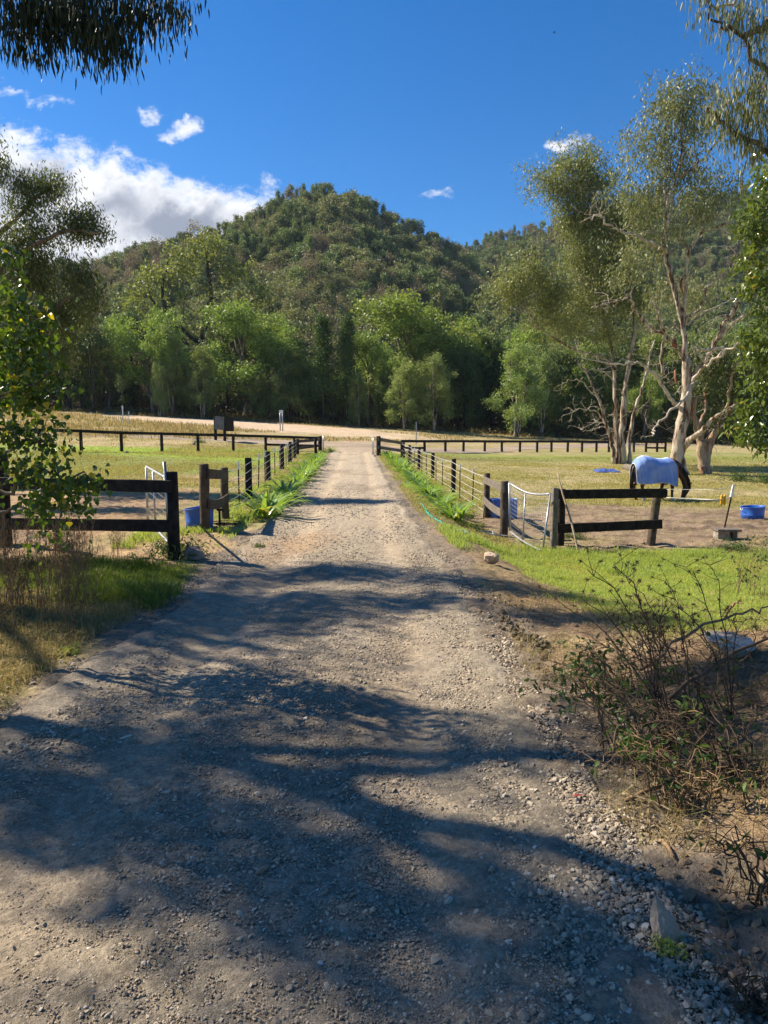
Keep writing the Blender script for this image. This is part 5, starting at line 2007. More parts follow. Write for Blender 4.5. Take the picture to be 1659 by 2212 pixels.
# ---- gates near the camera
def panel_gate(name, label, TL, TR_, BL, BR, rows, cols, bowtop=0.0, pip=.021, mid=True, origin=None):
    t = thing(name, label, "gate", origin or BL)
    TL, TR_, BL, BR = [Vector(v) for v in (TL, TR_, BL, BR)]

    def q(s, r):     # s along, r up
        p = BL.lerp(BR, s).lerp(TL.lerp(TR_, s), r)
        p.z -= bowtop * math.sin(math.pi * s) * (.4 + .6 * r)
        return p
    fr = MB()
    S = np.linspace(0, 1, 12)
    tube(fr, [q(s, 1) for s in S], pip, 8)
    tube(fr, [q(s, 0) for s in S], pip, 8)
    tube(fr, [q(0, 0), q(0, 1)], pip, 8)
    if pip > 0:
        tube(fr, [q(1, 0), q(1, 1)], pip * .9, 8)
    if mid:
        tube(fr, [q(.42, 0), q(.42, 1)], pip * .8, 8)
    fr.build("frame", STEEL, t)
    ms = MB()
    for k in range(1, rows):
        r = k / rows
        tube(ms, [q(s, r) for s in S], .0030, 3)
    for k in range(1, cols):
        s = k / cols
        tube(ms, [q(s, 0), q(s, .5), q(s, 1)], .0018, 3)
    ms.build("wire_mesh", STEEL, t)
    return t


def near_gates():
    panel_gate("farm_gate", "galvanised mesh gate standing open behind the stout left post", P(316, 1008, 13.2), P(356, 1031, 10.15), P(319, 1124, 13.2), P(368, 1176, 10.1), 9, 14)
    # leaning upright pipe beside it
    a, b = P(371, 1180, 10.0), P(354.6, 997, 10.0)
    mb = MB()
    tube(mb, [a, b], .024, 8)
    tag(mb.build("gate_pipe", STEEL, None, a), "leaning grey steel pipe strapped to the stout left fence post", "pipe")
    panel_gate("farm_gate", "sagging mesh gate with white pipe frame, left of the right black rail fence", P(1100, 1043, 15.5), P(1189, 1067, 14.0), P(1102, 1148, 15.45), P(1172, 1190, 13.6), 12, 22, .10)


# ---- signs, poles
def signs():
    b = at(470, 953)
    t = thing("notice_board", "dark notice board on two black posts behind the far left fence", "notice board", b)
    yb = b.y
    pL, pR = P(464.5, 898, yb + .4), P(484.5, 900, yb)
    for p, pz in ((pL, .05), (pR, .05)):
        q = Vector((p.x, p.y, Hs(p.x, p.y)))
        post_mb(q, p.z - q.z + .02, .10, (0, 0), 4, True).build("post", W_BLACK, t)
    mb = MB()
    hgt = P(470, 899, yb).z - P(470, 927, yb).z
    m0 = Vector((pL.x, pL.y - .16, pL.z - hgt / 2 - .05))
    m1 = Vector((pR.x, pR.y - .16, pR.z - hgt / 2 - .05))
    box(mb, m0, m1, .04, hgt)
    mb.build("board", plain_mat("board_face", (0.10, 0.105, 0.115), (0.05, 0.05, 0.055), .6, 3), t)
    mb = MB()
    m0 = Vector((pR.x + .30, pR.y - .0, pR.z - hgt / 2 - .1))
    box(mb, m0 - Vector((.22, 0, 0)), m0 + Vector((.22, .9, 0)), .04, hgt * 1.05)
    mb.build("side_board", W_BLACK, t)

    b = at(608, 931)
    t = thing("road_sign", "small white road sign on twin grey poles at the bend of the sandy road", "sign", b)
    k = b.y / F
    for du in (-2.6, 2.8):
        q = Vector((b.x + du * k, b.y, b.z))
        mb = MB()
        tube(mb, [q - Vector((0, 0, .2)), q + Vector((0, 0, 44 * k))], .055, 8)
        mb.build("pole", STEEL, t)
    mb = MB()
    box(mb, b + Vector((-4.2 * k, -.08, 41 * k)), b + Vector((4.4 * k, -.08, 41 * k)), .02, 6.5 * k)
    mb.build("plate", WHITE, t)
    for (u, vt, vb, r, lab) in ((266, 877, 916, 0.055, "tall white marker post standing in the straw coloured verge"), (279, 889, 917, .03, "shorter thin white marker post right of the tall one in the verge"), (899, 911, 960, .045, "thin grey pole behind the far right fence")):
        b, h = meas(u, vt, vb)
        t = thing("marker_post", lab, "post", b)
        mb = MB()
        box(mb, b - Vector((0, 0, .2)), b + Vector((0, 0, h)), r * 2, r * .8, up=(0, 1, .001))
        mb.build("shaft", WHITE if u < 800 else STEEL, t)
        if u < 800:
            mb = MB()
            box(mb, b + Vector((0, -.01, h - .25)), b + Vector((0, -.01, h + .03)), r * 2.6, r * 1.4, up=(0, 1, .001))
            mb.build("cap", WHITE, t)


# ---- blue tubs
def tub(u, vt, vb, wpx, label, m, slant=0.0, name="plastic_tub", tilt=0.0, ribs=True, bx=None):
    b, h = meas(u, vt, vb) if bx is None else bx
    r = wpx * b.y / F / 2
    b = b + Vector((0, r, 0))
    t = thing(name, label, "tub", b)
    mb = MB()
    ns = 28
    prof = [(0, .01), (.80, .0), (.90, .03), (.93, .30), (.955, .34), (.955, .40), (.94, .44), (.97, .80), (1.0, .97), (1.03, 1.0), (1.03, 1.02), (.97, 1.02), (.94, .97), (.90, .3), (.86, .06), (0, .05)]
    V = []
    for (rr, zz) in prof:
        for k in range(ns):
            a = 2 * math.pi * k / ns
            z = zz * h * (1 + slant * math.cos(a) * zz)
            V.append((b.x + math.cos(a) * rr * r * (1 + .04 * math.sin(3 * a)), b.y + math.sin(a) * rr * r, b.z - .01 + z))
    n = len(prof)
    i = np.arange(n - 1)[:, None] * ns
    j = np.arange(ns)[None]
    kk = (j + 1) % ns
    q = np.stack([i + j, i + kk, i + ns + kk, i + ns + j], -1).reshape(-1, 4)
    mb.add(V, q, 0, .5, True)
    mb.build("shell", m, t)
    if name == 'cut_barrel':
        return t
    hd = MB()
    a0 = np.array([b.x - r * 1.04, b.y - .02, b.z + h * (.92 - slant * .9)])
    pts = [a0 + [0, -.06, 0], a0 + [-.02, -.07, -.05], a0 + [-.02, .03, -.05], a0 + [0, .04, 0]]
    tube(hd, pts, .008, 5)
    hd.build("handle", WHITE, t)
    return t


def tubs():
    tub(423, 1098, 1146, 64, "cut down deep blue plastic barrel behind the rough left post", BLUE_P, .10, "cut_barrel")
    tub(1075, 1079, 1120, 34, "blue plastic tub showing left of the near right gate post, in front of the other", BLUE_L, .0)
    tub(1106, 1080, 1123, 30, "bright blue plastic tub seen through the sagging gate", BLUE_L, .04)
    tub(1638, 1096, 1124, 50, "blue plastic feed tub lying in the dirt at the right edge", BLUE_P, .05, "feed_tub")


# ---- rocks
def rock(u, v, wpx, hpx, label, m, seed, depth=1.0, name="rock", sink=.25, sharp=.22, lean=None, taper=0.0):
    b = at(u, v)
    k = b.y / F
    rng = np.random.default_rng(seed)
    vv, ff = ico2(4)
    d = np.ones(len(vv))
    for _ in range(18):              # cut facets
        n = rng.normal(0, 1, 3)
        n /= np.linalg.norm(n)
        c = rng.uniform(.50, .88)
        dot = vv @ n
        d = np.where(dot * d > c, c / np.maximum(dot, 1e-3), d)
    vv2 = vv * d[:, None]
    vv2 += vv * ((fbm(vv[:, 0] * 3 + 7, vv[:, 1] * 3 + vv[:, 2] * 2.3, seed, 4) - .5) * sharp)[:, None]
    if taper:
        f_ = 1 - taper * sst(-.1, 1.0, vv2[:, 2])
        vv2[:, 0] *= f_
        vv2[:, 1] *= f_
    S = np.array([wpx * k / 2, wpx * k / 2 * depth, hpx * k / 2 * 1.25])
    vv2 = vv2 * S
    if lean:
        vv2[:, 0] += vv2[:, 2] * lean[0]
        vv2[:, 1] += vv2[:, 2] * lean[1]
    o = np.array(tuple(b)) + [0, S[1] * .6, S[2] * (1 - sink * 1.4)]
    mb = MB()
    mb.add(vv2 + o, ff, 0, .5, False)
    ob = mb.build(name, m, None, b)
    tag(ob, label, "rock")
    return ob


def rocks():
    rock(411, 1211, 62, 34, "brown grey rounded rock at the foot of the stout left post", ROCK, 3)
    rock(1063, 1221, 54, 27, "pinkish speckled rock on the grass below the right drive fence", ROCK_P, 5)
    rock(1596, 1425, 118, 46, "large pale block of stone half buried in dry sticks at the right edge", plain_mat('brightened_rock', (0.62, 0.52, 0.42), (0.42, 0.33, 0.25), .9, 3.5, .02, .2, bscale=16), 8, 1.1, lean=(-.2, .9), sink=.12)  # brighter than pale_rock, standing in for sun the block faces away from
    rock(1436, 2052, 76, 122, "upright pointed stone on the bank beside the gravel at lower right", ROCK_P, 3, .8, lean=(-.16, .25), sharp=.25, taper=.62)
    rock(1360, 1905, 34, 26, "low dark stone on the bank above the upright pointed one", ROCK, 21)
    rock(1610, 2075, 26, 22, "small tan stone on the bank right of the upright pointed one", ROCK_P, 23)
    rock(273, 979, 9, 5, "small stone at the foot of a far left fence post", ROCK, 25)
    rock(418, 962, 12, 7, "small stone on the bright far grass left of the notice board", ROCK, 27)
    # far boulders among the trees on the hill
    for (u, v, w, h, y, lab, sd) in ((1080, 860, 0, 0, 0, "", 0),) if False else ():
        pass


def droppings():
    rng = np.random.default_rng(3)
    mb = MB()
    b0 = at(1120, 1400)
    v, f = ico2(2)
    for i in range(70):
        u = 1080 + rng.random() * 105
        vv = 1345 + (u - 1080) * .62 + rng.normal(0, 9)
        p = at(u, vv)
        r = rng.uniform(.013, .022)
        V = v * r * rng.uniform(.8, 1.15, 3) * (1 + .12 * rng.normal(0, 1, (len(v), 1)))
        mb.add(V + np.array(tuple(p)) + [0, 0, r * .7 + (.03 if rng.random() < .3 else 0)], f, 0, .5, False)
    o = mb.build("manure_pile", plain_mat("dry_manure", (0.16, 0.13, 0.08), (0.085, 0.068, 0.042), .95, 60, .004), None, b0)
    tag(o, "scattered heap of dry horse droppings at the right edge of the drive", "manure")
    o['kind'] = 'stuff'


# ---- small things
def small_things():
    # garden tap with hose at the left boards
    b, h = meas(475, 1101, 1140)
    t = thing("garden_tap", "dark water pipe with tap head under the left pair of boards", "tap", b)
    mb = MB()
    tube(mb, [b - Vector((0, 0, .05)), b + Vector((0, 0, h))], .022, 8)
    mb.build("pipe", RUST, t)
    mb = MB()
    tube(mb, [b + Vector((-.05, 0, h)), b + Vector((.05, 0, h)), b + Vector((.075, 0, h - .04))], .022, 7)
    mb.build("tap_head", RUST, t)
    mb = MB()
    c = at(490, 1137)
    pts = [c + Vector((math.cos(a) * (.13 + .01 * a), math.sin(a) * (.12 + .008 * a), .015 + .004 * a)) for a in np.linspace(0, 18, 70)]
    tube(mb, pts, .010, 5)
    tag(mb.build("hose_coil", RUST, None, c), "small black hose coiled on the ground beside the left tap", "hose")
    # teal hose along the right bed
    pts = [at(u, v, .02) for (u, v) in ((880, 1040), (890, 1058), (903, 1073), (908, 1086), (914, 1096), (926, 1112), (937, 1121), (952, 1130), (965, 1139))]
    mb = MB()
    tube(mb, smooth_path(pts, 5, .008, TR), .019, 6)
    tag(mb.build("garden_hose", TEAL, None, pts[4]), "teal green hose snaking beside the right row of strappy plants", "hose")
    pts = []
    c = at(988, 1151)
    for i in range(40):
        pts.append(c + Vector((TR.normal(0, .10), TR.normal(0, .12), .02 + .03 * TR.random())))
    mb = MB()
    tube(mb, smooth_path(pts, 3), .008, 4)
    tag(mb.build("rope_tangle", plain_mat("pale_blue_rope", (0.45, 0.58, 0.62), (0.3, 0.4, 0.45), .7, 30), None, c), "pale blue rope tangle at the near end of the right plant row", "rope")
    c = at(1052, 1157)
    pts = [c + Vector((math.cos(a) * .16, math.sin(a) * .22, .02 + .05 * abs(math.sin(a * .7)))) for a in np.linspace(0, 11, 50)] + [c + Vector((.3, -.1, .02)), c + Vector((.5, -.25, .02))]
    mb = MB()
    tube(mb, pts, .012, 5)
    tag(mb.build("rope_coil", WIRE, None, c), "off white rope loop lying at the foot of the near right gate post", "rope")
    # black hose hanging on the right boards
    a = P(1046, 1098, at(1051, 1118).y - .12)
    pts = [a, a + Vector((-.02, -.02, -.25)), a + Vector((0, -.03, -.5)), Vector((a.x + .1, a.y - .05, Hs(a.x, a.y) + .03)), Vector((a.x + .18, a.y - .02, Hs(a.x, a.y) + .25)), a + Vector((.2, -.02, -.05))]
    mb = MB()
    tube(mb, smooth_path(pts, 5), .012, 6)
    tag(mb.build("hanging_hose", RUST, None, a), "black hose loop hanging from the right pair of grey boards", "hose")
    # blue sheet and log at the foot of the multi stemmed gum
    c = at(1320, 1021)
    k = c.y / F
    n = 26
    X, Y = np.meshgrid(np.linspace(-1, 1, n), np.linspace(-1, 1, 14))
    Z = .16 * (fbm(X * 3 + 4, Y * 3, 7, 4)) * (1 - (np.maximum(np.abs(X), np.abs(Y))) ** 4) + .02
    V = np.stack([c.x + X * 26 * k + .1 * Y, c.y + .8 + Y * .8, H(c.x + X * 26 * k, c.y + .8 + Y * .8) + Z * 1.3], -1).reshape(-1, 3)
    i = np.arange(13)[:, None] * n
    j = np.arange(n - 1)[None]
    q = np.stack([i + j, i + j + 1, i + n + j + 1, i + n + j], -1).reshape(-1, 4)
    mb = MB()
    mb.add(V, q, 0, .5, True)
    tag(mb.build("tarpaulin", plain_mat("blue_sheet", (0.075, 0.125, 0.36), (0.04, 0.07, 0.22), .6, 6), None, c), "crumpled dark blue sheet on the grass at the foot of the multi stemmed gum", "sheet")
    a, b = at(1352, 1014, .12), at(1380, 1021, .10)
    mb = MB()
    tube(mb, [a, a.lerp(b, .5) + Vector((0, 0, .03)), b], [.2, .18, .1], 9)
    tag(mb.build("fallen_log", W_GREY, None, a), "short fallen log between the blue sheet and the horse's rump", "log")
    # concrete block, pickets and tape right of the short fence
    b, h = meas(1573, 1143, 1166)
    t = thing("stone_seat", "low rough block with a flat slab on top under the leaning white capped picket", "block", b)
    k = b.y / F
    mb = MB()
    box(mb, b + Vector((-23 * k, .1, h * .38)), b + Vector((2 * k, .1, h * .38)), .22, h * .8, bev=.01, seg=4, jitter=.008, rng=TR)
    mb.build("block", CONC, t)
    mb = MB()
    box(mb, b + Vector((10 * k, .1, h * .38)), b + Vector((20 * k, .1, h * .38)), .2, h * .8, bev=.01, seg=2, jitter=.006, rng=TR)
    mb.build("block", W_GREY, t)
    mb = MB()
    box(mb, b + Vector((-26 * k, .1, h * .9)), b + Vector((26 * k, .1, h * .88)), .34, .05, bev=.01, seg=6, jitter=.004, rng=TR)
    mb.build("slab", W_GREY, t)
    b = at(1576, 1160)
    b.y += .35
    b.z = Hs(b.x, b.y)
    t = thing("capped_picket", "leaning steel picket with a white cap standing over the flat topped block", "post", b)
    top = P(1585, 1049, b.y)
    mb = MB()
    box(mb, b - Vector((0, 0, .1)), top, .034, .012, up=(0, 1, .001))
    mb.build("shaft", RUST, t)
    mb = MB()
    box(mb, b.lerp(top, .76), top + Vector((0, 0, .02)), .055, .045, up=(0, 1, .001))
    mb.build("cap", WHITE, t)
    # electric tape from the right fence to the handle and on
    e0 = P(1441, 1074, 14.0)
    e1 = P(1560, 1079, 13.2)
    e2 = P(1583, 1060, b.y)
    for (va, vb_, r, lab) in ((1075, 1079, .011, "thick white electric tape running from the right fence end toward the leaning picket"), (1057, 1056, .005, "thin upper electric cord above the thick white tape by the horse's head")):
        pts = [P(1440, va, 14.05), P(1500, (va + vb_) / 2 + 1, 13.8), P(1560, vb_, 13.6), P(1583, vb_ - 8, b.y)]
        mb = MB()
        tube(mb, smooth_path(pts, 5), r, 5)
        tag(mb.build("electric_tape", WIRE, None, pts[0]), lab, "fence tape")
    hp = P(1562, 1080, 13.55)
    t = thing("tape_spring", "orange yellow spring handle on the white tape by the leaning picket", "handle", hp)
    OR_ = plain_mat("orange_plastic", (0.72, 0.36, 0.02), (0.6, 0.28, 0.02), .45, 10)
    for dx in (-.028, .028):
        mb = MB()
        tube(mb, [hp + Vector((dx, 0, .10)), hp + Vector((dx, 0, .06)), hp + Vector((dx, 0, -.06)), hp + Vector((dx, 0, -.10))], [.012, .024, .024, .014], 8)
        mb.build("grip", OR_, t)
    # a red leaf and a pale leaf lying on the gravel
    for (u, v, c_, lab, L_) in ((1247, 1735, (.55, .08, .08), "small red fallen leaf on the gravel near the bank", .035), (567, 2190 - 293, (.40, .24, .14), "curled tan fallen leaf lying in the middle of the gravel", .035), (273, 1606, (.62, .55, .42), "pale fallen leaf flat on the gravel at the left", .035)):
        p = at(u, v, .035)
        a = TR.random() * 6
        d = Vector((math.cos(a), math.sin(a), .15)) * L_
        s_ = Vector((-math.sin(a), math.cos(a), .2)) * L_ * .33
        mb = MB()
        mb.add([tuple(p - d), tuple(p - d * .2 + s_), tuple(p + d * .5 + s_ * .8), tuple(p + d), tuple(p + d * .5 - s_ * .8), tuple(p - d * .2 - s_), tuple(p + Vector((0, 0, .006)))], np.array([(0, 1, 6), (1, 2, 6), (2, 3, 6), (3, 4, 6), (4, 5, 6), (5, 0, 6)]))
        tag(mb.build("fallen_leaf", plain_mat("leaf_dry", c_, tuple(x * .7 for x in c_), .6, 40), None, p), lab, "leaf")
    # a bird high up
    c = P(1197, 71, 105)
    mb = MB()
    tube(mb, [c + Vector((-.16, 0, 0)), c + Vector((-.05, 0, .01)), c + Vector((.08, 0, .01)), c + Vector((.17, 0, .03))], [.01, .045, .04, .012], 8)
    for sgn in (-1, 1):
        mb.add([tuple(c + Vector((-.06, 0, .02))), tuple(c + Vector((.07, 0, .02))), tuple(c + Vector((.10, sgn * .18, .10))), tuple(c + Vector((.0, sgn * .34, .06))), tuple(c + Vector((-.05, sgn * .15, .08)))], np.array([(0, 1, 2, 4)]))
        mb.add([tuple(c + Vector((.10, sgn * .18, .10))), tuple(c + Vector((.0, sgn * .34, .06))), tuple(c + Vector((-.05, sgn * .15, .08)))], np.array([(0, 1, 2)]))
    tag(mb.build("bird", plain_mat("dark_feathers", (0.02, 0.02, 0.022), (0.01, 0.01, 0.01), .7, 20), None, c), "tiny dark bird gliding high in the blue sky", "bird")


far_fence_left()
far_fence_right()
far_gate_wing('left')
far_gate_wing('right')
wire_fence('left')
wire_fence('right')
strainer('left')
strainer('right')
near_fence_left()
near_fence_right()
near_gates()
signs()
tubs()
rocks()
droppings()
small_things()


# ---------------------------------------------------------------- the horse
def horse():
    b = at(1428, 1083)
    # body faces right in the picture, turned a little away from the camera
    t = thing("horse", "dark brown horse grazing in a pale blue rug behind the right black rail fence", "horse", b)
    yaw = math.radians(10)
    ca, sa = math.cos(yaw), math.sin(yaw)
    sc = 0.985

    def W(x, y, z):
        x, y = x * sc * 1.10, y * sc
        return (b.x + x * ca - y * sa - .03, b.y + x * sa + y * ca + .25, b.z + z * sc * 1.04)

    def loft(mb, st, ns=20, sq=2.0):
        """stations: centre (x, y, z), half width, half height, tilt of the ring about y"""
        V = []
        for (x, y, z, w, h, tl) in st:
            for k in range(ns):
                a = 2 * math.pi * k / ns
                cy_, cz_ = math.cos(a), math.sin(a)
                px = x + math.sin(tl) * h * cz_
                V.append(W(px, y + w * cy_, z + math.cos(tl) * h * cz_))
        n = len(st)
        i = np.arange(n - 1)[:, None] * ns
        j = np.arange(ns)[None]
        k = (j + 1) % ns
        q = np.stack([i + j, i + k, i + ns + k, i + ns + j], -1).reshape(-1, 4)
        e0 = np.arange(ns)[None, ::-1]
        e1 = ((n - 1) * ns + np.arange(ns))[None]
        mb.add(V, [q, e0, e1], 0, .5, True)

    def leg(mb, pts, rad):
        tube(mb, [W(*p) for p in pts], rad, 12)

    body = MB()
    loft(body, [(-.74, 0, 1.05, .10, .16, 0), (-.69, 0, 1.06, .21, .27, 0), (-.55, 0, 1.07, .27, .33, 0), (-.36, 0, 1.05, .28, .33, 0), (-.14, 0, 1.00, .28, .32, 0), (.08, 0, .98, .275, .33, 0), (.26, 0, 1.00, .25, .35, 0), (.40, 0, 1.02, .21, .33, .1), (.52, 0, .98, .13, .20, .2)])
    # neck arching down to the grass, then the head
    loft(body, [(.24, 0, 1.12, .15, .26, .7), (.44, 0, 1.10, .13, .245, .9), (.63, 0, 1.00, .105, .20, 1.0), (.78, 0, .84, .09, .16, 1.15), (.88, 0, .67, .082, .135, 1.3), (.92, 0, .51, .08, .12, 1.45), (.93, 0, .43, .078, .115, 1.5)])
    loft(body, [(.98, 0, .50, .055, .07, 1.2), (.95, 0, .43, .09, .12, 1.35), (.93, 0, .33, .09, .125, 1.55), (.89, 0, .22, .07, .10, 1.6), (.85, 0, .11, .055, .072, 1.65), (.83, 0, .04, .058, .068, 1.65), (.82, 0, .0, .04, .045, 1.65)])
    for sy in (-1, 1):
        o = .17 * sy
        dx = .10 if sy > 0 else 0
        leg(body, [(-.52, o * .8, 1.05), (-.48, o, .86), (-.48, o, .72), (-.60 - dx, o, .50), (-.58 - dx, o, .30), (-.565 - dx, o, .14), (-.52 - dx, o, .07), (-.51 - dx, o, .0)], [.20, .17, .12, .066, .045, .045, .046, .062])
        leg(body, [(.34, o * .8, 1.0), (.35, o, .80), (.37 - dx, o, .62), (.38 - dx * 1.6, o, .42), (.38 - dx * 1.7, o, .24), (.38 - dx * 1.7, o, .12), (.415 - dx * 1.7, o, .06), (.425 - dx * 1.7, o, .0)], [.17, .12, .085, .058, .042, .045, .045, .060])
        leg(body, [(.98, .05 * sy, .50), (1.035, .075 * sy, .545), (1.10, .08 * sy, .57)], [.030, .034, .006])
    o = body.build("body", [mat("horse_coat", lambda t_: principled(t_, t_.mix(t_.ramp(t_.noise(opos(t_), 3.0, 4), .35, .65), (0.030, 0.014, 0.008, 1), (0.075, 0.030, 0.015, 1)), .5, None, .4))], t)
    rm = o.modifiers.new("join", 'REMESH')
    rm.mode = 'VOXEL'
    rm.voxel_size = 0.018
    rm.use_smooth_shade = True
    sm = o.modifiers.new("soften", 'SMOOTH')
    sm.iterations = 5
    sm.factor = .6
    # muzzle shade, eyes, nostril
    for sy in (-1, 1):
        mb = MB()
        v, f = ico2(2)
        mb.add(v * .017 + np.array(W(.95, .086 * sy, .335)), f, 0, .5, True)
        mb.build("eye", plain_mat("horse_eye", (.004, .003, .003), (.01, .005, .004), .15, 5, 0, .6), t)
    # mane and tail
    rng = np.random.default_rng(5)
    mane = MB()
    crest = [(.38, 1.38), (.60, 1.27), (.80, 1.07), (.94, .85), (1.03, .64), (1.04, .50)]
    for i in range(240):
        s = rng.random() * (len(crest) - 1.001)
        k = int(s)
        f = s - k
        x = crest[k][0] * (1 - f) + crest[k + 1][0] * f - .02
        z = crest[k][1] * (1 - f) + crest[k + 1][1] * f - .02
        sd = -1 if rng.random() < .8 else 1
        l = rng.uniform(.10, .22)
        tube(mane, [W(x, 0, z), W(x + .015, sd * .05, z - .01), W(x - .01 + rng.normal(0, .01), sd * .10, z - l * .6), W(x - .02 + rng.normal(0, .02), sd * .105, z - l)], [.010, .011, .009, .003], 4)
    hair = plain_mat("black_horse_hair", (0.010, 0.008, 0.007), (0.022, 0.015, 0.011), .55, 20)
    mane.build("mane", hair, t)
    tail = MB()
    for i in range(110):
        a = rng.random() * 6.28
        rr = .045 * rng.random() ** .5
        e = rng.uniform(.25, .55)
        tube(tail, [W(-.71, math.cos(a) * .02, 1.16 + math.sin(a) * .02), W(-.83, math.cos(a) * rr, 1.08), W(-.86 + math.cos(a) * rr, math.sin(a) * rr, .80), W(-.86 + math.cos(a) * rr * 1.2, math.sin(a) * rr * 1.3, e)], [.014, .014, .012, .003], 4)
    tail.build("tail", hair, t)
    for (x, sy, w) in ((-.63, 1, 0), (-.53, -1, 0)):
        pass
    sock = MB()
    tube(sock, [W(-.51, -.17, .0), W(-.515, -.17, .06), W(-.555, -.17, .13)], [.066, .052, .050], 10)
    tube(sock, [W(.425, -.17, .0), W(.418, -.17, .05), W(.385, -.17, .12)], [.064, .050, .048], 10)
    sock.build("white_sock", plain_mat("white_hair", (.6, .56, .5), (.45, .4, .35), .8, 20), t)

    # the rug: a draped sheet following back and flanks, open in front of the chest
    def rug_z(x):       # top line
        return np.interp(x, [-.84, -.72, -.55, -.37, -.14, .08, .26, .36], [1.16, 1.35, 1.43, 1.415, 1.345, 1.335, 1.375, 1.40])

    nx, na = 80, 50
    V = []
    for i in range(nx):
        s = i / (nx - 1)
        x = -.82 + 1.07 * s
        wd = np.interp(x, [-.84, -.74, -.6, -.2, .15, .34], [.20, .27, .335, .335, .33, .27])
        top = rug_z(x)
        hem = np.interp(x, [-.82, -.5, -.2, -.05, .10, .22, .34], [.57, .56, .58, .61, .56, .47, .44])
        for j in range(na):
            r = -1 + 2 * j / (na - 1)          # -1 near hem .. +1 far hem
            a = abs(r)
            if a < .42:
                th = a / .42 * math.pi / 2
                yy = wd * math.sin(th)
                zz = top - .28 + .28 * math.cos(th)
            else:
                f = (a - .42) / .58
                yy = wd * (1 + .05 * f)
                zz = (top - .28) * (1 - f) + hem * f
                yy += .030 * math.sin(x * 19 + 1.5 * math.sin(x * 7) - f * 2.2) * f ** .7 + .014 * math.sin(x * 43 + f * 3) * f + .010 * math.sin(x * 80 - f * 5)
            k = np.clip((x + .14) / .39, 0, 1)
            xx = x + (.05 * (a - .42) if x < -.68 and a > .42 else 0) + k * k * .24 * math.sin(min(a / .75, 1.25) * math.pi / 2)
            V.append(W(xx, yy * (1 if r > 0 else -1), zz))
    V = np.array(V)
    i = np.arange(nx - 1)[:, None] * na
    j = np.arange(na - 1)[None]
    q = np.stack([i + j, i + j + 1, i + na + j + 1, i + na + j], -1).reshape(-1, 4)
    mb = MB()
    mb.add(V, q, 0, .5, True)
    # back flap over the rump
    n0 = len(V)
    rugm = mat("blue_rug", lambda t_: principled(t_, t_.mix(t_.ramp(t_.noise(opos(t_), 4.3, 6, .7), .60, .72), t_.mix(t_.ramp(t_.noise(opos(t_), 2.2, 5, .6), .38, .68), (0.15, 0.27, 0.62, 1), (0.28, 0.38, 0.62, 1)), (0.33, 0.33, 0.34, 1)), .85, t_.bump(t_.noise(opos(t_), 60, 3), .5, .004), .15))
    rg = mb.build("rug", rugm, t)
    so = rg.modifiers.new("cloth", 'SOLIDIFY')
    so.thickness = .008
    # pale binding along every edge and the bright back seam
    G = V.reshape(nx, na, 3)
    bd = MB()
    c_ = (.70, .70, .66)
    tube(bd, G[:, 0], .013, 5)
    tube(bd, G[:, -1], .013, 5)
    tube(bd, G[0], .014, 5)
    bd.build("rug_binding", plain_mat("cream_binding", c_, (.55, .53, .48), .8, 20), t)
    bd = MB()
    tube(bd, G[-1], .016, 5)
    bd.build("rug_neck_binding", plain_mat("tan_binding", (.45, .26, .16), (.35, .2, .12), .8, 20), t)
    bd = MB()
    Vs = []
    for k in range(nx):
        m = G[k, na // 2]
        Vs += [G[k, na // 2 - 4] + [0, 0, .006], G[k, na // 2 - 2] + [0, 0, .010], m + [0, 0, .012], G[k, na // 2 + 2] + [0, 0, .010]]
    ii = np.arange(nx - 1)[:, None] * 4
    jj = np.arange(3)[None]
    bd.add(Vs, np.stack([ii + jj, ii + jj + 1, ii + 4 + jj + 1, ii + 4 + jj], -1).reshape(-1, 4), 0, .5, True)
    bd.build("back_strip", plain_mat("white_strip", (.78, .82, .88), (.66, .72, .84), .75, 10), t)
    st = MB()
    tube(st, [W(-.30, -.33, .63), W(-.15, -.2, .56), W(.1, 0, .55), W(.35, -.1, .60)], .012, 5)
    st.build("belly_strap", plain_mat("strap", (.5, .45, .35), (.4, .35, .28), .8, 20), t)


horse()
# ---------------------------------------------------------------- grass, weeds and bedding plants
M_GRASS = leaf_mat("grass_blade", (0.19, 0.29, 0.060), (0.43, 0.49, 0.15), .42, .6, .25, (0.42, 0.33, 0.13))
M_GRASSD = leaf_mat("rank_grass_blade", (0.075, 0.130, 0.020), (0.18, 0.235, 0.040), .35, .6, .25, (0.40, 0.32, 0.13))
M_STRAW = leaf_mat("straw_blade", (0.26, 0.20, 0.08), (0.50, 0.40, 0.19), .3, .7, .2, (0.12, 0.20, 0.03), tcol=(1.2, 1.15, .8))
M_SCRUB = leaf_mat("weed_leaf", (0.035, 0.075, 0.018), (0.10, 0.16, 0.040), .35, .5, .3)


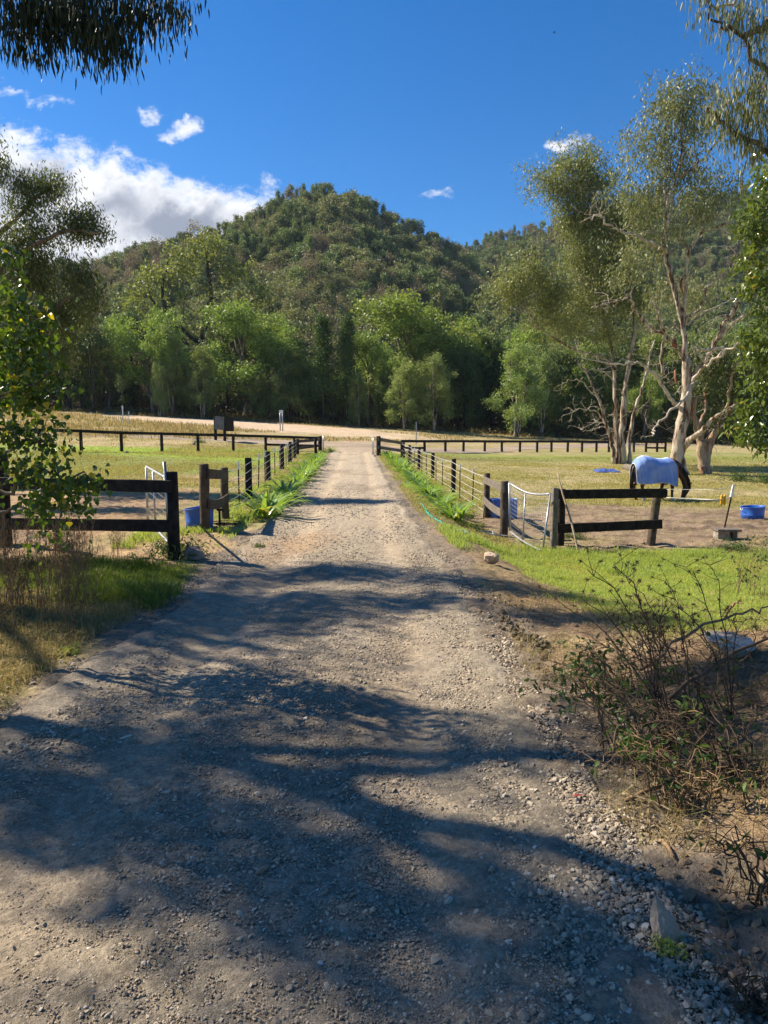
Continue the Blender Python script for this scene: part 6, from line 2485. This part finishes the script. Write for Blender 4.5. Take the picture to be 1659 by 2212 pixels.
def blades(mb, x, y, hgt, wid, rng, lean=.5, curl=True, zoff=0.0, tint=None, grow=True):
    n = len(x)
    z = H(x, y) + zoff
    if grow:
        z = z + clods(x, y) * (1 - sst(22, 60, y)) - .004
    a = rng.random(n) * 6.283
    d = np.stack([np.cos(a), np.sin(a), np.zeros(n)], -1)
    s = np.stack([-np.sin(a), np.cos(a), np.zeros(n)], -1)
    # turn sides at random so they are not all edge on
    b = rng.random(n) * 6.283
    s = np.stack([np.cos(b), np.sin(b), np.zeros(n)], -1)
    l = np.abs(rng.normal(0, lean, n))[:, None]
    h = (hgt * rng.uniform(.45, 1.25, n))[:, None]
    w = (wid * rng.uniform(.6, 1.3, n))[:, None] * .5
    p = np.stack([x, y, z], -1)
    up = np.array([0, 0, 1.0])
    m = p + up * h * .6 + d * h * l * .35
    t = p + up * h * np.clip(1 - l * .35, .3, 1) + d * h * l
    V = np.stack([p - s * w, p + s * w, m + s * w * .75, t, m - s * w * .75], 1).reshape(-1, 3)
    k = np.arange(n)[:, None] * 5
    ti = rng.random(n) if tint is None else np.clip(tint + rng.normal(0, .18, n), 0, 1)
    mb.add(V, [k + np.array([0, 1, 2, 4]), k + np.array([4, 2, 3])], 0, np.repeat(ti, 5))


def stuffobj(o, label, cat):
    o['kind'] = 'stuff'
    o['label'] = label
    o['category'] = cat
    return o


def inview(x, y, m=.60):
    return (y > .8) & (np.abs(x) / np.maximum(y, .5) < m)


def grass_all():
    rng = np.random.default_rng(6)
    # lawn at the near right
    mb = MB()
    n = 400000
    y = rng.uniform(5.2, 14.4, n)
    x = rng.uniform(.6, 9.0, n)
    xr = x - (xc(y) + hw(y))
    n1, n2 = fbm(x / 3, y / 3, 31, 4), fbm(x / 1.1, y / 1.1, 41, 4)
    lawn = sst(0.9, 1.9, xr + (n2 - .5) * 1.2) * sst(5.4, 7.0, y + (n1 - .5) * 2) * (1 - sst(13.2, 14.4, y + (n2 - .5)))
    k = (rng.random(n) < lawn * (.30 + 1.1 * sst(.36, .6, n2))) & inview(x, y, .56)
    x, y, n2 = x[k], y[k], n2[k]
    hg = .035 + .045 * fbm(x * 1.3, y * 1.3, 55, 3) + .05 * sst(12.2, 13.6, y) + .05 * sst(.62, .75, fbm(x * .8, y * .8, 56, 3))
    blades(mb, x, y, hg, .0075, rng, .7, tint=.25 + .7 * n2)
    stuffobj(mb.build("lawn_grass", M_GRASS), "bright short green grass in front of the right black rail fence", "grass")
    # rank grass and straw at the near left
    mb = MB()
    n = 170000
    y = rng.uniform(3.2, 10.2, n)
    x = -rng.uniform(1.6, 6.3, n)
    xl = (xc(y) - hw(y)) - x
    n1 = fbm(x / 1.2, y / 1.2, 61, 4)
    k = (rng.random(n) < sst(-.02, .55, xl + (n1 - .5) * .5) * sst(6.2, 7.6, y + (n1 - .5) * 3) * (.2 + 1.2 * sst(.35, .6, n1)) * (1 - sst(9.3, 9.8, y + (n1 - .5)))) & inview(x, y)
    x2, y2, n2 = x[k], y[k], n1[k]
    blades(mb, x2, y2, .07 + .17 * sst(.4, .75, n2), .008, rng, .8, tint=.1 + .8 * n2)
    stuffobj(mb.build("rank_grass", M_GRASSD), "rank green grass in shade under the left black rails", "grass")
    mb = MB()
    k = (rng.random(n) < sst(-.05, .35, xl + (n1 - .5) * .4) * (1 - sst(6.0, 8.2, y + (n1 - .5) * 3)) * .9) & inview(x, y)
    x2, y2, n2 = x[k], y[k], n1[k]
    blades(mb, x2, y2, .08 + .12 * n2, .006, rng, 1.5)
    stuffobj(mb.build("straw_grass", M_STRAW), "dry straw coloured grass flopping over the left edge of the drive", "grass")
    # paddock turf
    mb = MB()
    n = 420000
    y = 14.0 * (56 / 14.0) ** rng.random(n)
    x = rng.uniform(-.56, .56, n) * y
    n1 = fbm(x / 3, y / 3, 31, 4)
    t = np.abs(x - xc(y)) / hw(y)
    sandl = (x < -3.2) & (y < 20.5 + (n1 - .5) * 5)
    dirtr = (x > 2.6) & (((x - 6.5) / 6.4) ** 2 + ((y - 18) / 4.4) ** 2 < 1)
    k = (t > 1.08) & (rng.random(n) < np.where(sandl, .03, np.where(dirtr, .05, .2 + .9 * sst(.4, .6, n1))))
    x, y, n1 = x[k], y[k], n1[k]
    blades(mb, x, y, np.where(y < 30, .045, .06) * (1 + .8 * (n1 > .6)), .004 + .0006 * y, rng, .9, tint=.1 + 1.0 * n1)
    stuffobj(mb.build("paddock_grass", leaf_mat("paddock_blade", (0.20, 0.215, 0.065), (0.42, 0.37, 0.17), .3, .7, .2, (0.44, 0.35, 0.15))), "short patchy olive grass of both paddocks", "grass")
    # verge along the fences, denser green tufts
    mb = MB()
    n = 90000
    y = 11.0 * (52 / 11.0) ** rng.random(n)
    sd = np.where(rng.random(n) < .5, 1, -1)
    x = xc(y) + sd * (hw(y) + rng.uniform(.25, 1.9, n))
    n1 = fbm(x * 1.1, y * .6, 71, 4)
    k = (rng.random(n) < .04 + 1.2 * sst(.5, .68, n1))
    x, y, n1 = x[k], y[k], n1[k]
    blades(mb, x, y, .05 + .09 * sst(.5, .75, n1), .005 + .0005 * y, rng, .8, tint=.2 + .5 * n1)
    stuffobj(mb.build("verge_grass", M_GRASS), "tufts of green grass on the verges between drive and wire fences", "grass")
    # tall yellow grass beyond the far fence, left and right
    mb = MB()
    n = 60000
    y = rng.uniform(55, 92, n)
    x = rng.uniform(-.56, .56, n) * y
    y0 = 54.0 + np.clip(x * 0.75, -13, 15)
    n1 = fbm(x / 6, y / 3, 81, 3)
    k = (y > y0 + 14) & (n1 > np.where(x < -12, .40, .56)) & (((x + 14) / 19) ** 2 + ((y - 82 + .30 * (x + 14)) / 8.5) ** 2 > 1.0)
    x, y = x[k], y[k]
    blades(mb, x, y, np.where(x < -14, .42, .24), .06, rng, .5, grow=False)
    stuffobj(mb.build("tall_straw_grass", M_STRAW), "tall straw yellow grass on the far verge below the tree line", "grass")
    # sparse dry wisps on the near right bank
    mb = MB()
    n = 26000
    y = 1.8 * (9.0 / 1.8) ** rng.random(n)
    xr = rng.uniform(.0, 3.2, n)
    x = xc(y) + hw(y) + xr
    n1 = fbm(x * 1.6, y * 1.6, 91, 4)
    k = (rng.random(n) < .05 + 1.0 * sst(.52, .66, n1)) & inview(x, y, .6)
    x, y = x[k], y[k]
    blades(mb, x, y, .06 + .05 * rng.random(len(x)), .0045, rng, 1.8)
    stuffobj(mb.build("dry_wisps", M_STRAW), "dry straw wisps lying over the soil bank at lower right", "grass")


def strap_plant(seed, n=34, L=.46):
    rng = np.random.default_rng(seed)
    mb = MB()
    for i in range(n):
        a = rng.random() * 6.283
        l = L * rng.uniform(.6, 1.15)
        droop = rng.uniform(.5, 1.5)
        o = np.array([rng.normal(0, .05), rng.normal(0, .05), 0])
        d = np.array([math.cos(a), math.sin(a), 0])
        s = np.array([-math.sin(a), math.cos(a), 0])
        V = []
        k = 7
        for j in range(k):
            t = j / (k - 1)
            p = o + d * l * (t * .85) + np.array([0, 0, l * (1.15 * t - droop * .75 * t * t)])
            w = .021 * (1 - t ** 3) * (0.7 + .6 * min(1, t * 3))
            V += [p - s * w, p + np.array([0, 0, -.006]), p + s * w]
        F_ = []
        for j in range(k - 1):
            b = j * 3
            F_ += [(b, b + 1, b + 4, b + 3), (b + 1, b + 2, b + 5, b + 4)]
        mb.add(np.array(V), np.array(F_), 0, rng.random(), True)
    return mb


M_LILY = leaf_mat("strap_leaf", (0.11, 0.21, 0.035), (0.32, 0.45, 0.10), .35, .25, .6, (0.50, 0.42, 0.06))


def beds():
    rng = np.random.default_rng(12)
    protos = []

    def place(p, k, s, label, group):
        if k >= len(protos):
            t = thing("strappy_lily", label, "plant", p, group)
            o = strap_plant(70 + k).build("leaves", M_LILY, None, (0, 0, 0))
            o.parent = t
            protos.append(t)
            r = t
        else:
            r = copy_thing(protos[k], p, label=label)
            r['group'] = group
        r.rotation_euler = (0, 0, rng.random() * 6.28)
        r.scale = (s, s, s * rng.uniform(.85, 1.15))

    def row(u0, v0, u1, v1, n, side, near_label, k0):
        a, b = at(u0, v0), at(u1, v1)
        for i in range(n):
            t = (i + rng.uniform(-.25, .25)) / (n - 1) if 0 < i < n - 1 else i / (n - 1)
            p = a.lerp(b, t) + Vector((rng.normal(0, .07), 0, 0))
            p.z = Hs(p.x, p.y)
            lab = near_label if i == 0 else "strappy green lily clump in the row along the %s drive fence" % side
            place(p, i % 4, rng.uniform(1.15, 1.6) * (1.25 if i == 0 else 1.0), lab, "strappy lilies along the %s drive fence" % side)
    row(577, 1118, 690, 992, 30, 'left', "largest strappy lily clump, nearest in the row along the left drive fence", 0)
    row(985, 1128, 842, 990, 40, 'right', "nearest strappy lily clump at the hose end of the right row", 0)


# ---- dry weeds
M_STEM = plain_mat("dry_stem", (0.30, 0.20, 0.11), (0.16, 0.10, 0.055), .9, 20)
M_STEMD = plain_mat("dark_stem", (0.12, 0.082, 0.05), (0.055, 0.038, 0.025), .9, 20)
M_SEED = leaf_mat("brown_seed", (0.085, 0.050, 0.028), (0.18, 0.115, 0.06), .2, .8, .1)


def dock(seed, h=.9, n=7):
    rng = np.random.default_rng(seed)
    st, sd = MB(), MB()
    for i in range(n):
        a = rng.random() * 6.283
        o = np.array([rng.normal(0, .10), rng.normal(0, .10), 0])
        l = rng.uniform(.02, .22)
        hh = h * rng.uniform(.6, 1.1)
        pts = [o, o + [math.cos(a) * l * .3, math.sin(a) * l * .3, hh * .5], o + [math.cos(a) * l, math.sin(a) * l, hh]]
        p = smooth_path(pts, 4, .006, rng)
        tube(st, p, np.linspace(.0045, .002, len(p)), 4)
        cs = []
        for j in range(9):
            t = rng.uniform(.35, 1.0)
            q = p[min(len(p) - 1, int(t * (len(p) - 1)))]
            e = q + rng.normal(0, 1, 3) * [.05, .05, .02] + [0, 0, .06]
            tube(st, [q, e], [.002, .001], 3, cap=False)
            for r in np.linspace(.2, 1.1, 7):
                cs.append(q + (e - q) * r)
        leaves(sd, np.array(cs), 2, .008, .012, .007, rng, 0)
    return st, sd


def left_weeds():
    rng = np.random.default_rng(44)
    protos = []
    spots = []
    for i in range(46):
        u = rng.uniform(-40, 175) if i < 36 else rng.uniform(150, 300)
        v = rng.uniform(1180, 1390) if i < 36 else rng.uniform(1180, 1215)
        spots.append((u, v))
    for i, (u, v) in enumerate(spots):
        p = at(max(u, -60), v)
        lab = "tall brown dried dock weed in the clump below the heart leaved tree" if i < 36 else "short brown seeding weed standing before the lower black rail at left"
        grp = "dried weeds at the left edge" if i < 36 else "small weeds under the left rails"
        if len(protos) < 4:
            t = thing("dry_dock_weed", lab, "weed", p, grp)
            a, b = dock(200 + i)
            s_ = a.build("stems", M_STEM, None, (0, 0, 0))
            s_.parent = t
            s2 = b.build("seed_heads", M_SEED, None, (0, 0, 0))
            s2.parent = t
            protos.append(t)
            r = t
        else:
            r = copy_thing(protos[i % 4], p, label=lab)
            r['group'] = grp
        r.rotation_euler = (0, 0, rng.random() * 6.28)
        s = rng.uniform(.60, .98) if i < 36 else rng.uniform(.3, .5)
        r.scale = (s, s, s)


def twiggy(seed, spread, h, nst, nbr, leafy, leafm, r=.0035, back=None):
    """tangle of arching dry stems with some leaves"""
    rng = np.random.default_rng(seed)
    st, lf = MB(), MB()
    tips = []
    for i in range(nst):
        a = rng.random() * 6.283
        if back is not None and rng.random() < .6:
            a = back + rng.normal(0, .5)
        o = np.array([rng.normal(0, spread * .22), rng.normal(0, spread * .22), 0])
        l = spread * rng.uniform(.3, 1.1)
        hh = h * rng.uniform(.3, 1.1)
        pts = [o, o + [math.cos(a) * l * .35, math.sin(a) * l * .35, hh * .65], o + [math.cos(a) * l * .75, math.sin(a) * l * .75, hh * .95], o + [math.cos(a) * l * 1.15, math.sin(a) * l * 1.15, hh * rng.uniform(.6, 1.1)]]
        p = smooth_path(pts, 4, .012, rng)
        tube(st, p, np.linspace(r, r * .35, len(p)), 4, tint=rng.random())
        for j in range(nbr):
            k = rng.integers(3, len(p))
            q = p[k]
            d = rng.normal(0, 1, 3)
            d[2] = abs(d[2]) * .7
            d /= np.linalg.norm(d)
            e = q + d * rng.uniform(.06, .22) * (h / .6)
            m_ = (q + e) / 2 + rng.normal(0, .012, 3)
            tube(st, [q, m_, e], [r * .5, r * .35, r * .2], 3, cap=False)
            tips.append(e)
            tips.append(m_)
    if leafy and tips:
        T = np.array(tips)
        T = T[rng.random(len(T)) < leafy]
        if len(T):
            leaves(lf, T, 4, .022, .045, .020, rng, .2, fold=True)
    return st, lf


def brush():
    specs = [
        # u, v, spread, height, stems, branches, leafy, label
        (1400, 1640, .50, .42, 34, 6, .16, "dense tangle of dry brown stems over the bank, biggest of the brush clumps"),
        (1500, 1560, .55, .38, 26, 5, .12, "brown twiggy brush below the large pale block of stone"),
        (1330, 1500, .35, .32, 30, 6, .10, "low dry brush clump at the upper left of the brown tangle"),
        (1600, 1700, .50, .30, 30, 5, .08, "dark pile of broken stems against the right edge"),
        (1470, 1740, .30, .28, 22, 6, .16, "brush clump with green weed leaves hanging toward the upright stone"),
        (1665, 1960, .22, .30, 16, 5, .05, "wiry dry clump at the lower right edge"),
        (1560, 1480, .45, .36, 16, 4, .08, "thin brush standing in front of the pale block of stone"),
        (1655, 2195, .12, .10, 16, 5, .0, "small dry tuft in the lower right corner"),
    ]
    for i, (u, v, sp, h, ns, nb, lf, lab) in enumerate(specs):
        p = at(u, v)
        t = thing("dry_brush", lab, "bush", p, "dry brush on the right bank")
        a, b = twiggy(300 + i, sp, h, ns, nb, lf, None, .0042, back=2.6)
        a.build("stems", M_STEM if i % 2 == 0 else M_STEMD, None, (0, 0, 0)).parent = t
        if b.n:
            b.build("leaves", M_SCRUB, None, (0, 0, 0)).parent = t
    # fallen thick stems across the pile
    rng = np.random.default_rng(8)
    n = 0
    for (u0, v0, u1, v1, r, lab) in ((1380, 1545, 1660, 1395, .011, "long dead branch rising right toward the pale block of stone"), (1440, 1620, 1700, 1470, .012, "dark dead branch under the pale block of stone"),
                                     (1350, 1740, 1640, 1660, .010, "grey dead branch lying level over the soil bank"), (1345, 1725, 1450, 1770, .007, "thin pale stick on the soil above the low dark stone"),
                                     (1430, 1830, 1455, 1875, .010, "short splintered grey stick pointing down to the upright stone"), (1640, 1880, 1655, 1990, .011, "straight grey stake leaning at the right edge"),
                                     (1565, 1345, 1600, 1385, .012, "dark stick poking up left of the pale block of stone")):
        a, b = at(u0, v0), at(u1, v1)
        a.z += .02 + (.25 if v0 < 1700 and u0 < 1500 and v0 > 1500 else 0)
        b.z += .04 + (.25 if n in (0, 1, 6) else 0)
        mb = MB()
        LL = (b - a).length
        p = smooth_path([a, a.lerp(b, .35) + Vector((0, 0, .05 * LL)), a.lerp(b, .7) + Vector((0, .03 * LL, .02 * LL)), b], 5, .007 * LL, rng)
        tube(mb, p, np.linspace(r, r * .5, len(p)), 6)
        tag(mb.build("dead_branch", M_STEMD if n in (1,) else W_STICK if n in (3, 5) else M_STEM, None, a), lab, "branch")
        n += 1
    # tall seeding weeds in front of the lawn
    for i, (u, v, h, lab) in enumerate(((1455, 1640, .95, "tall dark weed with star shaped seed heads arching over the lawn"), (1490, 1600, .80, "second seeding weed, right of the tall arching one"), (1580, 1560, .75, "slender upright weed before the lawn, rightmost of the seeding weeds"), (1415, 1560, .6, "short bushy seeding weed at the lawn's lower edge"))):
        p = at(u, v)
        t = thing("seeding_weed", lab, "weed", p, "seeding weeds before the lawn")
        rng = np.random.default_rng(400 + i)
        st, hd = MB(), MB()
        for k in range(4 if i != 3 else 8):
            ax, ay = rng.normal(-.30 if i < 1 else -.05, .12), rng.normal(.1, .12)
            hh = h * rng.uniform(.7, 1.05)
            main = smooth_path([(0, 0, 0), (ax * .3, ay * .3, hh * .45), (ax * .8, ay * .8, hh * .85), (ax * 1.25, ay * 1.2, hh)], 4, .006, rng)
            tube(st, main, np.linspace(.0045, .0018, len(main)), 4)
            for j in range(10):
                q = main[rng.integers(5, len(main))]
                e = q + np.array([rng.normal(0, .07), rng.normal(0, .07), rng.uniform(.02, .12)])
                tube(st, [q, (q + e) / 2 + rng.normal(0, .006, 3), e], [.0022, .0016, .001], 3, cap=False)
                for _ in range(16):
                    d = rng.normal(0, 1, 3)
                    d /= np.linalg.norm(d)
                    tube(hd, [e, e + d * rng.uniform(.010, .022)], [.0016, .0006], 3, cap=False)
        st.build("stems", M_STEMD, None, (0, 0, 0)).parent = t
        hd.build("seed_heads", M_STEMD, None, (0, 0, 0)).parent = t
    # thin brown stemmed plant right of the block
    for i, (u, v, h, lab) in enumerate(((1597, 1285, .95, "thin reddish stemmed weed growing on the lawn below the flat topped block"), (1640, 1300, .7, "pale thin stemmed weed at the right edge of the lawn"))):
        p = at(u, v)
        t = thing("thin_weed", lab, "weed", p)
        a, b = twiggy(420 + i, .45, h, 9, 5, .2, None, .004)
        a.build("stems", M_STEM, None, (0, 0, 0)).parent = t
        if b.n:
            b.build("leaves", M_SCRUB, None, (0, 0, 0)).parent = t
    # small green weeds
    k = 0
    for (u, v, s, lab) in ((377, 1205, .45, "green weed growing up the foot of the stout left post"), (560, 1905 - 720, .12, "tiny weed on the verge by the left rock"), (1450, 2070, .07, "green grass tuft at the foot of the upright pointed stone"),
                           (1240, 1165, .3, "weed at the foot of the right black fence's first post"), (1590, 1195, .4, "leafy weed patch behind the lawn at right"), (430, 957, .5, "pale leafy shrub in front of the notice board's fence"),
                           (715, 975, .5, "leafy tuft at the foot of the left far gate post"), (880, 982, .5, "leafy tuft behind the right far wing fence"), (1600, 1040, .7, "patch of dark green weeds right of the twin trunked gum"), (1660, 1045, .7, "dark weeds at the right edge of the far paddock"),
                           (147, 1412, .08, "green sprout on the left edge of the gravel")):
        p = at(u, v)
        t = thing("green_weed", lab, "weed", p)
        rng = np.random.default_rng(600 + k)
        a, b = MB(), MB()
        n = 120
        c = rng.normal(0, 1, (n, 3)) * [s * .45, s * .45, s * .3]
        c[:, 2] = np.abs(c[:, 2])
        for q in c[::4]:
            tube(a, [(q[0] * .3, q[1] * .3, 0), (q[0] * .7, q[1] * .7, q[2] * .6), tuple(q)], [.003, .002, .001], 3, cap=False)
        leaves(b, c, 8, s * .07, max(.02, s * .14), max(.006, s * .04), rng, .1, fold=True)
        a.build("stems", M_STEM, None, (0, 0, 0)).parent = t
        b.build("leaves", M_GRASS if k in (2, 10, 6) else M_SCRUB, None, (0, 0, 0)).parent = t
        k += 1


def bank_litter():
    """twigs and straw bits strewn over the bank"""
    rng = np.random.default_rng(71)
    mb = MB()
    for i in range(2000):
        y = 1.9 * (8.5 / 1.9) ** rng.random()
        x = float(xc(y) + hw(y)) + rng.uniform(.1, 2.8)
        if x / y > .6:
            continue
        a = rng.random() * 6.283
        l = rng.uniform(.04, .28)
        z0, z1 = Hs(x, y) + .015, Hs(x + math.cos(a) * l, y + math.sin(a) * l) + rng.uniform(.01, .06)
        q = (x, y, z0)
        e = (x + math.cos(a) * l, y + math.sin(a) * l, z1)
        m_ = ((q[0] + e[0]) / 2 + rng.normal(0, .01), (q[1] + e[1]) / 2 + rng.normal(0, .01), (z0 + z1) / 2 + .01)
        tube(mb, [q, m_, e], [.0024, .002, .001], 4, cap=False)
    stuffobj(mb.build("twig_litter", M_STEM), "thin dry twigs strewn over the soil bank", "twigs")


grass_all()
beds()
left_weeds()
brush()
bank_litter()
# ---------------------------------------------------------------- valley air
def haze():
    me = bpy.data.meshes.new("haze")
    x0, x1, y0, y1, z0, z1 = -420, 420, -30, 620, -3, 215
    vs = [(x, y, z) for x in (x0, x1) for y in (y0, y1) for z in (z0, z1)]
    me.from_pydata(vs, [], [(0, 1, 3, 2), (4, 6, 7, 5), (0, 4, 5, 1), (2, 3, 7, 6), (0, 2, 6, 4), (1, 5, 7, 3)])
    m_ = bpy.data.materials.new("haze")
    m_.use_nodes = True
    t = NT(m_.node_tree)
    out = t.n('ShaderNodeOutputMaterial')
    v = t.n('ShaderNodeVolumePrincipled')
    v.inputs['Color'].default_value = (0.62, 0.76, 1.0, 1)
    v.inputs['Density'].default_value = 0.00010
    v.inputs['Anisotropy'].default_value = 0.2
    t.put(out.inputs['Volume'], v.outputs[0])
    me.materials.append(m_)
    o = bpy.data.objects.new("haze", me)
    COL.objects.link(o)
    o['kind'] = 'stuff'
    o['label'] = 'thin bluish air softening the far hills'
    o['category'] = 'haze'


haze()
